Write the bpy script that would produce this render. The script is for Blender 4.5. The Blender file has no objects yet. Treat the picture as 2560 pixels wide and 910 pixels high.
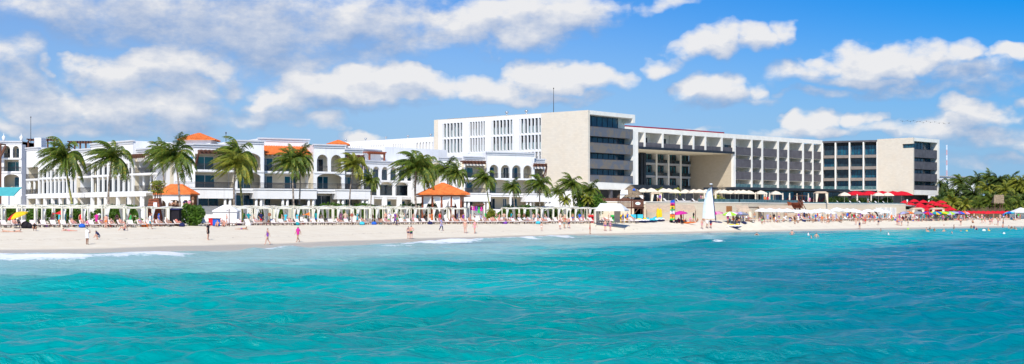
import bpy, bmesh, math, random
import numpy as np
from mathutils import Vector, Matrix
random.seed(11)
rnd = random.Random(5)
# ------------------------------------------------------------------ camera, world, sun, exposure
FOC, CX, HY, CAMZ = 3200.0, 1280.0, 532.0, 3.7      # focal length in photo pixels, centre column, horizon row, eye height
sc = bpy.context.scene
COL = sc.collection
cam_d = bpy.data.cameras.new('camera')
cam = bpy.data.objects.new('camera', cam_d)
COL.objects.link(cam)
cam.location = (0, 0, CAMZ)
cam.rotation_euler = (math.radians(90), 0, 0)
cam_d.sensor_width = 36.0
cam_d.lens = 36.0 * FOC / 2560.0
cam_d.shift_y = (HY - 455.0) / 2560.0
cam_d.clip_start = 0.5
cam_d.clip_end = 20000
sc.camera = cam
sc.view_settings.view_transform = 'Standard'
sc.view_settings.look = 'None'
sc.view_settings.gamma = 1
sc.view_settings.use_curve_mapping = False
sc.view_settings.exposure = 0.04
sc.cycles.max_bounces = 6
sc.cycles.diffuse_bounces = 3
sc.cycles.glossy_bounces = 2
sc.cycles.transparent_max_bounces = 6

SUNDIR = Vector((0.10, 0.92, -0.90)).normalized()
sun_d = bpy.data.lights.new('sun', 'SUN')
sun_d.energy = 4.7
sun_d.angle = math.radians(0.5)
sun_d.color = (1.0, 0.95, 0.87)
sun = bpy.data.objects.new('sun', sun_d)
COL.objects.link(sun)
sun.location = (-60, -100, 200)
sun.rotation_euler = SUNDIR.to_track_quat('-Z', 'Y').to_euler()
SUN_EL = math.asin(-SUNDIR.z)
SUN_AZ = math.atan2(-SUNDIR.x, -SUNDIR.y)

world = bpy.data.worlds.new('World')
sc.world = world
world.use_nodes = True


class NT:
    """short helper for node trees"""
    def __init__(s, tree):
        s.t = tree
        s.n = tree.nodes
        s.l = tree.links

    def new(s, typ, **kw):
        nd = s.n.new(typ)
        for k, v in kw.items():
            setattr(nd, k, v)
        return nd

    def put(s, sock, v):
        if hasattr(v, 'is_output') or isinstance(v, bpy.types.NodeSocket):
            s.l.new(v, sock)
        else:
            sock.default_value = v

    def math(s, op, a, b=None, c=None, clamp=False):
        nd = s.new('ShaderNodeMath', operation=op, use_clamp=clamp)
        s.put(nd.inputs[0], a)
        if b is not None:
            s.put(nd.inputs[1], b)
        if c is not None:
            s.put(nd.inputs[2], c)
        return nd.outputs[0]

    def vmath(s, op, a, b=None):
        nd = s.new('ShaderNodeVectorMath', operation=op)
        s.put(nd.inputs[0], a)
        if b is not None:
            s.put(nd.inputs[1], b)
        return nd.outputs['Value'] if op in ('DOT_PRODUCT', 'LENGTH') else nd.outputs[0]

    def noise(s, vec, scale, detail=3, rough=0.5, dist=0.0, col=False):
        nd = s.new('ShaderNodeTexNoise')
        if vec is not None:
            s.l.new(vec, nd.inputs['Vector'])
        nd.inputs['Scale'].default_value = scale
        nd.inputs['Detail'].default_value = detail
        nd.inputs['Roughness'].default_value = rough
        nd.inputs['Distortion'].default_value = dist
        return nd.outputs['Color'] if col else nd.outputs[0]

    def mix(s, f, a, b, mode='MIX'):
        nd = s.new('ShaderNodeMixRGB', blend_type=mode)
        s.put(nd.inputs[0], f)
        s.put(nd.inputs[1], a)
        s.put(nd.inputs[2], b)
        return nd.outputs[0]

    def ramp(s, f, lo, hi, a=0.0, b=1.0, smooth=True):
        nd = s.new('ShaderNodeMapRange')
        nd.interpolation_type = 'SMOOTHSTEP' if smooth else 'LINEAR'
        s.put(nd.inputs[0], f)
        for i, v in enumerate((lo, hi, a, b)):
            nd.inputs[i + 1].default_value = v
        return nd.outputs[0]


def rgba(c):
    return (c[0], c[1], c[2], 1.0)


# clouds: (column, row, half width, half height, weight, brightness) turned into azimuth / elevation
CLOUDS = [
 (330, 25, 300, 75, 1.0, .30), (620, 60, 330, 95, 1.1, .40), (900, 50, 260, 80, 1.0, .45), (120, 10, 160, 30, .8, .4),
 (1240, 70, 210, 62, 1.1, .75), (1400, 25, 170, 55, 1.1, .6), (1140, 55, 90, 45, .9, .7),
 (50, 135, 75, 45, .9, .45), (132, 155, 20, 16, .7, .7),
 (330, 185, 150, 55, 1.1, .55), (400, 150, 150, 38, 1.1, 1.0), (520, 165, 70, 35, .9, .9), (255, 140, 60, 18, .8, .95),
 (330, 265, 260, 46, 1.2, .8), (120, 265, 140, 50, 1.1, .65), (470, 225, 110, 40, .9, .65), (590, 205, 60, 30, .8, .6),
 (740, 155, 150, 48, .85, .5), (60, 210, 130, 50, 1.0, .35), (900, 130, 120, 35, .6, .4),
 (870, 230, 190, 48, 1.2, 1.0), (980, 195, 110, 45, 1.2, 1.0), (740, 255, 105, 26, 1.0, .95), (1060, 225, 80, 35, 1.0, .9),
 (1240, 220, 140, 38, 1.1, .9), (1390, 190, 110, 42, 1.2, .95), (1530, 200, 70, 26, .8, .6), (1320, 245, 150, 20, .8, .7),
 (790, 310, 90, 24, .8, .8), (110, 318, 150, 26, .8, .75), (420, 310, 190, 34, .75, .5), (620, 285, 160, 30, .7, .4),
 (905, 345, 55, 17, .8, .85), (760, 275, 280, 16, .7, .15), (300, 300, 130, 18, .6, .15),
 (1770, 108, 90, 40, 1.05, .8), (1895, 115, 80, 32, 1.0, .7), (1970, 95, 40, 26, .8, .6), (1665, 155, 58, 26, .95, .75),
 (1790, 228, 75, 36, .95, .7), (1870, 232, 45, 28, .8, .6), (1830, 262, 130, 16, .6, .3),
 (2195, 142, 120, 55, 1.15, .9), (2085, 168, 70, 22, .9, .75), (2330, 135, 100, 42, 1.0, .7), (2425, 105, 62, 32, .95, .6),
 (2140, 200, 210, 20, .8, .45), (2010, 190, 100, 25, .7, .5), (2535, 118, 48, 24, 1.05, .95), (2450, 180, 150, 40, .85, .35),
 (2330, 220, 190, 26, .8, .4), (2060, 242, 120, 14, .6, .4),
 (2030, 318, 62, 30, 1.05, .95), (2130, 305, 50, 22, .95, .9), (2010, 345, 130, 16, .8, .75),
 (2440, 278, 95, 32, 1.0, .85), (2370, 318, 150, 30, .85, .6), (2510, 335, 120, 34, .8, .5), (2230, 330, 120, 20, .6, .5),
 (2555, 245, 40, 14, .7, .5), (1720, 330, 70, 10, .6, .8), (1660, 4, 60, 14, .6, .5), (2480, 395, 130, 22, .6, .4),
 # the rest of the sky dome, outside the picture
 (3100, 150, 260, 90, 1, .7), (3600, 280, 300, 60, 1, .7), (-500, 200, 330, 110, 1, .6), (-900, 60, 300, 120, 1, .5),
 (600, -350, 700, 170, 1, .5), (2100, -400, 500, 130, 1, .7), (1500, -900, 800, 200, .9, .6)]


def build_world():
    w = NT(world.node_tree)
    for nd in list(w.n):
        w.n.remove(nd)
    out = w.new('ShaderNodeOutputWorld')
    sky = w.new('ShaderNodeTexSky', sky_type='NISHITA')
    sky.sun_disc = False
    sky.sun_elevation = SUN_EL
    sky.sun_rotation = SUN_AZ
    sky.altitude = 5
    sky.air_density = 1.0
    sky.dust_density = 0.6
    sky.ozone_density = 1.6
    # cloud density group
    g = bpy.data.node_groups.new('cloud_field', 'ShaderNodeTree')
    g.interface.new_socket('P', in_out='INPUT', socket_type='NodeSocketVector')
    g.interface.new_socket('D', in_out='OUTPUT', socket_type='NodeSocketFloat')
    g.interface.new_socket('B', in_out='OUTPUT', socket_type='NodeSocketFloat')
    q = NT(g)
    gi = q.new('NodeGroupInput')
    go = q.new('NodeGroupOutput')
    P0 = gi.outputs[0]
    n1 = q.noise(P0, 16, 4, .55, 0, True)
    wv = q.vmath('SUBTRACT', n1, (0.5, 0.5, 0.5))
    wv = q.vmath('MULTIPLY', wv, (0.10, 0.05, 0.0))
    Pw = q.vmath('ADD', P0, wv)
    acc = None
    bri = None
    for (cx, cy, rx, ry, wgt, br) in CLOUDS:
        u = (cx - CX) / FOC
        v = (HY - cy) / FOC
        az = math.atan(u)
        el = math.atan(v * math.cos(az))
        k = 1.18
        ra = rx / FOC * k * math.cos(az) ** 2
        re = ry / FOC * k * math.cos(el)
        dv = q.vmath('SUBTRACT', Pw, (az, el, 0))
        dv = q.vmath('MULTIPLY', dv, (1 / ra, 1 / re, 0))
        dd = q.vmath('DOT_PRODUCT', dv, dv)
        e = q.math('MULTIPLY_ADD', dd, -wgt, wgt)
        eb = q.math('MULTIPLY', q.math('MAXIMUM', e, 0.0), br)
        if acc is None:
            acc, bri, wsum = e, eb, q.math('MAXIMUM', e, 0.0)
        else:
            acc = q.math('MAXIMUM', acc, e)
            bri = q.math('ADD', bri, eb)
            wsum = q.math('ADD', wsum, q.math('MAXIMUM', e, 0.0))
    acc = q.math('MAXIMUM', acc, -1.0)
    st = q.vmath('MULTIPLY', P0, (1.0, 1.7, 1.0))
    nb = q.noise(st, 34, 9, .61)
    nb = q.math('SUBTRACT', nb, 0.5)
    D = q.math('MULTIPLY_ADD', nb, 2.1, q.math('ADD', acc, .10))
    bq = q.math('DIVIDE', bri, q.math('ADD', wsum, 0.02))
    q.l.new(D, go.inputs[0])
    q.l.new(bq, go.inputs[1])
    # directions
    tc = w.new('ShaderNodeTexCoord')
    sp = w.new('ShaderNodeSeparateXYZ')
    w.l.new(tc.outputs['Generated'], sp.inputs[0])
    az = w.math('ARCTAN2', sp.outputs[0], sp.outputs[1])
    el = w.math('ARCSINE', sp.outputs[2])
    cb = w.new('ShaderNodeCombineXYZ')
    w.l.new(az, cb.inputs[0])
    w.l.new(el, cb.inputs[1])
    g1 = w.new('ShaderNodeGroup', node_tree=g)
    w.l.new(cb.outputs[0], g1.inputs[0])
    g2 = w.new('ShaderNodeGroup', node_tree=g)
    w.l.new(w.vmath('ADD', cb.outputs[0], (-0.005, 0.014, 0)), g2.inputs[0])
    D, D2, B = g1.outputs[0], g2.outputs[0], g1.outputs[1]
    alpha = w.math('DIVIDE', w.math('ADD', D, 0.08), w.math('MULTIPLY_ADD', B, -0.55, 1.45))
    alpha = w.ramp(alpha, 0.0, 1.0)
    slope = w.math('SUBTRACT', D, D2)
    lit = w.math('MULTIPLY_ADD', slope, 0.52, 0.08)
    lit = w.math('ADD', lit, w.math('MULTIPLY', B, 0.74), clamp=True)
    ccol = w.mix(w.ramp(lit, 0.05, 1.0, smooth=False), (3.8, 5.2, 8.0, 1), (11.2, 11.2, 11.4, 1))
    # clear sky: Nishita, tinted towards the photo's strong blue with height and to the right
    clear = w.mix(1.0, sky.outputs[0], (0.72, 1.02, 1.55, 1), 'MULTIPLY')
    deep = w.mix(1.0, sky.outputs[0], (0.0, 0.74, 1.62, 1), 'MULTIPLY')
    fac = w.math('MULTIPLY_ADD', el, 2.6, w.math('MULTIPLY', az, 0.95))
    fac = w.ramp(fac, 0.10, 0.86)
    clear = w.mix(fac, clear, deep)
    hz = w.ramp(el, 0.0, 0.17, 0.75, 0.0)
    clear = w.mix(hz, clear, (4.2, 6.9, 10.4, 1))
    up = w.ramp(el, -0.02, 0.01)
    alpha = w.math('MULTIPLY', alpha, w.math('MULTIPLY', up, w.math('MULTIPLY_ADD', lit, 0.24, 0.74)))
    fin = w.mix(alpha, clear, ccol)
    bg = w.new('ShaderNodeBackground')
    w.l.new(fin, bg.inputs[0])
    bg.inputs[1].default_value = 0.074
    w.l.new(bg.outputs[0], out.inputs[0])


build_world()
world.cycles.sampling_method = 'MANUAL'
world.cycles.sample_map_resolution = 256

# ------------------------------------------------------------------ materials
MATS = {}


def mat(name, col, rough=0.8, var=0.0, vscale=2.0, metal=0.0, spec=0.3, bump=0.0, brick=None, emit=None):
    if name in MATS:
        return MATS[name]
    m = bpy.data.materials.new(name)
    m.use_nodes = True
    w = NT(m.node_tree)
    b = m.node_tree.nodes['Principled BSDF']
    b.inputs['Roughness'].default_value = rough
    b.inputs['Metallic'].default_value = metal
    b.inputs['Specular IOR Level'].default_value = spec
    tc = w.new('ShaderNodeTexCoord').outputs['Object']
    n = w.noise(tc, vscale, 4, .6)
    lo = tuple(c * (1 - var) for c in col)
    hi = tuple(min(1, c * (1 + var)) for c in col)
    c = w.mix(w.ramp(n, .3, .7), rgba(lo), rgba(hi))
    if brick:
        bw, bh, k = brick
        br = w.new('ShaderNodeTexBrick')
        w.l.new(tc, br.inputs['Vector'])
        br.inputs['Scale'].default_value = 1
        br.inputs['Brick Width'].default_value = bw
        br.inputs['Row Height'].default_value = bh
        br.inputs['Mortar Size'].default_value = .012
        br.inputs['Color1'].default_value = (1, 1, 1, 1)
        br.inputs['Color2'].default_value = (1 - k, 1 - k, 1 - k, 1)
        br.inputs['Mortar'].default_value = (1 - 2 * k, 1 - 2 * k, 1 - 2 * k, 1)
        c = w.mix(1.0, c, br.outputs[0], 'MULTIPLY')
    w.l.new(c, b.inputs['Base Color'])
    if bump:
        bp = w.new('ShaderNodeBump')
        bp.inputs['Strength'].default_value = bump
        w.l.new(n, bp.inputs['Height'])
        w.l.new(bp.outputs[0], b.inputs['Normal'])
    MATS[name] = m
    return m


def stone_mat(name, col):
    """vertical-wall masonry: pattern laid out on (horizontal run, height)"""
    m = bpy.data.materials.new(name)
    m.use_nodes = True
    w = NT(m.node_tree)
    b = m.node_tree.nodes['Principled BSDF']
    b.inputs['Roughness'].default_value = .85
    tc = w.new('ShaderNodeTexCoord').outputs['Object']
    sp = w.new('ShaderNodeSeparateXYZ')
    w.l.new(tc, sp.inputs[0])
    run = w.math('SUBTRACT', w.math('MULTIPLY', sp.outputs[0], 1.0), w.math('MULTIPLY', sp.outputs[1], 0.85))
    cb = w.new('ShaderNodeCombineXYZ')
    w.l.new(run, cb.inputs[0])
    w.l.new(sp.outputs[2], cb.inputs[1])
    br = w.new('ShaderNodeTexBrick')
    w.l.new(cb.outputs[0], br.inputs['Vector'])
    br.inputs['Scale'].default_value = 1
    br.inputs['Brick Width'].default_value = 1.1
    br.inputs['Row Height'].default_value = .42
    br.inputs['Mortar Size'].default_value = .015
    br.inputs['Bias'].default_value = -0.2
    br.inputs['Color1'].default_value = rgba([c * 1.03 for c in col])
    br.inputs['Color2'].default_value = rgba([c * 0.94 for c in col])
    br.inputs['Mortar'].default_value = rgba([c * 0.9 for c in col])
    n = w.noise(cb.outputs[0], .35, 5, .65)
    c = w.mix(w.ramp(n, .3, .75, 0, .28), br.outputs[0], rgba([col[0] * .95, col[1] * .86, col[2] * .74]))
    w.l.new(c, b.inputs['Base Color'])
    MATS[name] = m
    return m


M_white = mat('white_plaster', (.83, .83, .83), .75, .03, .35)
_w = NT(M_white.node_tree)
_b = M_white.node_tree.nodes['Principled BSDF']
_tc = _w.new('ShaderNodeTexCoord').outputs['Object']
_n = _w.noise(_w.vmath('MULTIPLY', _tc, (1.3, 1.3, .16)), 1.0, 5, .65)
_n2 = _w.noise(_tc, .12, 3, .6)
_c = _w.mix(_w.ramp(_n, .50, .74, 0, .45), _b.inputs['Base Color'].links[0].from_socket, (.60, .58, .54, 1))
_c = _w.mix(_w.ramp(_n2, .45, .62, 0, .35), _c, (.74, .73, .70, 1))
_w.l.new(_c, _b.inputs['Base Color'])
M_offwhite = mat('offwhite_trim', (.80, .80, .78), .7, .04, .5)
M_cream = mat('cream_wall', (.74, .66, .50), .8, .05, .4)
M_frame = mat('cream_concrete', (.86, .82, .73), .8, .05, .5)
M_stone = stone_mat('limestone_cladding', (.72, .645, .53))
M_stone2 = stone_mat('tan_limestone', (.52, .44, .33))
M_retain = stone_mat('retaining_limestone', (.68, .59, .45))
M_tile = mat('orange_tile', (.74, .19, .045), .8, .22, 1.6)
M_wood = mat('dark_brown_wood', (.13, .055, .035), .7, .3, 3)
M_redwood = mat('red_brown_wood', (.27, .075, .035), .7, .25, 3)
M_orangewood = mat('orange_wood', (.42, .17, .05), .7, .2, 5)
M_black = mat('black_steel', (.022, .028, .036), .45, .2, 1)
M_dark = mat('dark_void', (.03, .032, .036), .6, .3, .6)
M_grey = mat('grey_balcony', (.105, .098, .105), .6, .18, .8)
M_lgrey = mat('light_grey', (.42, .42, .43), .6, .1, 1)
M_iron = mat('dark_iron', (.05, .045, .045), .5, .2, 3)
M_steel = mat('galvanised_steel', (.5, .52, .54), .35, .1, 2, .6)
M_curtain = mat('pale_curtain', (.55, .55, .52), .9, .1, 2)
M_cabana = mat('cabana_paint', (.80, .77, .64), .7, .06, 1)
M_fabw = mat('white_fabric', (.82, .81, .79), .9, .05, 2)
M_fabc = mat('cream_fabric', (.74, .64, .50), .9, .08, 2)
M_beige = mat('beige_fabric', (.55, .42, .30), .9, .1, 1.5)
M_cushion = mat('cushion_fabric', (.82, .72, .68), .9, .08, 4)
M_frameb = mat('lounger_frame', (.10, .06, .055), .6, .2, 3)
M_thatch = mat('thatch', (.27, .20, .13), .95, .35, 3, bump=.5)
M_red = mat('red_fabric', (.60, .008, .022), .85, .12, 2)
M_bark = mat('palm_bark', (.27, .22, .18), .9, .3, 6)
M_bark2 = mat('green_palm_bark', (.32, .30, .10), .9, .25, 5)
M_bamboo = mat('bamboo', (.16, .11, .07), .85, .4, 4)


def balc_mat():
    m = bpy.data.materials.new('slatted_balcony')
    m.use_nodes = True
    w = NT(m.node_tree)
    b = m.node_tree.nodes['Principled BSDF']
    b.inputs['Roughness'].default_value = .4
    b.inputs['Metallic'].default_value = .25
    tc = w.new('ShaderNodeTexCoord').outputs['Object']
    n = w.noise(tc, .55, 3, .6, 1.0)
    c = w.mix(w.ramp(n, .42, .6), (.16, .16, .175, 1), (.24, .19, .14, 1))
    w.l.new(c, b.inputs['Base Color'])
    return m


M_slat = balc_mat()


def glass_mat(name, col, col2, rough=.12, scale=.6):
    m = bpy.data.materials.new(name)
    m.use_nodes = True
    w = NT(m.node_tree)
    b = m.node_tree.nodes['Principled BSDF']
    b.inputs['Roughness'].default_value = rough
    b.inputs['Specular IOR Level'].default_value = .6
    tc = w.new('ShaderNodeTexCoord').outputs['Object']
    n = w.noise(tc, scale, 2, .5)
    w.l.new(w.mix(w.ramp(n, .42, .58), rgba(col), rgba(col2)), b.inputs['Base Color'])
    MATS[name] = m
    return m


M_glass = glass_mat('blue_glass', (.005, .05, .10), (.01, .10, .15))
M_glassd = glass_mat('dark_glass', (.012, .02, .03), (.02, .045, .06))
M_glasst = glass_mat('teal_glass', (.05, .12, .14), (.03, .20, .22))
M_gpale = glass_mat('pale_glass', (.22, .30, .32), (.30, .38, .38))
M_rail = glass_mat('glass_balustrade', (.05, .11, .12), (.10, .17, .17), .1, 1.0)

# ------------------------------------------------------------------ helpers


def K(px):
    return (px - CX) / FOC


def P(px, py, d):
    return Vector((K(px) * d, d, CAMZ + (HY - py) / FOC * d))


def XY(px, d):
    return Vector((K(px) * d, d))


class MB:
    def __init__(s):
        s.v = []
        s.f = []
        s.mi = []

    def quad(s, a, b, c, d, mi=0):
        n = len(s.v)
        s.v += [tuple(a), tuple(b), tuple(c), tuple(d)]
        s.f.append((n, n + 1, n + 2, n + 3))
        s.mi.append(mi)

    def tri(s, a, b, c, mi=0):
        n = len(s.v)
        s.v += [tuple(a), tuple(b), tuple(c)]
        s.f.append((n, n + 1, n + 2))
        s.mi.append(mi)

    def hexa(s, p, mi=0):
        """p: 8 corners, bottom ring 0-3, top ring 4-7"""
        n = len(s.v)
        s.v += [tuple(q) for q in p]
        for f in ((3, 2, 1, 0), (4, 5, 6, 7), (0, 1, 5, 4), (1, 2, 6, 5), (2, 3, 7, 6), (3, 0, 4, 7)):
            s.f.append(tuple(n + i for i in f))
            s.mi.append(mi)

    def box(s, x0, x1, y0, y1, z0, z1, mi=0):
        s.hexa([(x0, y0, z0), (x1, y0, z0), (x1, y1, z0), (x0, y1, z0),
                (x0, y0, z1), (x1, y0, z1), (x1, y1, z1), (x0, y1, z1)], mi)

    def bar(s, a, b, r, r2=None, seg=6, mi=0, cap=True):
        a = Vector(a)
        b = Vector(b)
        r2 = r if r2 is None else r2
        ax = (b - a)
        if ax.length < 1e-6:
            return
        ax.normalize()
        u = ax.orthogonal().normalized()
        w = ax.cross(u)
        n = len(s.v)
        for (c, rr) in ((a, r), (b, r2)):
            for i in range(seg):
                t = 2 * math.pi * i / seg
                s.v.append(tuple(c + (u * math.cos(t) + w * math.sin(t)) * rr))
        for i in range(seg):
            j = (i + 1) % seg
            s.f.append((n + i, n + j, n + seg + j, n + seg + i))
            s.mi.append(mi)
        if cap:
            s.f.append(tuple(n + seg - 1 - i for i in range(seg)))
            s.f.append(tuple(n + seg + i for i in range(seg)))
            s.mi += [mi, mi]

    def lathe(s, prof, seg=12, c=(0, 0, 0), mi=0, sx=1, sy=1):
        n = len(s.v)
        for (r, z) in prof:
            for i in range(seg):
                t = 2 * math.pi * i / seg
                s.v.append((c[0] + r * math.cos(t) * sx, c[1] + r * math.sin(t) * sy, c[2] + z))
        for k in range(len(prof) - 1):
            for i in range(seg):
                j = (i + 1) % seg
                s.f.append((n + k * seg + i, n + k * seg + j, n + (k + 1) * seg + j, n + (k + 1) * seg + i))
                s.mi.append(mi)

    def build(s, name, m, parent=None, origin=(0, 0, 0), smooth=False):
        me = bpy.data.meshes.new(name)
        o = Vector(origin)
        me.from_pydata([(v[0] - o.x, v[1] - o.y, v[2] - o.z) for v in s.v], [], s.f)
        ms = m if isinstance(m, (list, tuple)) else [m]
        for mm in ms:
            me.materials.append(mm)
        if len(ms) > 1:
            me.polygons.foreach_set('material_index', s.mi)
        if smooth:
            me.polygons.foreach_set('use_smooth', [True] * len(me.polygons))
        me.update()
        ob = bpy.data.objects.new(name, me)
        COL.objects.link(ob)
        if parent is not None:
            ob.parent = parent
        else:
            ob.location = o
        return ob


def tag(o, label=None, cat=None, group=None, kind=None):
    if label:
        o['label'] = label
    if cat:
        o['category'] = cat
    if group:
        o['group'] = group
    if kind:
        o['kind'] = kind
    return o


def empty(name, loc, rz=0.0):
    o = bpy.data.objects.new(name, None)
    COL.objects.link(o)
    o.empty_display_size = .3
    o.location = loc
    o.rotation_euler = (0, 0, rz)
    return o


def dup(root, loc, rz=0.0, scl=1.0):
    r = root.copy()
    COL.objects.link(r)
    r.location = loc
    r.rotation_euler = (0, 0, rz)
    r.scale = (scl, scl, scl) if not isinstance(scl, tuple) else scl
    for ch in list(root.children):
        c = ch.copy()
        COL.objects.link(c)
        c.parent = r
        for g in list(ch.children):
            d = g.copy()
            COL.objects.link(d)
            d.parent = c
    return r


def setmat(o, m, i=0):
    o.material_slots[i].link = 'OBJECT'
    o.material_slots[i].material = m


def child(root, name):
    for c in root.children:
        if c.name.split('.')[0] == name:
            return c
        for g in c.children:
            if g.name.split('.')[0] == name:
                return g


# labels that need neighbours to be told apart are finished at the end
REG = []
LANDMARKS = [(55, 'the red-yellow umbrella'), (152, 'the red pennant flag'), (385, 'the brown lifeguard tower'),
             (480, 'the round green bush'), (541, 'the blue barrel'), (675, 'the tan round sign'), (775, 'the orange flag'),
             (880, 'the reddish round sign'), (1105, 'the orange roofed gazebo'), (1192, 'the magenta clothes rack'),
             (1300, 'the long green shrub'), (1525, 'the white marquee'), (1600, 'the thatched lookout hut'),
             (1680, 'the rainbow sail'), (1772, 'the tall white sail'), (1828, 'the orange wood panel'),
             (1985, 'the wooden play ship'), (2110, 'the glass pavilion corner'), (2217, 'the white louvred doors'),
             (2288, 'the small beige cabana'), (2341, 'the larger beige cabana'), (2495, 'the thatched shelter')]
ORD = ['first', 'second', 'third', 'fourth', 'fifth', 'sixth', 'seventh', 'eighth', 'ninth', 'tenth', 'eleventh',
       'twelfth', 'thirteenth', 'fourteenth', 'fifteenth', 'sixteenth', 'seventeenth', 'eighteenth', 'nineteenth', 'twentieth']


def reg(o, cat, desc, px, group=None):
    tag(o, desc, cat, group)
    REG.append((o, desc, px))
    return o


def finish_labels():
    by = {}
    for o, desc, px in REG:
        lm = min(LANDMARKS, key=lambda q: abs(q[0] - px))
        side = 'left' if px < lm[0] else 'right'
        by.setdefault((desc, lm, side), []).append((abs(px - lm[0]), o))
    for (desc, lm, side), L in by.items():
        L.sort(key=lambda q: q[0])
        for i, (_, o) in enumerate(L):
            if len(L) == 1:
                o['label'] = '%s %s of %s' % (desc, side, lm[1])
            else:
                o['label'] = '%s, %s to the %s of %s' % (desc, ORD[min(i, 19)], side, lm[1])


# ------------------------------------------------------------------ terrain profile (shoreline and lounger line in plan)
SP = [-6000, -1880, -900, 0, 250, 500, 700, 850, 1050, 1250, 1475, 1700, 1850, 2050, 2250, 2560, 2915, 3280, 9000]
SD = [60, 81, 94, 112, 114, 121, 132, 144, 162, 182, 207, 228, 247, 263, 289, 329, 450, 800, 1600]
LP = [-6000, -1880, 0, 300, 600, 900, 1200, 1500, 1700, 1900, 2000, 2300, 2560, 2915, 3280, 9000]
LD = [100, 125, 158, 163, 182, 198, 211, 228, 240, 258, 275, 320, 360, 490, 850, 1700]


def Sd(px):
    return np.interp(px, SP, SD)


def Ld(px):
    return np.interp(px, LP, LD)


UU = [-6, -2, -.5, 0, .12, .3, 1, 1.3, 12]
UZ = [-5, -3, -.8, 0, .16, .52, 1.9, 2.1, 2.2]


def gzp(px, d):
    S = Sd(px)
    L = Ld(px)
    u = (d - S) / (L - S)
    return np.interp(u, UU, UZ)


def gz(x, y):
    return float(gzp(CX + FOC * x / max(y, 1.0), y))


def onground(px, py):
    """the point of the beach or sea floor seen at that pixel"""
    lo, hi = 60.0, float(Ld(px)) * 1.6
    d = lo
    while d < hi:
        z = float(gzp(px, d))
        if CAMZ - (py - HY) / FOC * d <= z:
            break
        d += .25
    return Vector((K(px) * d, d, float(gzp(px, d))))


def atd(px, d, z=None):
    return Vector((K(px) * d, d, float(gzp(px, d)) if z is None else z))


def polar_mesh(name, th, ds, zfun, cols=None):
    T, D = np.meshgrid(th, ds)
    X = D * np.tan(T)
    Y = D
    PX = CX + FOC * np.tan(T)
    Z, att = zfun(X, Y, PX)
    nr, nc = X.shape
    co = np.stack([X, Y, Z], -1).reshape(-1, 3).astype(np.float32)
    i = np.arange(nr * nc).reshape(nr, nc)
    q = np.stack([i[:-1, :-1], i[:-1, 1:], i[1:, 1:], i[1:, :-1]], -1).reshape(-1, 4)
    me = bpy.data.meshes.new(name)
    me.vertices.add(len(co))
    me.vertices.foreach_set('co', co.ravel())
    me.loops.add(q.size)
    me.loops.foreach_set('vertex_index', q.ravel().astype(np.int32))
    me.polygons.add(len(q))
    me.polygons.foreach_set('loop_start', (np.arange(len(q)) * 4).astype(np.int32))
    me.polygons.foreach_set('loop_total', np.full(len(q), 4, np.int32))
    me.polygons.foreach_set('use_smooth', np.ones(len(q), bool))
    me.update()
    me.validate()
    for nm, a in att.items():
        ca = me.color_attributes.new(nm, 'FLOAT_COLOR', 'POINT')
        ca.data.foreach_set('color', a.reshape(-1, 4).astype(np.float32).ravel())
    o = bpy.data.objects.new(name, me)
    COL.objects.link(o)
    return o


# ------------------------------------------------------------------ beach and land
def vnoise(x, y, seed=0):
    """value noise, numpy"""
    xi = np.floor(x).astype(np.int64)
    yi = np.floor(y).astype(np.int64)
    fx = x - xi
    fy = y - yi
    fx = fx * fx * (3 - 2 * fx)
    fy = fy * fy * (3 - 2 * fy)

    def h(a, b):
        n = (a * 374761393 + b * 668265263 + seed * 974634777) & 0x7fffffff
        n = ((n ^ (n >> 13)) * 1274126177) & 0x7fffffff
        return ((n ^ (n >> 16)) & 0xffff) / 65535.0
    return (h(xi, yi) * (1 - fx) + h(xi + 1, yi) * fx) * (1 - fy) + (h(xi, yi + 1) * (1 - fx) + h(xi + 1, yi + 1) * fx) * fy


def fbm(x, y, seed=0, o=4):
    a = 0
    k = .5
    for i in range(o):
        a = a + k * vnoise(x * 2 ** i, y * 2 ** i, seed + i)
        k *= .5
    return a


def land_z(X, Y, PX):
    Z = gzp(PX, Y)
    S = Sd(PX)
    L = Ld(PX)
    u = (Y - S) / (L - S)
    Z = Z + (fbm(X * .22, Y * .22, 3) - .47) * .28 * np.clip(u - .1, 0, .6) + (fbm(X * .9, Y * .9, 9) - .47) * .10 * np.clip(u, 0, .8)
    wet = 1 - np.clip((u - .16 - .10 * (fbm(X * .06, Y * .06, 5) - .5)) / .05, 0, 1)
    weed = np.clip(1 - np.abs(u - .47 - .06 * (vnoise(X * .05, Y * .05, 7) - .5)) / .05, 0, 1)
    a = np.stack([wet, weed, np.clip((u - 1.3) / .4, 0, 1), np.ones_like(u)], -1)
    return Z, {'sand': a}


th = np.concatenate([np.arctan(np.array([-3.0, -1.6, -1.0, -.7])), np.linspace(math.atan(-.5), math.atan(.5), 520),
                     np.arctan(np.array([.7, 1.0, 1.6, 3.0]))])
ds = np.concatenate([np.linspace(40, 90, 12), np.linspace(92, 380, 420), np.array([400, 450, 520, 650, 900, 1500, 3000, 7000])])
beach = polar_mesh('beach', th, ds, land_z)
tag(beach, kind='structure')
m = bpy.data.materials.new('sand')
m.use_nodes = True
w = NT(m.node_tree)
b = m.node_tree.nodes['Principled BSDF']
b.inputs['Roughness'].default_value = .9
b.inputs['Specular IOR Level'].default_value = .2
tc = w.new('ShaderNodeTexCoord').outputs['Object']
at = w.new('ShaderNodeVertexColor', layer_name='sand')
sp = w.new('ShaderNodeSeparateColor')
w.l.new(at.outputs[0], sp.inputs[0])
n1 = w.noise(tc, .5, 6, .65)
n2 = w.noise(tc, 3.5, 5, .7)
dry = w.mix(w.ramp(n1, .3, .7), (.78, .68, .52, 1), (.84, .755, .60, 1))
dry = w.mix(w.ramp(n2, .52, .66, 0, .35), dry, (.62, .52, .40, 1))
c = w.mix(sp.outputs[0], dry, (.56, .49, .38, 1))
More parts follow.
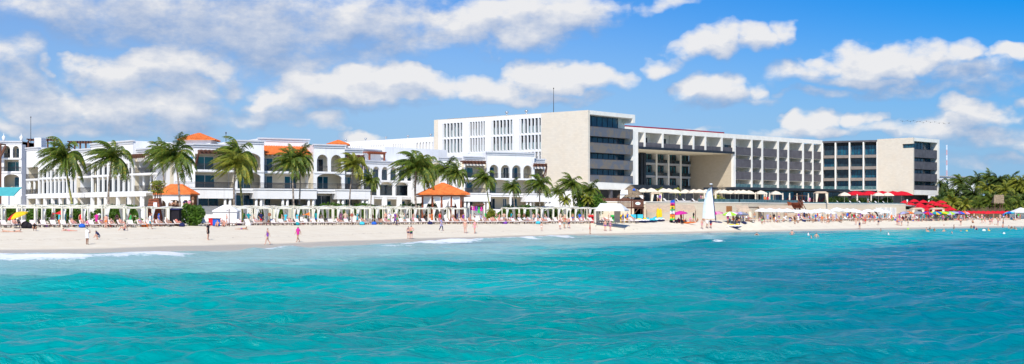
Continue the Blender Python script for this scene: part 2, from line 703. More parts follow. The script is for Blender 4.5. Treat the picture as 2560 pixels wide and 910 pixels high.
wd = w.math('MULTIPLY', sp.outputs[1], w.ramp(w.noise(tc, 1.3, 6, .75), .56, .63))
c = w.mix(wd, c, (.20, .13, .09, 1))
w.l.new(c, b.inputs['Base Color'])
w.l.new(w.ramp(sp.outputs[0], 0, 1, .9, .35), b.inputs['Roughness'])
bp = w.new('ShaderNodeBump')
bp.inputs['Strength'].default_value = .5
bp.inputs['Distance'].default_value = .12
w.l.new(n2, bp.inputs['Height'])
w.l.new(bp.outputs[0], b.inputs['Normal'])
beach.data.materials.append(m)


# ------------------------------------------------------------------ sea
def sstep(a, b, x):
    t = np.clip((x - a) / (b - a), 0, 1)
    return t * t * (3 - 2 * t)


def sea_z(X, Y, PX):
    rs = np.random.RandomState(4)
    S = Sd(PX)
    t = S - Y                       # metres of water between here and the waterline along the view
    row = HY + CAMZ / np.maximum(Y, 1) * FOC
    Z = np.zeros_like(X)
    Xw = X + 2.5 * (fbm(X * .11, Y * .11, 31) - .5)
    Yw = Y + 5 * (fbm(X * .09, Y * .09, 37) - .5)
    for i in range(64):
        lam = 0.42 * (9 / .42) ** (rs.rand() ** 1.15)
        ang = math.radians(99 + rs.randn() * 30)
        k = 2 * math.pi / lam
        ph = k * (Xw * math.cos(ang) + Yw * math.sin(ang)) + rs.rand() * 6.28
        amp = .0088 * lam ** .62
        wv = np.sin(ph)
        wv = wv + .25 * np.cos(2 * ph)
        fade = np.clip(1.7 - Y / (lam * 60), 0.0, 1)
        md = np.clip(2.6 * vnoise(X / (lam * 2.6) + i * 7.3, Y / (lam * 2.1) + i * 3.1, i) - .55, 0, 2)
        Z += amp * wv * fade * md * 1.15
    Z += .055 * (fbm(X * .9, Y * .9 + X * .3, 11, 3) - .45) * np.clip(1.5 - Y / 80, 0, 1)
    Z *= (.42 + .58 * sstep(12, 45, t))
    # breakers
    br1 = np.exp(-((t - 10.5 - 6 * (fbm(X * .16, Y * .12, 13) - .5)) / 6.8) ** 2) * sstep(600, 380, PX)
    c2 = 7 + 5 * (fbm(X * .07, Y * .07, 17) - .5)
    br2 = np.exp(-((t - c2) / 3.2) ** 2) * sstep(960, 1090, PX) * sstep(1560, 1400, PX)
    br4 = np.exp(-((t - 3.0) / 1.8) ** 2) * sstep(590, 640, PX) * sstep(800, 720, PX)
    swell = np.exp(-((PX - 1870) / 190) ** 2 - ((Y - 141) / 5.5) ** 2)
    Z += .40 * br1 + .32 * br2 + .30 * br4 + .85 * swell
    # long swells facing the camera in front of the shallows
    for (p0, y0, hw, hy, a) in ((620, 84, 150, 2.5, .3), (240, 66, 160, 2.2, .34), (980, 90, 220, 2.6, .25), (1250, 104, 160, 3, .3),
                               (1700, 118, 260, 4, .25), (2250, 118, 330, 5, .35), (2450, 52, 170, 2.2, .3), (1150, 48, 200, 1.8, .25),
                               (1900, 88, 300, 3.5, .25), (2100, 40, 240, 1.6, .25), (760, 54, 170, 1.8, .25)):
        Z += a * np.exp(-((PX - p0) / hw) ** 2 - ((Y - y0) / hy) ** 2)
    Z = Z * np.clip((Y - 8) / 12, 0, 1) * np.clip((1200 - Y) / 500, 0, 1)
    streak = fbm(X * .05 + Y * .018, Y * .07, 23, 5)
    streak2 = fbm(X * .16 + Y * .05, Y * .30, 29, 5)
    edge = np.interp(PX, [-3000, 0, 400, 650, 900, 1200, 1500, 1750, 1950, 2600, 6000], [34, 50, 48, 52, 66, 80, 84, 76, 32, 18, 18])
    milky = 1 - sstep(.50, 1.22, t / edge + .55 * (streak - .47) + .35 * (streak2 - .47))
    mk_str = np.interp(PX, [0, 1350, 1750, 2000, 2600], [.95, .92, .65, .25, .12])
    milky = milky * mk_str
    blue = sstep(1300, 2150, PX + 500 * (streak - .47)) * sstep(35, 75, t) * np.interp(row, [560, 640, 760, 910], [.9, 1, .85, .62])
    turq = sstep(1750, 2050, PX) * (1 - sstep(118, 165, t + 60 * (streak - .47)))
    teal = np.array([.000, .345, .335])
    deep = np.array([.000, .170, .225])
    tq = np.array([.002, .430, .410])
    ml = np.array([.34, .54, .51])
    C = np.ones(X.shape + (3,)) * teal
    v = fbm(X * .035, Y * .05, 41, 4)
    near = sstep(75, 32, Y)
    C = C * ((0.52 + .98 * v) * (1 - .26 * near))[..., None]
    C = C * (1 - blue[..., None]) + deep * blue[..., None]
    C = C * (1 - turq[..., None]) + tq * turq[..., None]
    C = C * (1 - milky[..., None]) + ml * milky[..., None]
    grass = sstep(.50, .62, fbm(X * .05, Y * .16, 51, 5)) * np.exp(-((t - 16) / 15) ** 2) * sstep(1350, 1600, PX) * sstep(2300, 2000, PX)
    grass2 = sstep(.50, .60, fbm(X * .05, Y * .2, 53, 5)) * np.exp(-((t - 20) / 6) ** 2) * sstep(950, 1080, PX) * sstep(1560, 1400, PX) * .6
    gg = np.clip(grass + grass2, 0, 1)[..., None] * .65
    C = C * (1 - gg) + np.array([.035, .10, .19]) * gg
    sandy = (1 - sstep(0, 7, t))[..., None] * .75
    C = C * (1 - sandy) + np.array([.60, .60, .50]) * sandy
    f = 1.02 * br1 + .92 * br2 + .9 * br4 + 1.0 * np.exp(-((PX - 1797) / 34) ** 2 - ((Y - 138.5) / 4.5) ** 2)
    wash = np.exp(-((t - 12) / 9) ** 2) * (sstep(620, 400, PX) * .55 + sstep(700, 1000, PX) * sstep(1720, 1450, PX) * .88)
    f = f + wash * sstep(.38, .62, streak2)
    lace = np.exp(-((t - .5) / 1.0) ** 2) * .55
    f = np.clip(f + lace * (Y < S + 2), 0, 1.3)
    A = np.concatenate([C, f[..., None]], -1)
    return Z, {'sea': A}


th = np.concatenate([np.arctan(np.array([-4.0, -2, -1.2, -.8, -.6])), np.linspace(math.atan(-.47), math.atan(.47), 900),
                     np.arctan(np.array([.6, .8, 1.2, 2, 4.0]))])
rows = 1.0 / np.linspace(1 / 26.0, 1 / 420.0, 760)
ds = np.concatenate([np.array([-40, 1, 12, 20.0]), rows, np.array([460, 560, 800, 1500, 4000, 9000.0])])
ds[0] = .2
sea = polar_mesh('sea', th, ds, sea_z)
tag(sea, kind='structure')
m = bpy.data.materials.new('sea_water')
m.use_nodes = True
w = NT(m.node_tree)
b = m.node_tree.nodes['Principled BSDF']
tc = w.new('ShaderNodeTexCoord').outputs['Object']
at = w.new('ShaderNodeVertexColor', layer_name='sea')
nf = w.noise(w.vmath('MULTIPLY', tc, (1.0, 1.0, 1.0)), 1.7, 8, .72, .6)
nf2 = w.noise(tc, .45, 5, .6, .3)
thr = w.math('SUBTRACT', 1.0, w.math('MULTIPLY', at.outputs['Alpha'], .50))
fm = w.math('SUBTRACT', w.math('MULTIPLY_ADD', nf2, .4, w.math('MULTIPLY', nf, .75)), thr)
foam = w.ramp(fm, -.07, .13)
fleck = w.ramp(w.noise(w.vmath('MULTIPLY', tc, (.9, .9, .9)), 1.1, 9, .78, 1.0), .735, .765, 0, .55)
foam = w.math('MAXIMUM', foam, fleck)
c = w.mix(foam, at.outputs['Color'], (.82, .85, .86, 1))
w.l.new(c, b.inputs['Base Color'])
w.l.new(w.ramp(foam, 0, 1, .20, .7), b.inputs['Roughness'])
b.inputs['IOR'].default_value = 1.33
b.inputs['Specular IOR Level'].default_value = .31
bp = w.new('ShaderNodeBump')
bp.inputs['Strength'].default_value = 1.0
bp.inputs['Distance'].default_value = .32
st = w.vmath('MULTIPLY', tc, (.8, 1.25, 1))
rip = w.math('ADD', w.noise(st, 1.5, 6, .62, .4), w.math('MULTIPLY', w.noise(st, 5.5, 4, .6, .2), .28))
w.l.new(rip, bp.inputs['Height'])
w.l.new(w.ramp(w.noise(w.vmath('MULTIPLY', tc, (.05, .09, 1)), 1.0, 4, .6), .38, .62, .35, 1.0), bp.inputs['Strength'])
w.l.new(bp.outputs[0], b.inputs['Normal'])
sea.data.materials.append(m)


# ------------------------------------------------------------------ wall frames
class Wall:
    """a vertical facade plane through two plan points; s runs along it, o is outwards (towards the sea), z is height"""
    def __init__(s, A, B):
        s.A = Vector(A)
        s.t = (Vector(B) - s.A)
        s.L = s.t.length
        s.t.normalize()
        n = Vector((s.t.y, -s.t.x))
        if n.dot(-s.A) < 0:
            n = -n
        s.n = n

    def s_(s, px, o=0.0):
        k = K(px)
        Q = s.A + s.n * o
        # Q.x + t.x a = k (Q.y + t.y a)
        return (k * Q.y - Q.x) / (s.t.x - k * s.t.y)

    def z_(s, px, py, o=0.0):
        a = s.s_(px, o)
        y = (s.A + s.n * o + s.t * a).y
        return CAMZ + (HY - py) / FOC * y

    def p(s, a, o, z):
        q = s.A + s.t * a + s.n * o
        return (q.x, q.y, z)

    def box(s, mb, a0, a1, z0, z1, o0, o1, mi=0):
        if a1 < a0:
            a0, a1 = a1, a0
        mb.hexa([s.p(a0, o0, z0), s.p(a1, o0, z0), s.p(a1, o1, z0), s.p(a0, o1, z0),
                 s.p(a0, o0, z1), s.p(a1, o0, z1), s.p(a1, o1, z1), s.p(a0, o1, z1)], mi)

    def holed(s, mb, a0, a1, z0, z1, holes, o0, o1, mi=0):
        A = sorted(set([a0, a1] + [min(max(h[i], a0), a1) for h in holes for i in (0, 1)]))
        for i in range(len(A) - 1):
            x0, x1 = A[i], A[i + 1]
            if x1 - x0 < 1e-4:
                continue
            xm = (x0 + x1) / 2
            hs = sorted([(h[2], h[3]) for h in holes if h[0] < xm < h[1]])
            z = z0
            for (h0, h1) in hs:
                if h0 > z + 1e-4:
                    s.box(mb, x0, x1, z, min(h0, z1), o0, o1, mi)
                z = max(z, h1)
            if z < z1 - 1e-4:
                s.box(mb, x0, x1, z, z1, o0, o1, mi)

    def archfill(s, mb, a0, a1, zs, zc, o0, o1, n=10, mi=0):
        """fills the rectangle a0-a1, zs-zc outside a half-ellipse opening"""
        am = (a0 + a1) / 2
        r = (a1 - a0) / 2
        pts = []
        for i in range(n + 1):
            t = math.pi * i / n
            pts.append((am - r * math.cos(t), zs + (zc - zs) * math.sin(t) * .985))
        for i in range(n):
            (x0, za), (x1, zb) = pts[i], pts[i + 1]
            mb.hexa([s.p(x0, o0, za), s.p(x1, o0, zb), s.p(x1, o1, zb), s.p(x0, o1, za),
                     s.p(x0, o0, zc), s.p(x1, o0, zc), s.p(x1, o1, zc), s.p(x0, o1, zc)], mi)


def window(wall, parent, org, a0, a1, z0, z1, o, panes=2, gm=None, fm=None):
    """framed glazing standing 4 cm proud of the wall face at o; the panes are its child"""
    if a1 < a0:
        a0, a1 = a1, a0
    f = MB()
    t = .09
    wall.box(f, a0, a1, z1 - t, z1, o, o + .09)
    wall.box(f, a0, a1, z0, z0 + t * .6, o, o + .09)
    for i in range(panes + 1):
        x = a0 + (a1 - a0) * i / panes
        xa, xb = max(a0, x - t / 2), min(a1, x + t / 2)
        wall.box(f, xa, xb, z0 + t * .6, z1 - t, o, o + .086)
    fo = f.build('window', fm or M_offwhite, parent, org)
    g = MB()
    wall.box(g, a0 + .03, a1 - .03, z0 + .03, z1 - .03, o + .004, o + .045)
    g.build('pane', gm or M_glass, fo, org)
    return fo


def railing(wall, parent, org, a0, a1, z0, o, h=1.0, m=None, step=.16, name='railing'):
    if a1 < a0:
        a0, a1 = a1, a0
    r = MB()
    wall.box(r, a0, a1, z0 + h - .06, z0 + h, o - .03, o + .03)
    wall.box(r, a0, a1, z0 + .08, z0 + .12, o - .02, o + .02)
    wall.box(r, a0, a1, z0 + h * .72, z0 + h * .72 + .03, o - .015, o + .015)
    n = max(2, int((a1 - a0) / step))
    for i in range(n + 1):
        x = a0 + (a1 - a0) * i / n
        wall.box(r, x - .016, x + .016, z0, z0 + h - .06, o - .014, o + .014)
    return r.build(name, m or M_iron, parent, org)


def rect(cx, cy, dx, dy):
    return cx, cy, dx, dy


M_beigeg = mat('grey_brown_slab', (.24, .20, .17), .7, .1, 1)
# ================================================================== the modern hotel
ZR = 26.7
HA, HC, HD = XY(1085, 317), XY(1470, 286.4), XY(1590, 300.4)
NL = Wall(HA, HC)
NR = Wall(HC, HD)
WG = Wall(XY(1590, 344), XY(2056, 406.6))
W3 = Wall(XY(2056, 406.6), XY(2193, 399.8))
FL = Wall(XY(2193, 399.8), XY(2283, 390.9))
FR = Wall(XY(2283, 390.9), XY(2348, 402.2))
EX = Wall(XY(1083, 387), XY(860, 417))
base = XY(1700, 350)
ORG = Vector((base.x, base.y, 2.2))
hotel = empty('hotel_building', ORG)
tag(hotel, 'large modern pale stone hotel with dark balcony rows and an open passage', 'building')

dN = NR.L
stone, frame, white, glass_, slat = MB(), MB(), MB(), MB(), MB()
# near block, left face: plaster panel with four groups of finned openings inside stone
sA = NL.s_(1096)
sB = NL.s_(1353)
holes = []
gx = [(1105.5, 1155.5), (1172, 1212), (1228.5, 1280.5), (1298, 1352)]
z_rows = [(NL.z_(1298, 333.5), NL.z_(1298, 297.5)), (NL.z_(1298, 374.5), NL.z_(1298, 339)), (NL.z_(1298, 416), NL.z_(1298, 381))]
for (a, b_) in gx:
    for (z0, z1) in z_rows:
        holes.append((NL.s_(a), NL.s_(b_), z0, z1))
NL.holed(white, sA, sB, 9.24, z_rows[0][1] + .9, holes, -.7, 0)
NL.box(white, 0, NL.L - 3.3, 2.2, 9.24, -dN + .4, -.5)
NL.box(white, NL.L - 3.3, NL.L - 1.2, 2.2, 9.24, -.9, -.5)
zt = z_rows[0][1] + .9
NL.box(stone, 0, sA, 9.24, ZR, -.7, 0)
NL.box(stone, sA, sB, zt, ZR, -.7, 0)
NL.box(stone, sB, NL.L, 9.24, ZR, -.7, 0)
NL.box(frame, 0, NL.L - 3.0, 9.24, ZR - .25, -dN, -2.0)          # core behind
NL.box(frame, NL.L - 3.0, NL.L - .02, ZR - .9, ZR, -dN, -.7)
NL.box(frame, NL.L - 3.0, NL.L - .02, 9.24, 10.65, -dN, -.7)
NL.box(frame, NL.L - 3.0, NL.L - .02, 10.65, 22.9, -dN, -dN + 1.1)
NL.box(frame, NL.L - 3.0, NL.L - .02, ZR - 1.95, ZR - .9, -dN, -dN + 1.0)
NL.box(frame, 0, NL.L - 3.0, ZR - .25, ZR - .1, -dN, -.7)
stone.build('stone_cladding', M_stone, hotel, ORG)
frame.build('frame', M_frame, hotel, ORG)
white.build('plaster_wall', M_white, hotel, ORG)
for gi_, (a, b_) in enumerate(gx):
    s0, s1 = NL.s_(a), NL.s_(b_)
    nf_ = 6
    for (z0, z1) in z_rows:
        for i in range(nf_):
            x = s0 + (s1 - s0) * (i + .35) / nf_
            fins = MB()
            NL.box(fins, x - .13, x + .11, z0, z1, -.35, .10)
            fins.build('sun_fin', M_white, hotel, ORG)
for (a, b_) in gx:
    s0, s1 = NL.s_(a), NL.s_(b_)
    for (z0, z1) in z_rows[:2]:
        q = MB()
        NL.box(q, s0, s1, z0, z1, -1.3, -1.25)
        wo = q.build('window', M_glassd, hotel, ORG)
        g_ = MB()
        for k_ in range(4):
            x0 = s0 + (s1 - s0) * (k_ + .1) / 4
            x1 = s0 + (s1 - s0) * (k_ + .8) / 4
            NL.box(g_, x0, x1, z0, z0 + (z1 - z0) * rnd.choice([.5, .5, .95]), -.9, -.86)
        g_.build('pane', M_gpale, wo, ORG)


def balcony_face(Wl, off_face, rows, a0, a1, gl, slat_m, depth, top_end=None, rail_top=True):
    """rows: list of (balcony bottom, balcony top, window top)"""
    for i, (zb, zt_, zw) in enumerate(rows):
        q = MB()
        Wl.box(q, a0, a1, zb, zt_, off_face - .14, off_face)
        Wl.box(q, a0, a1, zb, zb + .3, off_face - depth, off_face - .14)
        bo = q.build('balcony', slat_m, hotel, ORG)
        if rail_top:
            r_ = MB()
            Wl.box(r_, a0, a1, zt_, zt_ + .12, off_face - .1, off_face - .04)
            r_.build('handrail', M_iron, bo, ORG)
        e = a1 if (i > 0 or top_end is None) else top_end
        g_ = MB()
        Wl.box(g_, a0, e, zb + .3, zw, off_face - depth, off_face - depth + .05)
        gg = g_.build('window', gl, hotel, ORG)
        mu = MB()
        Wl.box(mu, a0 - .06, e + .06, zb + .3, zb + .36, off_face - depth + .045, off_face - depth + .12)
        n = max(3, int((e - a0) / 2.0))
        for k_ in range(n + 1):
            x = a0 + (e - a0) * k_ / n
            Wl.box(mu, x - .06, x + .06, zb + .3, zw, off_face - depth + .05, off_face - depth + .11)
        mu.build('mullions', M_black, gg, ORG)


zN = [(21.0, 23.1, 25.8), (17.3, 19.5, 21.0), (13.7, 15.8, 17.3), (10.66, 12.2, 13.7)]
aR = dN - 1.12
balcony_face(NR, -.06, zN, .72, aR, M_glass, M_slat, 2.6, top_end=dN * .80)
# dark undercroft of the near block and its columns
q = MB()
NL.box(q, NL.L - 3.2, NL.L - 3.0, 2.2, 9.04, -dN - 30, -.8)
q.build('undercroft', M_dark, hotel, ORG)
q = MB()
NL.box(q, NL.L - 3, NL.L - .03, 9.05, 9.23, -dN + .5, -.6)
q.build('undercroft_ceiling', M_frame, hotel, ORG)
for o_ in (-2, -9.5, -15):
    q = MB()
    NL.box(q, NL.L - .9, NL.L - .3, 5.85, 9.05, o_ - .35, o_ + .35)
    q.build('undercroft_column', M_grey, hotel, ORG)
# bridge and long wing
q = MB()
zf = 25.45
s_pier0, s_pier1 = WG.s_(1833.5), WG.s_(1839.5)
s_end = WG.L
WG.box(q, -4, s_end, zf, ZR, -.8, 0)                               # roof fascia
WG.box(q, -4, s_end, ZR - .6, ZR - .2, -16.5, -.8)                 # roof slab
WG.box(q, -4, s_pier1, 20.95, 21.2, -16.5, -.02)                   # bridge floor, soffit below
WG.box(q, s_pier0, s_pier1, 9.24, zf, -.8, 0)
WG.box(q, -1.6, .9, 5.8, zf, -.8, 0)                               # left pier by the near block
q.build('frame', M_frame, hotel, ORG)
q = MB()
WG.box(q, s_pier0, s_pier1, 5.8, 9.24, -16.4, 0)
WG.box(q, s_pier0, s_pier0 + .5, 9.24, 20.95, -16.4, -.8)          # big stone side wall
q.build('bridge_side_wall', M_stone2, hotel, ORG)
q = MB()
WG.box(q, .9, s_pier0, 20.90, 20.946, -16.4, -.3)
q.build('bridge_soffit', M_cream, hotel, ORG)
q = MB()
WG.box(q, .9, s_pier0 + .2, 20.9, 21.55, .02, .35)
q.build('bridge_edge_beam', M_black, hotel, ORG)
q = MB()
WG.box(q, -4, s_pier1 - .1, 21.2, zf, -4.4, -4.2)                    # bridge back wall
WG.box(q, s_pier1, s_end, 9.2, zf, -4.4, -4.2)
q.build('back_wall', M_frame, hotel, ORG)
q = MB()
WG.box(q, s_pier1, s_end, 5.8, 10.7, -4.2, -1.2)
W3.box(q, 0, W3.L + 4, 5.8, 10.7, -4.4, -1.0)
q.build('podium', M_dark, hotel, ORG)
fx = [1612, 1657, 1704, 1734, 1764, 1805]
for px in fx:
    fn = MB()
    s0, s1 = WG.s_(px - 2), WG.s_(px + 2)
    WG.box(fn, s0, s1, 21.2, zf, -4.2, .0)
    fn.build('partition_wall', M_frame, hotel, ORG)
fx2 = [(1878, 1881.5), (1903.6, 1908), (1943, 1947.5), (1969, 1973), (2005.5, 2010), (2030.5, 2034), (2053, 2056)]
for (a, b_) in fx2:
    fn = MB()
    WG.box(fn, WG.s_(a), WG.s_(b_), 10.9, zf, -4.2, 0)
    fn.build('partition_wall', M_frame, hotel, ORG)
ed = [1592] + fx + [1834]
for i in range(len(ed) - 1):
    s0, s1 = WG.s_(ed[i] + 2), WG.s_(ed[i + 1] - 2)
    q = MB()
    WG.box(q, s0, s1 - .1, 21.55, 22.75, -.16, -.08)
    q.build('balcony', M_grey, hotel, ORG)
    window(WG, hotel, ORG, s0 + .1, s0 + (s1 - s0) * .8, 21.3, 24.4, -4.19, 2, M_glassd, M_black)
ed = [1839.5] + [x for p_ in fx2 for x in p_]
rowsW = [(20.7, 23.05), (17.15, 19.5), (13.55, 15.8)]
for zz in (20.6, 17.05, 13.45, 10.75):
    sl = MB()
    WG.box(sl, s_pier1, s_end, zz, zz + .3, -4.2, -.25)
    sl.build('floor_slab', M_frame, hotel, ORG)
for i in range(0, len(ed) - 1, 2):
    s0, s1 = WG.s_(ed[i]), WG.s_(ed[i + 1])
    for (z0, z1) in rowsW:
        q = MB()
        WG.box(q, s0, s1, z0, z1, -.22, -.08)
        q.build('balcony', M_grey, hotel, ORG)
    q = MB()
    WG.box(q, s0, s1, 11.05, 12.2, -.20, -.16)
    q.build('balustrade', M_rail, hotel, ORG)
    for z0 in (21.0, 17.4, 13.8, 11.05):
        window(WG, hotel, ORG, s0 + .1, s0 + (s1 - s0) * .78, z0, z0 + 2.7, -4.19, 2, M_glassd, M_black)
# rear facade seen through the opening
RO = -16.4
q = MB()
WG.box(q, -14, s_pier0, 5.8, 20.9, RO - .3, RO - .1)
q.build('rear_glazing', M_glassd, hotel, ORG)
for px in (1613, 1642, 1672, 1702.5):
    q = MB()
    s0, s1 = WG.s_(px - 1.8, RO + 1.6), WG.s_(px + 1.8, RO + 1.6)
    WG.box(q, s0, s1, 5.8, 20.88, RO - .1, RO + 1.6)
    q.build('rear_fin', M_frame, hotel, ORG)
rx = [1597, 1613, 1642, 1672, 1702.5, 1729]
zq = [WG.z_(1690, 413, RO), WG.z_(1690, 444, RO), WG.z_(1690, 475, RO)]
for i in range(1, 5):
    s0, s1 = WG.s_(rx[i] + 2, RO + 1.4), WG.s_(rx[i + 1] - 2, RO + 1.4)
    for zz in zq:
        q = MB()
        WG.box(q, s0, s1, zz - .25, zz + .35, RO - .1, RO + 1.4)
        bo = q.build('balcony', M_lgrey, hotel, ORG)
        q = MB()
        WG.box(q, s0, s1, zz + .35, zz + 1.3, RO + 1.3, RO + 1.34)
        q.build('balustrade', M_glassd, bo, ORG)
        cu = MB()
        for k_ in range(3):
            xx = s0 + (s1 - s0) * (.15 + .3 * k_)
            WG.box(cu, xx, xx + .5, zz + .4, zz + 3.1, RO - .09, RO - .03)
        cu.build('curtain', M_glasst, bo, ORG)
for px in (1600, 1607):
    q = MB()
    s0 = WG.s_(px, RO + 4)
    WG.box(q, s0, s0 + .9, 5.8, 20.8, RO + 3.6, RO + 4.4)
    q.build('dark_column', M_black, hotel, ORG)
# angled glass section
q = MB()
L3 = W3.L
W3.box(q, 0, L3, 25.9, ZR - .25, -4.6, 0)
q.build('roof_edge', M_grey, hotel, ORG)
for px in (2055.5, 2088.5, 2123.5, 2158.5, 2193):
    q = MB()
    s0, s1 = W3.s_(px - 1.7), W3.s_(px + 1.7)
    W3.box(q, s0, s1, 10.92, 25.9, -4.4, 0)
    q.build('partition_wall', M_frame, hotel, ORG)
q = MB()
W3.box(q, 0, L3, 10.7, 10.92, -4.4, -.2)
q.build('floor_slab', M_frame, hotel, ORG)
xs = [2057, 2087, 2090, 2122, 2125, 2157, 2160, 2192]
z3 = [(21.0, 21.9), (17.35, 18.3), (13.8, 14.7), (10.9, 11.1)]
for i in range(0, 8, 2):
    s0, s1 = W3.s_(xs[i]), W3.s_(xs[i + 1])
    for j, (z0, z1) in enumerate(z3):
        top = 25.0 if j == 0 else z3[j - 1][0]
        if j < 3:
            q = MB()
            W3.box(q, s0, s1, z0, z1, -1.3, -.35)
            q.build('balcony', M_beigeg, hotel, ORG)
        if j == 3:
            q = MB()
            W3.box(q, s0, s1, z1, z1 + 1.0, -.42, -.38)
            q.build('balustrade', M_rail, hotel, ORG)
        window(W3, hotel, ORG, s0, s1, z1, top, -2.2, 4, M_glassd if rnd.random() < .45 else M_glass, M_black)
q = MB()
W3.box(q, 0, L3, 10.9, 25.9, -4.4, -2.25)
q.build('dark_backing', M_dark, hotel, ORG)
# far block
dF = FR.L
s0, s1 = FL.s_(2256), FL.L - .0
zs0, zs1 = FL.z_(2270, 370), FL.z_(2270, 359.5)
q = MB()
FL.holed(q, 0, FL.L, 9.24, ZR, [(s0, s1 + 1, zs0, zs1)], -.6, 0)
q.build('stone_cladding', M_stone, hotel, ORG)
window(FL, hotel, ORG, s0, s1, zs0, zs1, -.55, 4, M_glass, M_black)
q = MB()
FL.box(q, 0, FL.L - 3.0, 9.24, ZR - .2, -dF, -.62)
FL.box(q, FL.L - 3.0, FL.L - .03, 25.65, ZR, -dF, -.6)
FL.box(q, FL.L - 3.0, FL.L - .03, 9.24, 10.7, -dF, -.6)
FL.box(q, FL.L - 3.0, FL.L - .03, 10.7, 25.65, -dF, -dF + 1.2)
q.build('frame', M_frame, hotel, ORG)
zF = [(20.7, 23.15, 25.65), (17.1, 19.4, 20.7), (13.4, 15.7, 17.1), (10.71, 12.1, 13.4)]
balcony_face(FR, -.06, zF, .65, dF - 1.22, M_glass, M_grey, 2.4)
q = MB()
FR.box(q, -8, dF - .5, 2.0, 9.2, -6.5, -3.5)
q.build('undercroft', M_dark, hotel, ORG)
# low left extension far behind the villas
q = MB()
holes = []
for (a, b_) in ((872, 905), (924, 959), (979, 1014), (1036, 1082.5)):
    for (z0, z1) in ((22.2, 25.2), (18.5, 21.6)):
        holes.append((EX.s_(b_), EX.s_(a), z0, z1))
EX.holed(q, 0, EX.L, 5, ZR, holes, -.5, 0)
EX.box(q, 0, EX.L, ZR - .4, ZR - .15, -14, -.5)
for h in holes:
    n = 6
    for i in range(n):
        x = h[0] + (h[1] - h[0]) * (i + .5) / n
        EX.box(q, x - .3, x + .3, h[2], h[3], -.6, .2)
q.build('rear_wing', M_white, hotel, ORG)
q = MB()
EX.box(q, 0, EX.L, 5, ZR - .5, -3.0, -2.5)
q.build('rear_wing_backing', M_lgrey, hotel, ORG)
# red roof membrane, roof vents
q = MB()
WG.box(q, -4, WG.s_(1815), ZR, ZR + .42, -9, -.6)
q.build('red_roof_edge', mat('red_membrane', (.30, .015, .04), .6, .2, 1), hotel, ORG)
for px, py in ((864, 354), (914, 352), (965, 349.5), (1020, 347), (1077, 342.5), (1267, 287), (1316, 283.5)):
    Wq = EX if px < 1084 else NL
    q = MB()
    c = Wq.p(Wq.s_(px, -1), -1, ZR - .15)
    q.bar(c, (c[0], c[1], ZR + .5), .18, .14, 8)
    q.lathe([(.05, .45), (.36, .6), (.42, .8), (.3, 1.0), (.02, 1.1)], 10, (c[0], c[1], ZR))
    q.build('roof_vent', M_steel, hotel, ORG, True)
q = MB()
NL.box(q, NL.s_(1118, -4), NL.s_(1240, -4), ZR - .3, ZR + .45, -9, -4)
q.build('roof_parapet', M_wood, hotel, ORG)
# antennas
for (px, d, zb, y0, lab) in ((1384, 300, ZR - .3, 220, 'thin tall antenna mast on the roof of the stone hotel'),
                            (77, 300, 17.5, 292, 'thin antenna mast above the left colonnaded villa'),
                            (565, 240, 14.5, 331, 'short antenna behind the villa roof beside the pyramid roof')):
    q = MB()
    z1 = CAMZ + (HY - y0) / FOC * d
    p = XY(px, d)
    q.bar((p.x, p.y, zb), (p.x, p.y, z1), .09, .05, 5)
    q.lathe([(.02, 0), (.12, .1), (.12, .3), (.02, .4)], 6, (p.x, p.y, z1 - .3))
    o = q.build('antenna', M_iron, None, (p.x, p.y, zb))
    tag(o, lab, 'antenna')

# ---- pool terrace, retaining wall, pavilion, canopy
ZT = 5.83
TW = [(1470, 262), (1585, 262), (1613, 262), (1850, 284), (2000, 310), (2262, 338)]
q = MB()
front = [XY(a, d) for a, d in TW]
back = [XY(1440, 330), XY(1560, 345), XY(1700, 395), XY(1850, 420), XY(2056, 440), XY(2330, 430)]
for i in range(len(front) - 1):
    a, b_, c, d = front[i], front[i + 1], back[i + 1], back[i]
    q.hexa([(a.x, a.y, ZT - .3), (b_.x, b_.y, ZT - .3), (c.x, c.y, ZT - .3), (d.x, d.y, ZT - .3),
            (a.x, a.y, ZT), (b_.x, b_.y, ZT), (c.x, c.y, ZT), (d.x, d.y, ZT)])
ter = q.build('terrace_deck', M_frame)
tag(ter, kind='structure')
walls = []
for i in range(0, len(TW) - 1):
    Wt = Wall(XY(*TW[i]), XY(*TW[i + 1]))
    walls.append(Wt)
rw_lab = {1: 'short pale wall of the terrace hidden behind the white marquee and bushes', 3: 'pale stone retaining wall under the pool terrace behind the beige canopy and sail',
          4: 'pale stone retaining wall under the cream terrace parasols, left of the play ship',
          5: 'pale stone retaining wall under the glass pavilion and red parasols'}
RW = {}
for i, Wt in enumerate(walls):
    if i == 1:
        continue
    q = MB()
    o0 = Wt.p(0, 0, 1.5)
    Wt.box(q, 0, Wt.L, 1.2, ZT + .04, -.5, .25)
    root = empty('retaining_wall', o0)
    tag(root, rw_lab[i + 1], 'wall', 'retaining walls along the pool terrace')
    q.build('masonry', M_retain, root, o0)
    q = MB()
    Wt.box(q, 0, Wt.L, ZT + .04, ZT + .22, -.55, .33)
    q.build('coping', M_frame, root, o0)
    RW[i + 1] = (Wt, root, o0)
    q = MB()
    a1 = Wt.L
    Wt.box(q, .5 if i != 2 else Wt.L * .55, a1 - .1, ZT + .22, ZT + (.5 if i == 4 else .9), -.3, -.26)
    q.build('balustrade', M_wood if i == 0 else M_rail, root, o0)
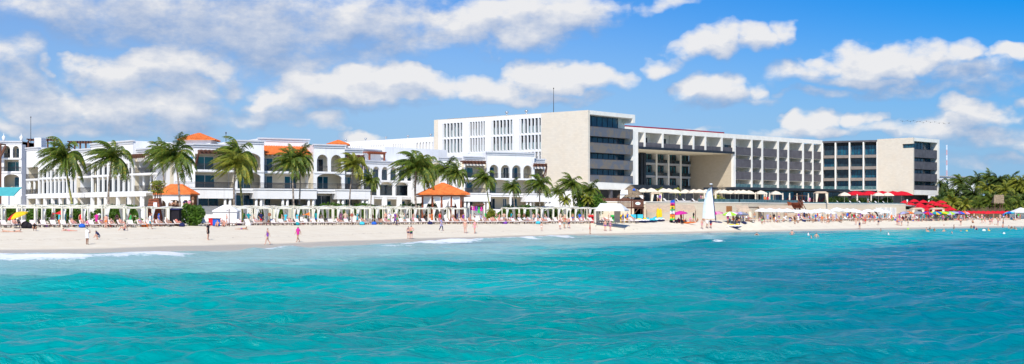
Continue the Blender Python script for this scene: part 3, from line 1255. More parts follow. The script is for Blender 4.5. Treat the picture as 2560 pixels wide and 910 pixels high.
# louvred white doors at the end of the wall, thin dark frames on the wall
Wt, root, o0 = RW[5]
for px in (2190, 2203, 2216, 2229):
    q = MB()
    s0 = Wt.s_(px, .3)
    s1 = Wt.s_(px + 11, .3)
    for k_ in range(12):
        zz = 2.3 + k_ * .23
        Wt.box(q, s0, s1, zz, zz + .15, .27, .33)
    Wt.box(q, s0, s0 + .12, 2.2, 5.1, .26, .38)
    Wt.box(q, s1 - .12, s1, 2.2, 5.1, .26, .38)
    q.build('louvred_door', M_fabw, root, o0)
for Wt, root, o0, pxs in ((RW[4][0], RW[4][1], RW[4][2], ((1865, 1897), (1908, 1932), (1960, 1995))),):
    for (a, b_) in pxs:
        s0, s1 = Wt.s_(a, .3), Wt.s_(b_, .3)
        q = MB()
        Wt.box(q, s0, s0 + .1, 2.1, 4.9, .26, .34)
        Wt.box(q, s1 - .1, s1, 2.1, 4.9, .26, .34)
        Wt.box(q, s0, s1, 4.9, 5.02, .26, .34)
        q.build('door_frame', M_wood, root, o0)
# orange wood panel
Wt, root, o0 = RW[3]
s0, s1 = Wt.s_(1816, .3), Wt.s_(1830, .3)
z0, z1 = Wt.z_(1820, 531, .3), Wt.z_(1820, 515, .3)
root2 = empty('wood_panel', Wt.p((s0 + s1) / 2, .3, z0))
tag(root2, 'square orange slatted wood panel mounted on the pale retaining wall', 'panel')
q = MB()
for k_ in range(6):
    zz = z0 + (z1 - z0) * k_ / 6
    Wt.box(q, s0, s1, zz + .02, zz + (z1 - z0) / 6 - .02, .26, .32)
q.build('slats', M_orangewood, root2, Wt.p((s0 + s1) / 2, .3, z0))
# small end wall right of the terrace
q = MB()
a, b_ = XY(2262, 338), XY(2302, 352)
We = Wall(a, b_)
We.box(q, .1, We.L, 1.5, 4.6, -.5, .1)
tag(q.build('garden_wall', M_retain, None, We.p(0, 0, 2)), 'low pale stone wall end stepping down right of the louvred doors', 'wall')

# black steel canopy (T shape) in front of the opening
cn = empty('steel_canopy', (XY(1655, 300).x, XY(1655, 300).y, ZT))
tag(cn, 'black steel T-shaped entrance canopy on one thick column in the hotel opening', 'canopy')
oc = tuple(cn.location)
Wc = Wall(XY(1586, 298), XY(1695, 305))
q = MB()
Wc.box(q, 0, Wc.L, 9.25, 10.25, -6, 0)
q.build('roof_beam', M_black, cn, oc)
q = MB()
Wc.box(q, Wc.s_(1649), Wc.s_(1661), ZT, 9.25, -1.6, -.4)
q.build('column', M_black, cn, oc)

# dark glazed pavilion with flat roof
pv = empty('glass_pavilion', (XY(1960, 345).x, XY(1960, 345).y, ZT))
tag(pv, 'long low black pavilion with blue glass walls and a flat roof on the pool terrace', 'pavilion')
op = tuple(pv.location)
Wp = Wall(XY(1826, 338), XY(2112, 375))
q = MB()
Wp.box(q, 0, Wp.L, Wp.z_(1960, 476), Wp.z_(1960, 470.5), -9, 1.6)
q.build('roof', M_black, pv, op)
q = MB()
zt_ = Wp.z_(1960, 476)
Wp.box(q, Wp.s_(1838), Wp.s_(1915), ZT, zt_, -6, -4)
Wp.box(q, Wp.s_(1915), Wp.L - .3, ZT, zt_, -6, -1.5)
q.build('core', M_dark, pv, op)
xs = [1914, 1947, 1960, 1996, 2018, 2036, 2056, 2074, 2110]
for i in range(len(xs) - 1):
    if i == 6:
        continue
    window(Wp, pv, op, Wp.s_(xs[i]) + .1, Wp.s_(xs[i + 1]) - .1, ZT + .05, zt_ - .2, -1.48, 2,
           [M_glasst, M_glass, M_glass, M_glassd, M_glass, M_glassd, M_glassd, M_glassd][i], M_black)
q = MB()
for k_ in range(26):
    px = 1972 + k_ * 4.2
    s0 = Wp.s_(px)
    Wp.box(q, s0, s0 + .32, ZT + .2, ZT + 1.5 + .4 * (k_ % 3), -1.2, -1.1)
q.build('red_chairs', mat('dark_red_fabric', (.14, .012, .02), .8, .2, 3), pv, op)
# restaurant sign block with red lettering
sg = empty('sign_block', (XY(2145, 362).x, XY(2145, 362).y, ZT))
tag(sg, 'black box sign with small red lettering above the red terrace parasols', 'sign')
os_ = tuple(sg.location)
Wsg = Wall(XY(2112, 362), XY(2181, 358))
q = MB()
Wsg.box(q, 0, Wsg.L, Wsg.z_(2145, 484), Wsg.z_(2145, 476), -3, 0)
Wsg.box(q, .6, 1.4, ZT, Wsg.z_(2145, 484), -2, -1.2)
Wsg.box(q, Wsg.L - 1.4, Wsg.L - .6, ZT, Wsg.z_(2145, 484), -2, -1.2)
q.build('box', M_dark, sg, os_)
q = MB()
zc = Wsg.z_(2145, 480)
for k_ in range(6):
    s0 = Wsg.s_(2137) + k_ * .24
    Wsg.box(q, s0, s0 + .05, zc - .12, zc + (.22 if k_ % 2 else .1), .01, .04)
    Wsg.box(q, s0 + .05, s0 + .16, zc + (.05 if k_ % 2 else -.12), zc + (.10 if k_ % 2 else -.07), .01, .04)
q.build('lettering', mat('red_lettering', (.55, .03, .02), .5, .05, 1), sg, os_)


# ================================================================== the white villas
def cornice(wall, parent, org, s0, s1, z, o):
    q = MB()
    wall.box(q, s0 - .12, s1 + .12, z - .62, z - .45, o, o + .14)
    wall.box(q, s0 - .22, s1 + .22, z - .22, z + .02, o - .3, o + .26)
    q.build('cornice', M_lgreyw, parent, org)


M_lgreyw = mat('cornice_paint', (.62, .63, .66), .7, .05, 1)


def villa(name, label, wall, bays, G, L1, L2, R, org_px, depth=14, cat='building', grp=None):
    p0 = wall.p(wall.s_(org_px), 0, 2.2)
    root = empty(name, p0)
    tag(root, label, cat, grp)
    for bay in bays:
        px0, px1, ty, o = bay['x'][0], bay['x'][1], bay['top'], bay.get('o', 0)
        s0, s1 = wall.s_(px0, o), wall.s_(px1, o)
        zt = wall.z_((px0 + px1) / 2, ty, o)
        dp = bay.get('dp', 2.5)
        sk, hol = MB(), []
        floors = [('L2', L2, bay.get('h2', R - .45)), ('L1', L1, L2 - .45), ('G', G, L1 - .75)]
        wd = .45
        arches = []
        for key, z0, z1 in floors:
            kind = bay.get(key, 'open')
            if kind == 'wall':
                continue
            if kind == 'open':
                e = bay.get('edge', .12)
                hol.append((s0 + e, s1 - e, z0, z1))
            elif kind.startswith('arch'):
                n = int(kind[4])
                low = kind.endswith('w')
                wpier = .55
                aw = (s1 - s0 - wpier * (n + 1)) / n
                for i in range(n):
                    a0 = s0 + wpier + i * (aw + wpier)
                    zs = z1 - (min(aw / 2, 1.0) if not low else .75)
                    zc = z1 + .12
                    hol.append((a0, a0 + aw, z0, zc))
                    arches.append((a0, a0 + aw, zs, zc))
        zsk = zt
        if bay.get('tile'):
            zsk = wall.z_((px0 + px1) / 2, bay['tile'][1], o + .7) - .25
        wall.holed(sk, s0, s1, 2.2, zsk, hol, o - wd, o)
        for a in arches:
            wall.archfill(sk, a[0], a[1], a[2], a[3], o - wd, o)
        sk.build('facade', M_white, root, p0)
        # recess: back wall, floors, core
        bk = MB()
        wall.box(bk, s0, s1, 2.2, R, o - dp - .3, o - dp)
        wall.box(bk, s0 + .01, s0 + .14, 2.2, R, o - dp, o - wd - .01)
        wall.box(bk, s1 - .14, s1 - .01, 2.2, R, o - dp, o - wd - .01)
        bk.build('recess_wall', M_cream, root, p0)
        co = MB()
        wall.box(co, s0, s1, 2.2, zt - .12, o - depth, o - dp - .3)
        if bay.get('tile'):
            wall.box(co, s0, s1, R - .5, zsk - .01, o - dp - .3, o - wd - .01)
            wall.box(co, s0, s1, zsk - .01, zt - .12, o - dp - .3, o - 2.55)
        else:
            wall.box(co, s0, s1, R, zt - .12, o - dp - .3, o - wd)
        co.build('core', M_white, root, p0)
        for z0 in (L2, L1):
            fl = MB()
            if bay.get('L2' if z0 == L2 else 'L1', 'open') != 'wall':
                ex = bay.get('slab2' if z0 == L2 else 'slab1', .14)
                wall.box(fl, s0 + .01, s1 - .01, z0 - .34, z0, o - dp, o + ex)
            if fl.v:
                fl.build('floor_slab', M_white, root, p0)
        # glazing
        for key, z0, z1 in floors:
            kind = bay.get(key, 'open')
            if kind == 'wall':
                continue
            wl = bay.get('w' + key)
            if wl is None:
                wl = [(.08, .55)]
            for (f0, f1) in wl:
                gm = bay.get('gm') or rnd.choice([M_glass, M_glass, M_glass, M_glasst, M_glassd])
                hh = min(z1 - z0 - .3, 2.35)
                window(wall, root, p0, s0 + (s1 - s0) * f0, s0 + (s1 - s0) * f1, z0 + .02, z0 + hh, o - dp + .01, 2, gm)
            if key != 'G' and not bay.get('norail'):
                ex = bay.get('slab2' if key == 'L2' else 'slab1', .14)
                railing(wall, root, p0, s0 + .1, s1 - .1, z0, o + ex - .12 if kind == 'open' else o - wd / 2)
        if bay.get('canopy'):
            c0, c1, co_ = bay['canopy']
            q = MB()
            a0, a1 = wall.s_(c0, o + co_), wall.s_(c1, o + co_)
            wall.box(q, a0, a1, L1 - 1.75, L1 - .2, o + co_ - .3, o + co_)
            wall.box(q, a0 - .12, a1 + .12, L1 - .2, L1, o + .02, o + co_ + .15)
            wall.box(q, a0, a0 + .3, L1 - 1.75, L1 - .2, o + .02, o + co_ - .3)
            wall.box(q, a1 - .3, a1, L1 - 1.75, L1 - .2, o + .02, o + co_ - .3)
            q.build('balcony_band', M_white, root, p0)
            n = max(2, int(round((a1 - a0) / 4.0)))
            for i in range(n):
                xc = a0 + .9 + (a1 - a0 - 1.8) * i / (n - 1)
                for dx in (-.42, .42):
                    q = MB()
                    c = wall.p(xc + dx, o + co_ - .45, 0)
                    q.bar((c[0], c[1], 2.2), (c[0], c[1], L1 - 1.75), .26, .22, 8)
                    q.build('column', M_offwhite, root, p0, True)
            railing(wall, root, p0, a0 + .1, a1 - .1, L1, o + co_ - .05)
        if bay.get('colm'):
            for px in bay['colm']:
                q = MB()
                c = wall.p(wall.s_(px, o), o - wd / 2, 0)
                q.bar((c[0], c[1], L1), (c[0], c[1], L2 - .4), .27, .23, 8)
                q.build('column', M_offwhite, root, p0, True)
        if bay.get('tile'):
            y0, y1 = bay['tile']
            za, zb = wall.z_((px0 + px1) / 2, y0, o - 2.5), wall.z_((px0 + px1) / 2, y1, o + .7)
            q = MB()
            A = [wall.p(s0 - .2, o + .7, zb), wall.p(s1 + .4, o + .7, zb), wall.p(s1 - .1, o - 2.5, za), wall.p(s0 - .1, o - 2.5, za)]
            B = [(v[0], v[1], v[2] - .18) for v in A]
            q.hexa(B + A)
            n = int((s1 - s0) / .3)
            for i in range(n):
                x = s0 + (s1 - s0) * (i + .5) / n
                q.bar(wall.p(x, o + .72, zb + .03), wall.p(x - .1, o - 2.5, za + .03), .09, .09, 5)
            q.build('tile_roof', M_tile, root, p0)
            q = MB()
            for i in range(12):
                x = s0 + (s1 - s0) * (i + .5) / 12
                wall.box(q, x - .06, x + .06, zb - .34, zb - .19, o - .4, o + .6)
            q.build('rafters', M_wood, root, p0)
        if not bay.get('nocorn'):
            cornice(wall, root, p0, s0, s1, zt, o - (2.6 if bay.get('tile') else 0))
        if bay.get('pergola'):
            x0, x1, yy, oo = bay['pergola']
            a0, a1 = wall.s_(x0, o + oo), wall.s_(x1, o + oo)
            zp = wall.z_((x0 + x1) / 2, yy, o + oo)
            q = MB()
            wall.box(q, a0, a1, zp - .5, zp - .1, o + oo - .25, o + oo)
            n = max(3, int((a1 - a0) / .7))
            for i in range(n):
                x = a0 + (a1 - a0) * (i + .5) / n
                wall.box(q, x - .12, x + .12, zp - .1, zp + .2, o - .1, o + oo + .5)
            c = bay.get('brace')
            if c:
                ax = a0 if c < 0 else a1
                q.bar(wall.p(ax, o + oo - .1, zp - .3), wall.p(ax + (0), o + .0, zp - 2.6), .16, .16, 4)
                q.bar(wall.p(ax, o + oo - .1, zp - .3), wall.p(ax + c * .3, o + oo * .3, zp - 2.4), .14, .14, 4)
            q.build('pergola', M_wood, root, p0)
    return root, p0


def hip_roof(mb, cx, cy, hx, hy, z0, z1, rz=0.0, ridge=0.0, ov=0.0, tiles=True):
    ca, sa = math.cos(rz), math.sin(rz)

    def T(x, y, z):
        return (cx + x * ca - y * sa, cy + x * sa + y * ca, z)
    c = [T(-hx, -hy, z0), T(hx, -hy, z0), T(hx, hy, z0), T(-hx, hy, z0)]
    r0, r1 = T(-ridge, 0, z1), T(ridge, 0, z1)
    if ridge > 0:
        mb.quad(c[0], c[1], r1, r0)
        mb.quad(c[2], c[3], r0, r1)
        mb.tri(c[1], c[2], r1)
        mb.tri(c[3], c[0], r0)
    else:
        for i in range(4):
            mb.tri(c[i], c[(i + 1) % 4], r0)
    mb.quad(c[3], c[2], c[1], c[0])
    ct = [T(-hx, -hy, z0 - .16), T(hx, -hy, z0 - .16), T(hx, hy, z0 - .16), T(-hx, hy, z0 - .16)]
    for i in range(4):
        j = (i + 1) % 4
        mb.quad(ct[i], ct[j], c[j], c[i])
    if tiles:
        for i in range(4):
            a, b_ = Vector(c[i]), Vector(c[(i + 1) % 4])
            ap = Vector(r0) if ridge == 0 or i in (3,) else Vector(r1)
            n = int((b_ - a).length / .32)
            for k_ in range(n):
                t = (k_ + .5) / n
                e = a.lerp(b_, t)
                f = 1 - abs(2 * t - 1)
                if ridge > 0 and i in (0, 2):
                    continue
                top = a.lerp(ap, f) if t < .5 else b_.lerp(ap, f)
                mb.bar(e + Vector((0, 0, .03)), top + Vector((0, 0, .03)), .07, .05, 4, cap=False)


# central villa
VC = Wall(XY(432, 213), XY(880, 229))
G0, L1, L2, RR = 4.85, 7.85, 10.95, 14.3
bays = [
 dict(x=(436, 486), top=359, o=0, L2='wall', L1='wall', G='wall', nocorn=False),
 dict(x=(486, 586), top=360, o=.2, wL2=[(.12, .58)], wL1=[(.12, .60)], wG=[(.2, .7)], slab2=.9, slab1=.3,
      canopy=(436, 584, 2.2), pergola=(497, 590, 378, 1.5), brace=-1, h2=13.6),
 dict(x=(586, 660), top=350.5, o=1.2, L2='arch1', L1='arch1w', wL2=[(.3, .7)], wL1=[(.2, .7)], wG=[(.1, .8)], edge=.3),
 dict(x=(660, 785), top=344, o=-.6, L2='open', wL2=[(.0, .26), (.52, .75)], wL1=[(.0, .26), (.50, .74)], wG=[(.0, .22), (.52, .78)],
      tile=(366, 384.5), h2=13.75, canopy=(636, 792, 2.6), R=14.3),
 dict(x=(785, 862), top=361, o=1.2, L2='arch2', L1='arch1w', wL2=[(.12, .46)], wL1=[(.28, .62)], wG=[(.1, .7)], edge=.3),
 dict(x=(862, 905), top=372, o=-.4, wL2=[(.1, .6)], wL1=[(.1, .75)], wG=[(.2, .7)], slab2=.8, canopy=(842, 926, 2.4),
      pergola=(868, 912, 390, 1.4), brace=1, h2=13.2),
]
vc, vo = villa('villa_building', 'central white villa with orange tiled roofs and arched tower bays', VC, bays, G0, L1, L2, RR, 640)
# the corner tower with pyramid roof and the small one further right
for (px, d, hw, ye, ya, yb) in ((498, 226, 46, 347.5, 332, 360), (846, 262, 28, 360, 349.5, 368)):
    q = MB()
    p = XY(px, d)
    hx = hw / FOC * d
    hip_roof(q, p.x, p.y, hx, hx, CAMZ + (HY - ye) / FOC * (d - hx), CAMZ + (HY - ya) / FOC * d, .08)
    q.build('tile_roof', M_tile, vc, vo)
    q = MB()
    hb = hx * .78
    q.box(p.x - hb, p.x + hb, p.y - hb, p.y + hb, CAMZ + (HY - yb - 12) / FOC * d, CAMZ + (HY - ye) / FOC * (d - hx) - .1)
    q.build('roof_tower', M_offwhite, vc, vo)
q = MB()
VC.box(q, VC.s_(470), VC.s_(482), VC.z_(476, 408), VC.z_(476, 391.5), .02, .10)
q.build('blue_shutter', mat('sky_blue_paint', (.12, .33, .62), .5, .1, 2), vc, vo)
# plain side wing left of the central villa
VS = Wall(XY(404, 232), XY(437, 226))
root, p0 = villa('villa_annex', 'plain white villa wing with a narrow arched window behind the tiled pavilion', VS,
                 [dict(x=(404, 437), top=420, o=0, L2='wall', L1='wall', G='wall'),
                  dict(x=(437, 474), top=408, o=-.3, L2='wall', L1='wall', G='wall', nocorn=True)], G0, 7.6, 10.7, 10.9, 420, 8)
q = MB()
VS.box(q, VS.s_(410), VS.s_(418), VS.z_(414, 466), VS.z_(414, 441), .02, .06)
q.lathe([(0.01, 0), (.3, 0)], 4, VS.p(VS.s_(414), .05, 7))
q.build('window', M_glassd, root, p0)
# small pavilion with orange hip roof and arches
pvx = XY(440, 205)
root = empty('tiled_pavilion', (pvx.x, pvx.y, 2.2))
tag(root, 'small white arcaded restaurant pavilion with an orange hipped tile roof behind the round bush', 'pavilion')
op = tuple(root.location)
q = MB()
hip_roof(q, pvx.x + .1, pvx.y, 3.0, 3.0, CAMZ + (HY - 484) / FOC * 202, CAMZ + (HY - 460) / FOC * 205, .0, .9, tiles=True)
q.build('tile_roof', M_tile, root, op)
Wq = Wall((pvx.x - 2.9, pvx.y - 2.7), (pvx.x + 2.9, pvx.y - 2.7))
q = MB()
zt_ = CAMZ + (HY - 486) / FOC * 202
hs, ar = [], []
for (a0, a1) in ((.4, 2.0), (2.35, 4.4), (4.7, 5.6)):
    hs.append((a0, a1, 3.0, 5.75))
    ar.append((a0, a1, 5.0, 5.75))
Wq.holed(q, 0, Wq.L, 2.2, zt_, hs, -.35, 0)
for a in ar:
    Wq.archfill(q, *a, -.35, 0)
q.build('arcade_wall', M_offwhite, root, op)
q = MB()
Wq.box(q, 0, Wq.L, 2.2, zt_, -5.4, -5.1)
q.build('rear_wall', M_offwhite, root, op)
q = MB()
Wq.box(q, .1, Wq.L - .1, 3.0, zt_ - .1, -5.0, -4.9)
q.build('interior', mat('brown_interior', (.16, .10, .06), .8, .3, 1), root, op)

# colonnade villa (left)
VW = Wall(XY(66, 262), XY(404, 222))
G1, C1, C2, RC = 4.4, 7.55, 10.75, 13.6
root, p0 = villa('villa_colonnade', 'long white villa wing with tall paired columns and dark window slots', VW, [
 dict(x=(66, 96), top=368, o=-2.0, wL2=[(.3, .8)], wL1=[(.3, .8)], wG=[(.2, .8)], colm=(72, 84)),
 dict(x=(96, 186), top=381, o=0, L2='open', L1='open', G='open', wL2=[(.01, .99)],
      wL1=[(.01, .99)], wG=[(.1, .25), (.35, .5), (.6, .7), (.8, .92)], dp=.9, h2=12.3, norail=True, gm=M_glassd),
 dict(x=(186, 228), top=372, o=-.8, wL2=[(.1, .5), (.6, .85)], wL1=[(.1, .5), (.6, .85)], wG=[(.1, .4)]),
 dict(x=(228, 332), top=354.5, o=0, wL2=[(.01, .99)],
      wL1=[(.01, .99)], wG=[(.1, .2), (.5, .6), (.75, .87)], dp=.9, h2=12.6, norail=True, gm=M_glassd),
 dict(x=(332, 404), top=370, o=-.8, wL2=[(.04, .30), (.42, .58), (.66, .95)], wL1=[(.04, .30), (.42, .58), (.66, .95)],
      wG=[(.38, .52)], colm=(357, 375, 392), slab2=.9, slab1=.6, pergola=(326, 360, 388, 1.2), h2=12.9)],
 G1, C1, C2, RC, 220)
for px in (97.5, 107, 118, 127, 137, 147, 157.5, 167.5, 178, 230, 245, 257.5, 270, 282.5, 296, 309, 322, 331):
    s0 = VW.s_(px)
    q = MB()
    VW.box(q, s0 - .17, s0 + .17, C1, VW.z_(px, 421 if px < 190 else 405), -.25, .12)
    q.build('column', M_offwhite, root, p0)
for px in (91, 110, 129, 148, 168, 186, 228, 245, 262, 292, 320, 352):
    s0 = VW.s_(px, .9)
    q = MB()
    VW.box(q, s0 - .3, s0 + .3, 2.2, C1 - .95, .4, .9)
    q.build('pier', M_white, root, p0)
for a, b_ in ((70, 202), (214, 356)):
    q = MB()
    VW.box(q, VW.s_(a, .9), VW.s_(b_, .9), C1 - .95, C1 - .05, .2, 1.0)
    q.build('arcade_beam', M_white, root, p0)
for (a, b_, y0, y1, d, mm, nm) in ((86, 103, 358, 344.5, 275, M_white, 'roof_hut'), (70, 135, 352, 349, 280, M_wood, 'pergola'),
                              (172, 228, 357, 355, 262, M_wood, 'pergola'), (336, 357, 371, 359, 236, M_tile, 'tile_roof')):
    q = MB()
    A, B = XY(a, d), XY(b_, d)
    z0, z1 = CAMZ + (HY - y0) / FOC * d, CAMZ + (HY - y1) / FOC * d
    if nm == 'pergola':
        n = 8
        for i in range(n + 1):
            x = A.x + (B.x - A.x) * i / n
            q.box(x - .12, x + .12, A.y - .6, A.y + 2.4, z1 - .05, z1 + .2)
            if i % 2 == 0:
                q.box(x - .14, x + .14, A.y, A.y + .3, z0 - 2.6, z1 - .3)
        q.box(A.x, B.x, A.y, A.y + .3, z1 - .3, z1 - .05)
    else:
        q.box(A.x, B.x, A.y, A.y + 3, z0 - 1.5, z1)
    q.build(nm, mm, root, p0)

# far-left villa
VL = Wall(XY(-60, 284), XY(54, 284))
root, p0 = villa('villa_building', 'far left white villa with two rounded arches on its upper storey and roof finials', VL, [
 dict(x=(-60, 3), top=352, o=-1, wL2=[(.1, .6)], wL1=[(.1, .6)], wG=[(.2, .8)]),
 dict(x=(3, 54), top=352.5, o=0, L2='arch2', L1='open', G='arch1w', wL2=[(.1, .45), (.55, .9)], wL1=[(.1, .9)], wG=[(.45, .95)], edge=.6,
      slab2=.2, slab1=.2)], 9.4, 12.9, 15.9, 18.9, 20)
for px in (8, 52):
    q = MB()
    c = VL.p(VL.s_(px), -.3, VL.z_(20, 352))
    q.lathe([(.05, 0), (.35, .1), (.3, .4), (.42, .7), (.3, 1.0), (.08, 1.2), (.03, 1.7)], 10, c)
    q.build('finial', M_white, root, p0, True)
q = MB()
VL.box(q, VL.s_(54) - .4, VL.s_(54), 2.2, VL.z_(54, 352.5), -12, -.46)
q.build('side_wall', M_white, root, p0)
q = MB()
a = VL.p(VL.s_(-20), 2.4, 0)
VL.box(q, VL.s_(-25), VL.s_(17), VL.z_(5, 363), VL.z_(5, 360), .5, 4)
VL.box(q, VL.s_(-2, 4), VL.s_(2, 4), 2.2, VL.z_(5, 361), 3.6, 4)
q.bar(VL.p(VL.s_(14, 4), 3.8, VL.z_(14, 366)), VL.p(VL.s_(0, 3), 3.8, VL.z_(0, 402)), .3, .3, 4)
q.build('pergola', M_wood, root, p0)

# arcade villa between central and right
VA = Wall(XY(905, 262), XY(1100, 280))
root, p0 = villa('villa_arcade', 'white villa with a row of narrow arches over wide arches behind the palms', VA, [
 dict(x=(905, 1100), top=404, o=0, L2='arch9', L1='arch5w', G='open', wL2=[(.02, .98)], wL1=[(.0, .98)], wG=[(.05, .2), (.3, .42), (.5, .6)],
      h2=13.2, dp=1.6, norail=True)], G0, 7.3, 10.5, 13.3, 950)
for px in (905, 930, 963, 1000, 1037, 1075):
    q = MB()
    s0 = VA.s_(px, .3)
    VA.box(q, s0 - .55, s0 + .55, 2.2, 7.3, -.2, .3)
    q.build('pier', M_white, root, p0)
q = MB()
VA.box(q, VA.s_(906, -4), VA.s_(1000, -4), 13.3, VA.z_(950, 374, -4), -12, -4)
VA.box(q, VA.s_(962, -3), VA.s_(1118, -3), 13.3, VA.z_(1040, 371, -3), -9, -3)
q.build('upper_storey', M_white, root, p0)
cornice(VA, root, p0, VA.s_(862, -4), VA.s_(962, -4), VA.z_(950, 374, -4), -4)
q = MB()
a0, a1 = VA.s_(921, -2), VA.s_(964, -2)
zp = VA.z_(940, 382, -2)
VA.box(q, a0, a1, zp - .3, zp, -2.3, -2)
for i in range(8):
    x = a0 + (a1 - a0) * (i + .5) / 8
    VA.box(q, x - .1, x + .1, zp, zp + .25, -4, -1.5)
for x in (a0 + .3, a1 - .4):
    VA.box(q, x, x + .3, 13.3, zp - .3, -2.3, -2)
q.build('pergola', M_redwood, root, p0)

# right villa
VR = Wall(XY(1160, 262), XY(1372, 272))
root, p0 = villa('villa_building', 'right white villa with four arches and brown pergolas in front of the stone hotel', VR, [
 dict(x=(1100, 1162), top=393, o=-1.5, L2='wall', L1='wall', G='wall'),
 dict(x=(1162, 1218), top=391, o=0, wL2=[(.05, .6)], wL1=[(.05, .6)], wG=[(.3, .6)], slab2=.5, canopy=(1160, 1227, 2.4),
      pergola=(1157, 1215, 404, 1.6), h2=13.4),
 dict(x=(1218, 1336), top=380.5, o=1.0, L2='arch4', L1='arch2w', G='open', wL2=[(.08, .26), (.46, .56), (.60, .76)], wL1=[(.1, .3), (.6, .8)],
      wG=[(.15, .28), (.45, .52), (.58, .75)], edge=.3),
 dict(x=(1336, 1362), top=397, o=0, wL2=[(.0, .6)], wL1=[(.1, .7)], wG=[(.3, .6)], pergola=(1334, 1368, 411, 1.6), brace=1, h2=13.0,
      canopy=(1315, 1382, 2.4))], G0 - .4, 7.75, 10.9, 14.0, 1250)
q = MB()
VR.box(q, VR.s_(1275, 1.1), VR.s_(1279, 1.1), 2.2, 7.4, .7, 1.1)
q.build('column', M_white, root, p0)
# long white wall and roofs behind arcade up to the hotel
q = MB()
A, B = XY(1040, 300), XY(1170, 290)
Wb = Wall(A, B)
Wb.box(q, 0, Wb.L, 3, Wb.z_(1100, 385), -6, 0)
o = q.build('villa_annex', M_white, None, Wb.p(0, 0, 3))
tag(o, 'plain white building block between the arcade villa and the stone hotel', 'building')


# ================================================================== vegetation
def leaf_mat(name, c1, c2, c3):
    m = bpy.data.materials.new(name)
    m.use_nodes = True
    w = NT(m.node_tree)
    b = m.node_tree.nodes['Principled BSDF']
    b.inputs['Roughness'].default_value = .55
    b.inputs['Specular IOR Level'].default_value = .35
    tc = w.new('ShaderNodeTexCoord').outputs['Object']
    n = w.noise(tc, 1.4, 4, .6)
    c = w.mix(w.ramp(n, .35, .52), rgba(c1), rgba(c2))
    c = w.mix(w.ramp(w.noise(tc, 2.3, 2, .5), .55, .68), c, rgba(c3))
    w.l.new(c, b.inputs['Base Color'])
    tr = w.new('ShaderNodeBsdfTranslucent')
    w.l.new(c, tr.inputs[0])
    mx = w.new('ShaderNodeMixShader')
    mx.inputs[0].default_value = .28
    w.l.new(b.outputs[0], mx.inputs[1])
    w.l.new(tr.outputs[0], mx.inputs[2])
    w.l.new(mx.outputs[0], m.node_tree.nodes['Material Output'].inputs[0])
    return m


M_frond = leaf_mat('palm_frond', (.06, .105, .016), (.125, .19, .020), (.34, .30, .035))
M_frondd = leaf_mat('dark_palm_frond', (.04, .075, .018), (.075, .12, .022), (.16, .16, .03))
M_frondy = leaf_mat('yellow_palm_frond', (.12, .17, .02), (.26, .28, .03), (.40, .33, .04))
M_leaf = leaf_mat('bush_leaf', (.045, .11, .012), (.085, .18, .015), (.15, .26, .03))
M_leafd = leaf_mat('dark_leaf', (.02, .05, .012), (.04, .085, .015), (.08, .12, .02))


def palm_proto(seed, R=3.6, H=9, nf=26, wind=(-1.0, .15), lean=(0, 0), trunk_r=.17, mtrunk=None, mleaf=None, young=False):
    """trunk base at the origin, fronds streaming with the wind"""
    r = random.Random(seed)
    root = empty('palm_tree', (0, 0, 0))
    t = MB()
    n = 12
    pts = []
    for i in range(n + 1):
        f = i / n
        pts.append(Vector((lean[0] * f * f + .12 * math.sin(f * 5 + seed), lean[1] * f * f, H * f)))
    for i in range(n):
        f = i / n
        ra = trunk_r * (1.45 - f * .6) if i == 0 else trunk_r * (1.15 - f * .4)
        t.bar(pts[i], pts[i + 1], ra * (1.06 if i % 2 else .96), trunk_r * (1.15 - (f + 1 / n) * .4), 8)
    top = pts[-1]
    t.build('trunk', mtrunk or M_bark, root, (0, 0, 0), True)
    c = MB()
    wv = Vector((wind[0], wind[1], 0))
    for k in range(nf):
        az = 2 * math.pi * (k * .381966 + r.random() * .05)
        lv = (k + .5) / nf
        el = math.radians(80 - 100 * lv ** .9 + r.uniform(-9, 9))
        L = R * r.uniform(.9, 1.2) * (1.0 if not young else .9)
        d = Vector((math.cos(az) * math.cos(el), math.sin(az) * math.cos(el), math.sin(el)))
        ns = 13
        p = top.copy() + Vector((0, 0, .1))
        prev = p.copy()
        step = L / ns
        for i in range(ns):
            f = (i + 1) / ns
            d = (d + wv * (.085 + .10 * f) * (.35 if d.dot(wv) < 0 else 1.0) + Vector((0, 0, (-.06 - .15 * f) * (1 + 1.1 * max(0.0, -d.dot(wv)))))).normalized()
            q = p + d * step
            c.bar(p, q, .045 * (1 - f * .8), .045 * (1 - (f + .08) * .8), 3, cap=False)
            side = d.cross(Vector((0, 0, 1)))
            if side.length < .05:
                side = Vector((1, 0, 0))
            side.normalize()
            upv = side.cross(d)
            ll = R * .28 * math.sin(math.pi * min(1, f * .86 + .12)) ** .7
            for u in (0, .25, .5, .75):
                b0 = p.lerp(q, u)
                for s_ in (-1, 1):
                    dr = r.uniform(.25, .8)
                    tip = b0 + (side * s_ * .62 + d * .55 - upv * .05 + wv * .45 + Vector((0, 0, -dr))).normalized() * ll * r.uniform(.75, 1.1)
                    wd = .045 + .02 * r.random()
                    a_ = b0 + d * wd
                    b_ = b0 - d * wd
                    mid = b0.lerp(tip, .55) + side * s_ * .03
                    c.quad(a_, mid + d * wd * .9, tip, mid - d * wd * .9)
                    c.tri(b_, a_, mid)
            p = q
    c.build('crown', mleaf or M_frond, root, (0, 0, 0))
    if not young:
        nb = MB()
        for k in range(7):
            a_ = 6.28 * k / 7
            nb.lathe([(.01, -.16), (.12, -.08), (.14, .02), (.08, .12), (.01, .15)], 6, (top.x + .22 * math.cos(a_), top.y + .22 * math.sin(a_), top.z - .12))
        nb.build('coconuts', mat('coconut', (.12, .14, .03), .6, .3, 3), root, (0, 0, 0), True)
    root['H'] = H
    return root


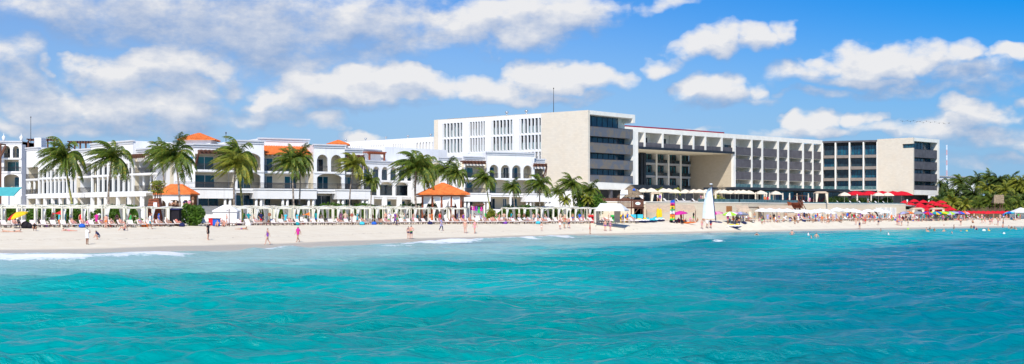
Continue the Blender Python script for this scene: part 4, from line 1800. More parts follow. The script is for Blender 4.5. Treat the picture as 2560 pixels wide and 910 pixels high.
protos = [palm_proto(1, 4.6, 8.5, 42, lean=(-.5, .2)), palm_proto(2, 4.6, 8.5, 36, wind=(-1.0, -.2), lean=(.4, 0)),
          palm_proto(3, 4.3, 8.5, 30, wind=(-.9, .3), lean=(-.9, .1)), palm_proto(4, 4.7, 8.5, 40, wind=(-.8, -.3), lean=(-.3, .3))]
yproto = palm_proto(7, 2.6, 3.6, 20, wind=(-.5, .1), mleaf=M_frondy, young=True, trunk_r=.12)
FRONTP = [  # crown px, crown py, base px, depth, size, proto, label
 (166, 392, 184, 196, 1.12, 0, 'windblown palm with a bright green trunk, farthest left before the colonnade villa', True),
 (274, 396, 270, 198, 1.08, 1, 'windblown coconut palm, second from the left before the colonnade villa', False),
 (436, 392, 456, 186, 1.02, 3, 'tall windblown palm rising in front of the orange roofed pavilion', False),
 (408, 385, 420, 218, .90, 2, 'palm behind the tall palm at the tiled pavilion', False),
 (604, 392, 605, 204, 1.10, 0, 'taller of two crossing palms before the pergola balcony of the central villa', False),
 (582, 412, 587, 200, .98, 1, 'lower and yellower of two crossing palms before the central villa', False),
 (737, 408, 737, 206, .95, 2, 'windblown palm with a leaning crown before the orange roofed balcony', False),
 (752, 398, 749, 210, .80, 3, 'thin palm directly behind the leaning palm before the orange roofed balcony', False),
 (880, 412, 872, 214, .80, 1, 'small palm in front of the right tower bay of the central villa', False),
 (937, 452, 925, 216, .62, 2, 'short small palm in front of the arcade villa', False),
 (1030, 420, 1044, 214, 1.16, 1, 'largest yellow green palm beside the orange roofed gazebo', False),
 (1068, 418, 1062, 232, .98, 0, 'palm half hidden behind the largest palm beside the gazebo', False),
 (1118, 428, 1122, 238, .82, 3, 'dark palm rising behind the orange gazebo roof, left one', False),
 (1152, 434, 1145, 232, .80, 2, 'ragged palm rising behind the orange gazebo roof, right one', False),
 (1216, 447, 1228, 226, .70, 0, 'small windblown palm under the left pergola of the right villa', False),
 (1281, 468, 1290, 226, .52, 3, 'smallest palm in front of the two wide arches of the right villa', False),
 (1343, 462, 1354, 230, .78, 1, 'palm in front of the last balcony of the right villa', False),
 (1434, 462, 1437, 244, .80, 0, 'palm against the stone wall between the right villa and the marquee', False),
 (1400, 480, 1404, 252, .55, 2, 'small palm just right of the right villa corner', False),
 (1478, 478, 1472, 252, .72, 3, 'palm standing behind the big green bush at the hotel corner', False)]
used = set()
for (cx, cy, bx, d, sc_, pi_, lab, green) in FRONTP:
    z0 = gz(K(bx) * d, d) - .15
    zc = CAMZ + (HY - cy) / FOC * d
    pr = protos[pi_]
    h = zc - z0
    lean = (K(cx) - K(bx)) * d
    if pi_ in used:
        o = dup(pr, (0, 0, 0))
    else:
        o = pr
        used.add(pi_)
    o.location = (K(bx) * d - 0, d, z0)
    hz_ = h / 8.5
    crw = child(o, 'crown')
    tr = child(o, 'trunk')
    co_ = child(o, 'coconuts')
    # trunk stretched to the height, crown kept in proportion and moved to its top
    tr.scale = (sc_ * .9, sc_ * .9, hz_)
    sc_ *= .93
    for q_ in (crw, co_):
        q_.scale = (sc_, sc_, sc_)
        q_.location = (0, 0, h - 8.5 * sc_)
    o.rotation_euler = (0, math.atan2(lean, h) * .8, 0)
    tag(o, lab, 'palm tree', 'windblown palms in front of the villas')
    if green:
        setmat(tr, M_bark2)
    elif pi_ == 1 and cx < 1000 and cx > 500:
        setmat(crw, M_frondy)
YP = [(1414, 500, 1414, 238, .85, 'young yellow palm at the left of the clump by the stone wall'),
      (1446, 492, 1449, 246, .95, 'young yellow palm in the middle of the clump by the stone wall'),
      (1470, 500, 1470, 244, .9, 'young yellow palm close above the big green bush'),
      (2346, 512, 2348, 372, 1.9, 'yellowish young palm at the left edge of the palm grove'),
      (2378, 508, 2380, 370, 1.9, 'second yellowish young palm in front of the palm grove'),
      (2410, 515, 2412, 368, 1.7, 'third yellowish young palm before the bamboo fence'),
      (1828 - 57, 505, 1790, 292, .8, 'young palm beside the tall white sail'),
      (1648, 478, 1648, 300, .75, 'potted yellow palm on the terrace left of its twin'),
      (1693, 478, 1693, 300, .75, 'potted yellow palm on the terrace right of its twin')]
for i, (cx, cy, bx, d, sc_, lab) in enumerate(YP):
    o = dup(yproto, (0, 0, 0)) if i else yproto
    zc = CAMZ + (HY - cy) / FOC * d
    z0 = 2.1 if d not in (300, 292) else ZT
    o.location = (K(bx) * d, d, z0)
    h = zc - z0
    child(o, 'trunk').scale = (sc_ * .8, sc_ * .8, max(.1, h / 3.6))
    c_ = child(o, 'crown')
    c_.scale = (sc_ * .8, sc_ * .8, sc_ * .8)
    c_.location = (0, 0, h - 3.6 * sc_ * .8)
    o.rotation_euler = (0, 0, i * .9)
    tag(o, lab, 'palm tree', 'young yellow palms')
# right-hand grove
gp = [(2354, 452), (2372, 470), (2385, 478), (2402, 446), (2418, 462), (2392, 500), (2430, 478), (2448, 444), (2462, 466), (2440, 500),
      (2476, 436), (2486, 458), (2470, 492), (2500, 445), (2514, 468), (2500, 500), (2530, 448), (2544, 466), (2556, 450), (2535, 490),
      (2570, 475), (2590, 455), (2620, 465), (2660, 450), (2366, 500), (2425, 515), (2555, 500), (2452, 512)]
GLX = []
for i, (cx, cy) in enumerate(sorted(gp)):
    d = 415 - (cy - 436) * .45 + rnd.uniform(-8, 8)
    cy += 11
    pr = protos[i % 4]
    o = dup(pr, (0, 0, 0))
    z0 = 2.15
    h = CAMZ + (HY - cy) / FOC * d - z0
    s_ = rnd.uniform(.85, 1.15)
    o.location = (K(cx) * d + rnd.uniform(-1, 1), d, z0)
    child(o, 'trunk').scale = (1, 1, h / 8.5)
    for nm in ('crown', 'coconuts'):
        c_ = child(o, nm)
        c_.scale = (s_, s_, s_)
        c_.location = (0, 0, h - 8.5 * s_)
    setmat(child(o, 'crown'), M_frondd if rnd.random() < .25 else (M_frond if rnd.random() < .8 else M_frondy))
    o.rotation_euler = (0, 0, rnd.uniform(-.5, .5))
    big = 'tall' if cy < 465 else 'low'
    reg(o, 'palm tree', '%s dark grove palm' % big, cx, 'palms of the grove right of the hotel')
LANDMARKS += [(2400, 'the radio mast'), (2570, "the picture's right edge")]
LANDMARKS[-2] = (2367, 'the radio mast')


def bush(name, label, cx, cy, z0, hx, hy, hz, n, m_, cat='bush', grp=None, seed=1, leaf=.16, top=False):
    r = random.Random(seed)
    root = empty(name, (cx, cy, z0))
    tag(root, label, cat, grp)
    b = MB()
    st = MB()
    nc = max(14, int(12 * hx / hz))
    kx = min(1.0, hz / hx)
    clumps = [(r.uniform(-.95, .95) if kx < .7 else r.uniform(-.75, .75), r.uniform(-.7, .7), r.uniform(.3, .85), r.uniform(.3, .55)) for _ in range(nc)]
    for i in range(n):
        c = r.choice(clumps)
        v = Vector((r.gauss(0, 1), r.gauss(0, 1), r.gauss(0, 1))).normalized() * c[3] * r.uniform(.75, 1.05)
        x, y, z = (c[0] + v.x * (kx if kx < .7 else 1)) * hx, (c[1] + v.y) * hy, max(.04, (c[2] + v.z * .8)) * hz
        a = Vector((r.uniform(-1, 1), r.uniform(-1, 1), r.uniform(-.4, 1))).normalized()
        e = a.orthogonal().normalized()
        f = a.cross(e)
        l = leaf * r.uniform(.7, 1.5)
        p = Vector((cx + x, cy + y, z0 + z))
        b.quad(p - e * l, p - f * l * .5, p + e * l, p + f * l * .5)
    for k in range(6):
        a = 6.28 * k / 6
        st.bar((cx, cy, z0 - .1), (cx + math.cos(a) * hx * .5, cy + math.sin(a) * hy * .5, z0 + hz * .6), .06, .02, 5)
    st.build('stems', M_bark, root, (cx, cy, z0))
    b.build('leaves', m_, root, (cx, cy, z0))
    return root


def bush_px(name, label, px, d, wpx, hpx, n, m_, dep=1.6, seed=1, leaf=.16, z0=None, cat='bush', grp=None):
    z = gz(K(px) * d, d) - .05 if z0 is None else z0
    return bush(name, label, K(px) * d, d, z, wpx / FOC * d / 2, dep, hpx / FOC * d, n, m_, cat, grp, seed, leaf)


bush_px('bush', 'large round bright green bush left of the blue barrel', 480, 176, 62, 48, 4200, M_leaf, 1.5, 3)
bush_px('bush', 'big bright green bush between the clump of palms and the marquee', 1474, 246, 74, 58, 3800, M_leaf, 2.2, 4, .2)
bush_px('bush', 'small light green bush right of the magenta clothes rack', 1228, 222, 22, 30, 900, M_frondy, 1.2, 5)
bush_px('bush', 'dense dark green bush on the white louvred wall end', 2318, 352, 34, 22, 1200, M_leafd, 1.6, 6, .22)
for i, (a, b_, dd, lab) in enumerate(((-30, 110, 181, 'hedge behind the cabanas farthest left'), (110, 230, 182, 'hedge behind the cabanas right of the red pennant flag'),
                           (230, 345, 184, 'hedge behind the cabanas left of the lifeguard tower'), (640, 760, 208, 'hedge behind the cabanas around the orange flag'),
                           (760, 880, 212, 'hedge behind the cabanas left of the reddish sign'), (880, 1000, 217, 'hedge behind the cabanas right of the reddish sign'),
                           (1000, 1110, 222, 'hedge behind the cabanas left of the orange roofed gazebo'), (1245, 1330, 228, 'long green shrub row in front of the right villa'),
                           (1330, 1450, 238, 'low hedge behind the right cabana row'))):
    bush_px('hedge', 'bright green ' + lab if 'green' not in lab else lab, (a + b_) / 2, dd, (b_ - a), 42 if i < 7 else 36, 4600, M_leaf, 1.1, 20 + i, .17, cat='hedge', grp='hedges behind the cabanas')
for i, (px, hw, lab) in enumerate(((2085, 44, 'dark green hedge on the terrace right of the beige cabana'), (2140, 60, 'dark green hedge under the two red terrace parasols'),
                                   (2200, 55, 'dark green hedge at the right end of the terrace'))):
    bush_px('hedge', lab, px, 346, hw, 17, 1700, M_leafd, 1.2, 40 + i, .24, ZT, 'hedge', 'hedges on the pool terrace')
# bare branching shrub by the side wall
q = MB()
r = random.Random(9)
bx = XY(1806, 300)
root = empty('bare_tree', (bx.x, bx.y, ZT))
tag(root, 'thin leafless tree with pale twigs against the tan side wall', 'tree')


def grow(p, d, L, rad, dep):
    e = p + d * L
    q.bar(p, e, rad, rad * .6, 4, cap=False)
    if dep == 0:
        return
    for k in range(3):
        nd = (d + Vector((r.uniform(-.6, .6), r.uniform(-.6, .6), r.uniform(-.1, .5)))).normalized()
        grow(p.lerp(e, r.uniform(.5, 1)), nd, L * .72, rad * .55, dep - 1)


for k in range(3):
    grow(Vector((bx.x, bx.y, ZT)), Vector((r.uniform(-.3, .3), 0, 1)).normalized(), 2.0, .07, 4)
q.build('branches', mat('pale_twigs', (.38, .30, .20), .9, .2, 3), root, tuple(root.location))
bush_px('shrub', 'yellow green shrub on the terrace edge right of the tall white sail', 1796, 291, 30, 24, 700, M_frondy, 1.0, 60, .2, ZT - .6, 'bush')


# ================================================================== repeated beach furniture
def cabana_proto():
    root = empty('cabana', (0, 0, 0))
    f = MB()
    h = 2.35
    a, b_ = 1.15, 1.05
    for x in (-a, a):
        for y in (-b_, b_):
            f.box(x - .07, x + .07, y - .07, y + .07, 0, h)
    f.box(-a - .22, a + .22, -b_ - .05, -b_ + .05, h, h + .15)
    f.box(-a - .22, a + .22, b_ - .05, b_ + .05, h, h + .15)
    f.box(-a - .05, -a + .05, -b_ - .2, b_ + .2, h + .152, h + .28)
    f.box(a - .05, a + .05, -b_ - .2, b_ + .2, h + .152, h + .28)
    f.build('frame', M_cabana, root)
    c = MB()
    n = 5
    for i in range(n):
        x0, x1 = -a + 2 * a * i / n, -a + 2 * a * (i + 1) / n
        s0, s1 = .12 * math.sin(math.pi * i / n), .12 * math.sin(math.pi * (i + 1) / n)
        c.hexa([(x0, -b_, h + .28 - s0), (x1, -b_, h + .28 - s1), (x1, b_, h + .28 - s1), (x0, b_, h + .28 - s0),
                (x0, -b_, h + .31 - s0), (x1, -b_, h + .31 - s1), (x1, b_, h + .31 - s1), (x0, b_, h + .31 - s0)])
    c.build('canopy', M_fabw, root)
    r = random.Random(3)
    for (x, y, dx) in ((-a, -b_, 1), (a, b_, -1)):
        q = MB()
        prof = [(2.3, .34), (1.9, .24), (1.4, .12), (1.1, .08), (.8, .14), (.15, .22)]
        for i in range(len(prof) - 1):
            (z1, w1), (z0, w0) = prof[i], prof[i + 1]
            q.hexa([(x + dx * .08, y - .1, z0), (x + dx * (.08 + w0), y - .06, z0), (x + dx * (.08 + w0), y + .06, z0), (x + dx * .08, y + .1, z0),
                    (x + dx * .08, y - .1, z1), (x + dx * (.08 + w1), y - .06, z1), (x + dx * (.08 + w1), y + .06, z1), (x + dx * .08, y + .1, z1)])
        q.build('curtain', M_fabw, root)
    return root


cab0 = cabana_proto()
first = True
CAB = []
rowA = [(px, 3.4, 0) for px in np.arange(-16, 335, 50)] + [(395, 3.4, 0), (443, 3.4, 0)]
rowB = []
px = 602
while px < 1170:
    rowB.append((px, 4.2, 0))
    px += 3.05 * FOC / (Ld(px) + 4)
px = 1276
while px < 1455:
    rowB.append((px, 6.5, 0))
    px += 3.0 * FOC / (Ld(px) + 6)
rowC = [(px, 13, 1) for px in np.arange(-20, 330, 44)]
px = 600
while px < 1185:
    rowC.append((px, 13, 1))
    px += 3.1 * FOC / (Ld(px) + 17)
for px in (1310, 1350, 1390, 1425):
    rowC.append((px, 14, 1))
for (px, off, back) in [(1482, 5, 0)] + rowA + rowB + rowC:
    px = float(px)
    d = float(Ld(px)) + off
    x = K(px) * d
    dx = K(px + 60) * float(Ld(px + 60)) - K(px - 60) * float(Ld(px - 60))
    dy = float(Ld(px + 60)) - float(Ld(px - 60))
    rz = math.atan2(dy, dx) * .55
    z = gz(x, d) - .03
    if first:
        o = cab0
        first = False
        o.location = (x, d, z)
        o.rotation_euler = (0, 0, rz)
    else:
        o = dup(cab0, (x, d, z), rz, (1, 1, 1.06 if back else 1.0))
    reg(o, 'cabana', 'white %s row cabana' % ('rear' if back else 'front'), px, 'white beach cabanas in two rows')


def lounger_proto():
    root = empty('sun_lounger', (0, 0, 0))
    f = MB()                                    # foot towards -y
    for x in (-.31, .31):
        f.box(x - .03, x + .03, -1.0, .95, .26, .33)
        for y in (-.9, .35, .9):
            f.box(x - .03, x + .03, y - .03, y + .03, 0, .26)
    f.box(-.28, .28, -1.0, -.94, .26, .33)
    f.box(-.28, .28, .89, .95, .26, .33)
    for x in (-.25, .25):
        f.bar((x, .78, .3), (x, .66, .72), .02, .02, 4)
    f.build('frame', M_frameb, root)
    c = MB()
    c.box(-.32, .32, -1.02, .22, .335, .44)
    c.build('cushion', M_cushion, root)
    b_ = MB()
    b_.hexa([(-.32, .23, .36), (.32, .23, .36), (.32, .31, .33), (-.32, .31, .33),
             (-.32, .78, .93), (.32, .78, .93), (.32, .86, .87), (-.32, .86, .87)])
    b_.build('backrest', M_cushion, root)
    return root


lg0 = lounger_proto()
M_cushg = mat('taupe_cushion', (.34, .27, .23), .9, .1, 3)
M_cushw = mat('white_cushion', (.85, .82, .80), .9, .05, 3)
LOUNG = []


def put_lounger(px, off, desc, rz=None, z=None, m_=None, reg_=True):
    global lg_used
    d = float(Ld(px)) + off
    x = K(px) * d
    if rz is None:
        rz = math.radians(38) + rnd.uniform(-.12, .12)
    zz = gz(x, d) - .02 if z is None else z
    if not LOUNG:
        o = lg0
        o.location = (x, d, zz)
        o.rotation_euler = (0, 0, rz)
    else:
        o = dup(lg0, (x, d, zz), rz)
    if m_:
        for nm in ('cushion', 'backrest'):
            setmat(child(o, nm), m_)
    LOUNG.append((o, px, x, d, zz, rz))
    reg(o, 'sun lounger', desc, px, 'sun loungers on the beach')
    return o


px = -12.0
while px < 1600:
    gap = (450 < px < 500) or (530 < px < 555) or (1000 > px > 9990)
    d = float(Ld(px))
    if not gap:
        tau = 640 < px < 960 and rnd.random() < .3
        put_lounger(px, rnd.uniform(-.5, .3), 'taupe front row sun lounger' if tau else 'cream front row sun lounger', m_=M_cushg if tau else None)
    px += 1.22 * FOC / d
for (pa, pb) in ((0, 330), (600, 1180)):
    px = float(pa)
    while px < pb:
        put_lounger(px, 4.2 + rnd.uniform(-.4, .4), 'taupe second row sun lounger', m_=M_cushg)
        px += 2.6 * FOC / Ld(px)
px = 1215.0
while px < 1590:
    put_lounger(px, 3.3 + rnd.uniform(-.4, .4), 'cream second row sun lounger')
    px += 1.5 * FOC / Ld(px)
px = 1850.0
while px < 2480:
    if not (1880 < px < 1930):
        for k_, (off, wd) in enumerate(((.5, 'front'), (4.0, 'rear'))):
            if k_ and (px < 1990 or px > 2290):
                continue
            put_lounger(px + rnd.uniform(-2, 2), off, 'white %s row sun lounger' % wd, m_=M_cushw)
    px += 1.9 * FOC / Ld(px)
# terrace loungers
for px in (1668, 1700, 1716, 1740, 1755, 1826, 1880, 1897, 1925, 1945, 1960, 2015, 2028, 2075, 2100, 2132, 2155, 2180, 2195, 2215):
    k = np.interp(px, [a for a, _ in TW], [b_ for _, b_ in TW]) - Ld(px) + 3
    put_lounger(px, float(k), 'white terrace sun lounger', rz=rnd.uniform(.9, 1.4), z=ZT, m_=M_cushw)


def parasol_proto(name, kind, R, H, m_, seg=8, rise=.5):
    root = empty(name, (0, 0, 0))
    p = MB()
    p.bar((0, 0, 0), (0, 0, H), .03, .025, 6)
    p.build('pole', M_cabana if kind != 'dark' else M_wood, root)
    c = MB()
    if kind == 'closed':
        c.lathe([(.05, -1.5), (.20, -1.3), (.16, -.8), (.19, -.4), (.10, 0), (.16, .12), (.05, .3)], 8, (0, 0, H - .2))
    else:
        r0 = Vector((0, 0, H + rise))
        ms = m_ if isinstance(m_, (list, tuple)) else [m_]
        for i in range(seg):
            a0, a1 = 2 * math.pi * (i + .5 * (seg == 4)) / seg, 2 * math.pi * (i + 1 + .5 * (seg == 4)) / seg
            A = Vector((R * math.cos(a0), R * math.sin(a0), H))
            B = Vector((R * math.cos(a1), R * math.sin(a1), H))
            mA, mB = A.lerp(r0, .5) + Vector((0, 0, .06 * R)), B.lerp(r0, .5) + Vector((0, 0, .06 * R))
            mi = i * len(ms) // seg if kind == 'halves' else i % len(ms)
            c.quad(A, B, mB, mA, mi)
            c.tri(mA, mB, r0, mi)
            lo = Vector((0, 0, -.16))
            c.quad(A + lo, B + lo, B, A, mi)
    c.build('canopy', m_, root)
    return root


def place(proto_state, loc, rz=0, scl=1.0):
    """first call moves the prototype itself, later calls copy it"""
    pr = proto_state[0]
    if proto_state[1] == 0:
        o = pr
        o.location = loc
        o.rotation_euler = (0, 0, rz)
        o.scale = (scl, scl, scl)
    else:
        o = dup(pr, loc, rz, scl)
    proto_state[1] += 1
    return o


def twd(px, off):
    return float(np.interp(px, [a for a, _ in TW], [b_ for _, b_ in TW])) + off


S_cream = [parasol_proto('parasol', 'open', 1.75, 2.35, M_fabc, 4, .75), 0]
S_closed = [parasol_proto('closed_parasol', 'closed', 1, 2.6, M_fabc), 0]
S_redt = [parasol_proto('parasol', 'open', 3.4, 2.9, M_red, 4, 1.1), 0]
S_redg = [parasol_proto('parasol', 'open', 1.75, 2.4, M_red, 4, .75), 0]
S_white = [parasol_proto('parasol', 'open', 1.6, 2.1, M_fabw, 8, .6), 0]
for px in (1566, 1608, 1628, 1658, 1672, 1688, 1713, 1734, 1748, 1765, 1800, 1810, 1826, 1838, 1846, 1858, 1872, 1902, 1939):
    off = rnd.choice([5, 8, 12])
    d = twd(px, off)
    reg(place(S_cream, (K(px) * d, d, ZT), rnd.uniform(-.1, .1)), 'parasol', 'open cream terrace parasol', px, 'open cream parasols on the pool terrace')
for px, d in ((2111, 342), (2196, 344), (2219, 344)):
    reg(place(S_cream, (K(px) * d, d, ZT), 0, 1.1), 'parasol', 'cream parasol near large red ones', px, 'open cream parasols on the pool terrace')
for px in (1789, 1761, 1889, 1894, 1911, 1916, 1924, 1934, 1957, 1974, 1993, 2021, 2143, 2178):
    d = twd(px, 7)
    reg(place(S_closed, (K(px) * d, d, ZT)), 'parasol', 'folded cream terrace parasol', px, 'folded cream parasols on the pool terrace')
for px, d in ((2138, 356), (2172, 356), (2205, 357), (2232, 358), (2254, 360)):
    reg(place(S_redt, (K(px) * d, d, ZT), .1), 'parasol', 'large red terrace parasol', px, 'large red parasols at the terrace end')
for (px, py) in ((2262, 500), (2275, 505), (2285, 497), (2298, 506), (2308, 499), (2320, 510), (2330, 501), (2342, 506), (2352, 500), (2335, 517), (2318, 518), (2362, 509), (2375, 517), (2356, 519), (2300, 512)):
    d = 372 - (py - 497) * 1.5
    zt_ = CAMZ + (HY - py) / FOC * d
    z0 = zt_ - 3.2
    reg(place(S_redg, (K(px) * d, d, z0), rnd.uniform(-.3, .3)), 'parasol', '%s red bar terrace parasol' % ('upper' if py < 507 else 'lower'), px, 'red parasols of the bar terrace below the hotel')
q = MB()
for (z0, z1, d0, d1) in ((1.5, 2.7, 346, 352), (1.5, 3.4, 352, 360), (1.5, 4.2, 360, 380)):
    A, B, C, D = XY(2300 if d0 < 352 else 2268, d0), XY(2388, d0), XY(2388, d1), XY(2300 if d0 < 352 else 2268, d1)
    q.hexa([(A.x, A.y, z0), (B.x, B.y, z0), (C.x, C.y, z0), (D.x, D.y, z0), (A.x, A.y, z1), (B.x, B.y, z1), (C.x, C.y, z1), (D.x, D.y, z1)])
tag(q.build('terrace_steps', M_bamboo), kind='structure')
for i, px in enumerate(np.arange(2398, 2536, 12)):
    d = 366
    zt_ = CAMZ + (HY - 524) / FOC * d
    reg(place(S_redg, (K(px) * d, d, zt_ - 3.2), rnd.uniform(-.2, .2), .92), 'parasol', 'red parasol of the long row', px, 'long row of red parasols before the bamboo fence')
for px, off in [(1985, 5), (1997, 7), (2010, 5), (2022, 7), (2036, 5), (2050, 7), (2062, 5), (2076, 6), (2092, 5), (2106, 7), (2118, 4), (2133, 5),
                (2146, 7), (2158, 5), (2170, 6), (2196, 5), (2212, 6), (1905, 6), (1925, 7), (1948, 6), (1968, 6)]:
    d = float(Ld(px)) + off
    reg(place(S_white, (K(px) * d, d, gz(K(px) * d, d) - rnd.uniform(.0, .45)), rnd.uniform(0, 1), rnd.uniform(.9, 1.1)), 'parasol', 'white beach parasol', px, 'white beach parasols below the terrace wall')
C_ = {}


def cm(name, c, r_=.8):
    if name not in C_:
        C_[name] = mat('cloth_' + name, c, r_, .08, 3)
    return C_[name]


for nme, c in (('red', (.70, .02, .03)), ('yellow', (.85, .55, .02)), ('orange', (.85, .20, .03)), ('blue', (.02, .12, .55)), ('green', (.05, .45, .10)),
               ('white', (.85, .84, .84)), ('pink', (.80, .30, .45)), ('magenta', (.62, .03, .30)), ('purple', (.20, .05, .38)), ('navy', (.015, .02, .09)),
               ('black', (.012, .010, .016)), ('teal', (.01, .30, .34)), ('grey', (.28, .30, .34)), ('cyan', (.05, .50, .65)), ('beige', (.62, .45, .32)),
               ('lime', (.40, .75, .05)), ('lilac', (.40, .38, .62))):
    cm(nme, c)
COLU = [(2272, 539, ('orange', 'orange'), 'orange'), (2316, 540, ('purple', 'red'), 'maroon and purple'), (2333, 541, ('yellow', 'teal'), 'yellow and teal'),
        (2344, 543, ('teal', 'blue'), 'teal'), (2352, 544, ('yellow', 'lime'), 'yellow and lime'), (2362, 541, ('lime', 'green'), 'light green'),
        (2376, 541, ('lime', 'lilac'), 'green and lilac'), (2386, 542, ('lilac', 'lilac'), 'lilac'), (2398, 542, ('blue', 'purple'), 'blue and violet'),
        (2410, 543, ('red', 'orange', 'pink', 'white'), 'pink and orange striped'), (2470, 541, ('red', 'red'), 'red'), (2524, 538, ('cyan', 'blue'), 'light blue'),
        (1702, 535, ('magenta', 'magenta'), 'magenta'), (1793, 535, ('pink', 'magenta'), 'pink'), (1826, 537, ('lime', 'white'), 'pale lime'),
        (1834, 538, ('pink', 'lilac'), 'pink and lilac'), (1852, 541, ('grey', 'lilac'), 'grey blue'), (2295, 546, ('grey', 'grey'), 'grey'), (2262, 549, ('grey', 'lilac'), 'bluish grey'),
        (2340, 552, ('blue', 'blue'), 'dark blue')]
for (px, py, cs, nm) in COLU:
    ms = [C_[c] for c in cs]
    pr = parasol_proto('beach_umbrella', 'open', 1.45, 1.85, ms if len(set(cs)) > 1 else ms[0], 8, .5)
    d = float(Ld(px)) - (2 if px > 2250 else 1)
    z0 = gz(K(px) * d, d)
    pr.location = (K(px) * d, d, z0)
    pr.rotation_euler = (rnd.uniform(-.18, .18), rnd.uniform(-.2, .2), 0)
    lm = min(LANDMARKS, key=lambda q_: abs(q_[0] - px))
    tag(pr, '%s beach umbrella standing %s of %s' % (nm, 'left' if px < lm[0] else 'right', lm[1]), 'umbrella', 'colourful beach umbrellas')
# big red and yellow umbrella on the left
pr = parasol_proto('beach_umbrella', 'halves', 1.25, 1.7, [C_['yellow'], C_['red']], 8, .45)
g_ = onground(58, 571)
pr.location = g_
pr.rotation_euler = (.25, .30, -1.9)
tag(pr, 'half red and half yellow beach umbrella tilted above dark bags at the left', 'umbrella')
q = MB()
g2 = g_
q.lathe([(.05, 0), (.38, .05), (.45, .4), (.3, .75), (.05, .9)], 9, (g2.x + .35, g2.y - .1, g2.z), sx=1.3)
q.lathe([(.05, 0), (.28, .05), (.3, .4), (.15, .6), (.03, .7)], 8, (g2.x + 1.0, g2.y - .5, g2.z))
tag(q.build('bag_pile', C_['black'], None, (g2.x + .4, g2.y, g2.z), True), 'pile of dark bags under the red and yellow umbrella', 'bags')

# ================================================================== single beach things


def flag(px, py, h, col, lab, tri=True):
    g = onground(px, py)
    root = empty('flag', g)
    tag(root, lab, 'flag')
    p = MB()
    p.bar(g, g + Vector((0, 0, h)), .05, .035, 6)
    p.build('pole', M_cabana, root, g)
    f = MB()
    n = 6
    for i in range(n):
        x0, x1 = -i / n * 1.0, -(i + 1) / n * 1.0
        w0, w1 = .5 * (1 - i / n), .5 * (1 - (i + 1) / n)
        zz = h - .15
        y0, y1 = .05 * math.sin(i * 1.3), .05 * math.sin((i + 1) * 1.3)
        f.quad(g + Vector((x0 - .04, y0, zz - w0 * 1.1 - .3 * -x0)), g + Vector((x1 - .04, y1, zz - w1 * 1.1 - .3 * -x1)), g + Vector((x1 - .04, y1, zz - .5 * -x1)), g + Vector((x0 - .04, y0, zz - .5 * -x0)))
    f.build('pennant', C_[col], root, g)


flag(153, 571, 2.35, 'red', 'red pennant flag on a white pole before the left cabanas')
flag(775, 565, 2.2, 'orange', 'orange pennant flag on a white pole between the two round signs')


def paddle(px, py, m_, lab):
    g = onground(px, py)
    root = empty('round_sign', g)
    tag(root, lab, 'sign')
    q = MB()
    q.box(g.x - .05, g.x + .05, g.y - .04, g.y + .04, g.z, g.z + 1.35)
    q.build('post', M_wood, root, g)
    q = MB()
    n = 14
    ring = [(g.x + .26 * math.cos(2 * math.pi * i / n), g.z + 1.5 + (.32 if math.sin(2 * math.pi * i / n) > 0 else .22) * math.sin(2 * math.pi * i / n)) for i in range(n)]
    for i in range(n):
        j = (i + 1) % n
        a, b_ = ring[i], ring[j]
        q.hexa([(g.x, g.y - .09, g.z + 1.5), (a[0], g.y - .09, a[1]), (b_[0], g.y - .09, b_[1]), (g.x, g.y - .089, g.z + 1.5),
                (g.x, g.y - .045, g.z + 1.5), (a[0], g.y - .045, a[1]), (b_[0], g.y - .045, b_[1]), (g.x, g.y - .044, g.z + 1.5)])
    q.build('board', m_, root, g)


paddle(674, 563, mat('tan_board', (.30, .12, .06), .7, .2, 3), 'tan round-topped sign board on a post, left of the orange flag')
paddle(880, 563, mat('reddish_board', (.34, .09, .06), .7, .2, 3), 'reddish round-topped sign board on a post, right of the orange flag')

# lifeguard tower
g = atd(386, 174)
root = empty('lifeguard_tower', g)
tag(root, 'dark red-brown wooden lifeguard tower with a small white notice behind the cabanas', 'tower')
q = MB()
h1 = CAMZ + (HY - 497) / FOC * 174 - g.z
q.hexa([(g.x - 1.0, g.y - 1.1, g.z), (g.x + 1.3, g.y - 1.1, g.z), (g.x + 1.3, g.y + 1.1, g.z), (g.x - 1.0, g.y + 1.1, g.z),
        (g.x - .55, g.y - .7, g.z + h1), (g.x + .75, g.y - .7, g.z + h1), (g.x + .75, g.y + .7, g.z + h1), (g.x - .55, g.y + .7, g.z + h1)])
q.build('tapered_body', M_redwood, root, g)
q = MB()
for k in range(9):
    zz = .3 + k * h1 / 9.3
    f = zz / h1
    x0, x1 = -1.0 + .45 * f - .03, 1.3 - .55 * f + .03
    yy = -1.1 + .4 * f
    q.box(g.x + x0, g.x + x1, g.y + yy - .06, g.y + yy + .02, g.z + zz, g.z + zz + .05)
q.build('board_seams', M_wood, root, g)
q = MB()
q.box(g.x + .15, g.x + .62, g.y - 1.0, g.y - .93, g.z + h1 * .62, g.z + h1 * .86)
q.build('white_notice', C_['white'], root, g)
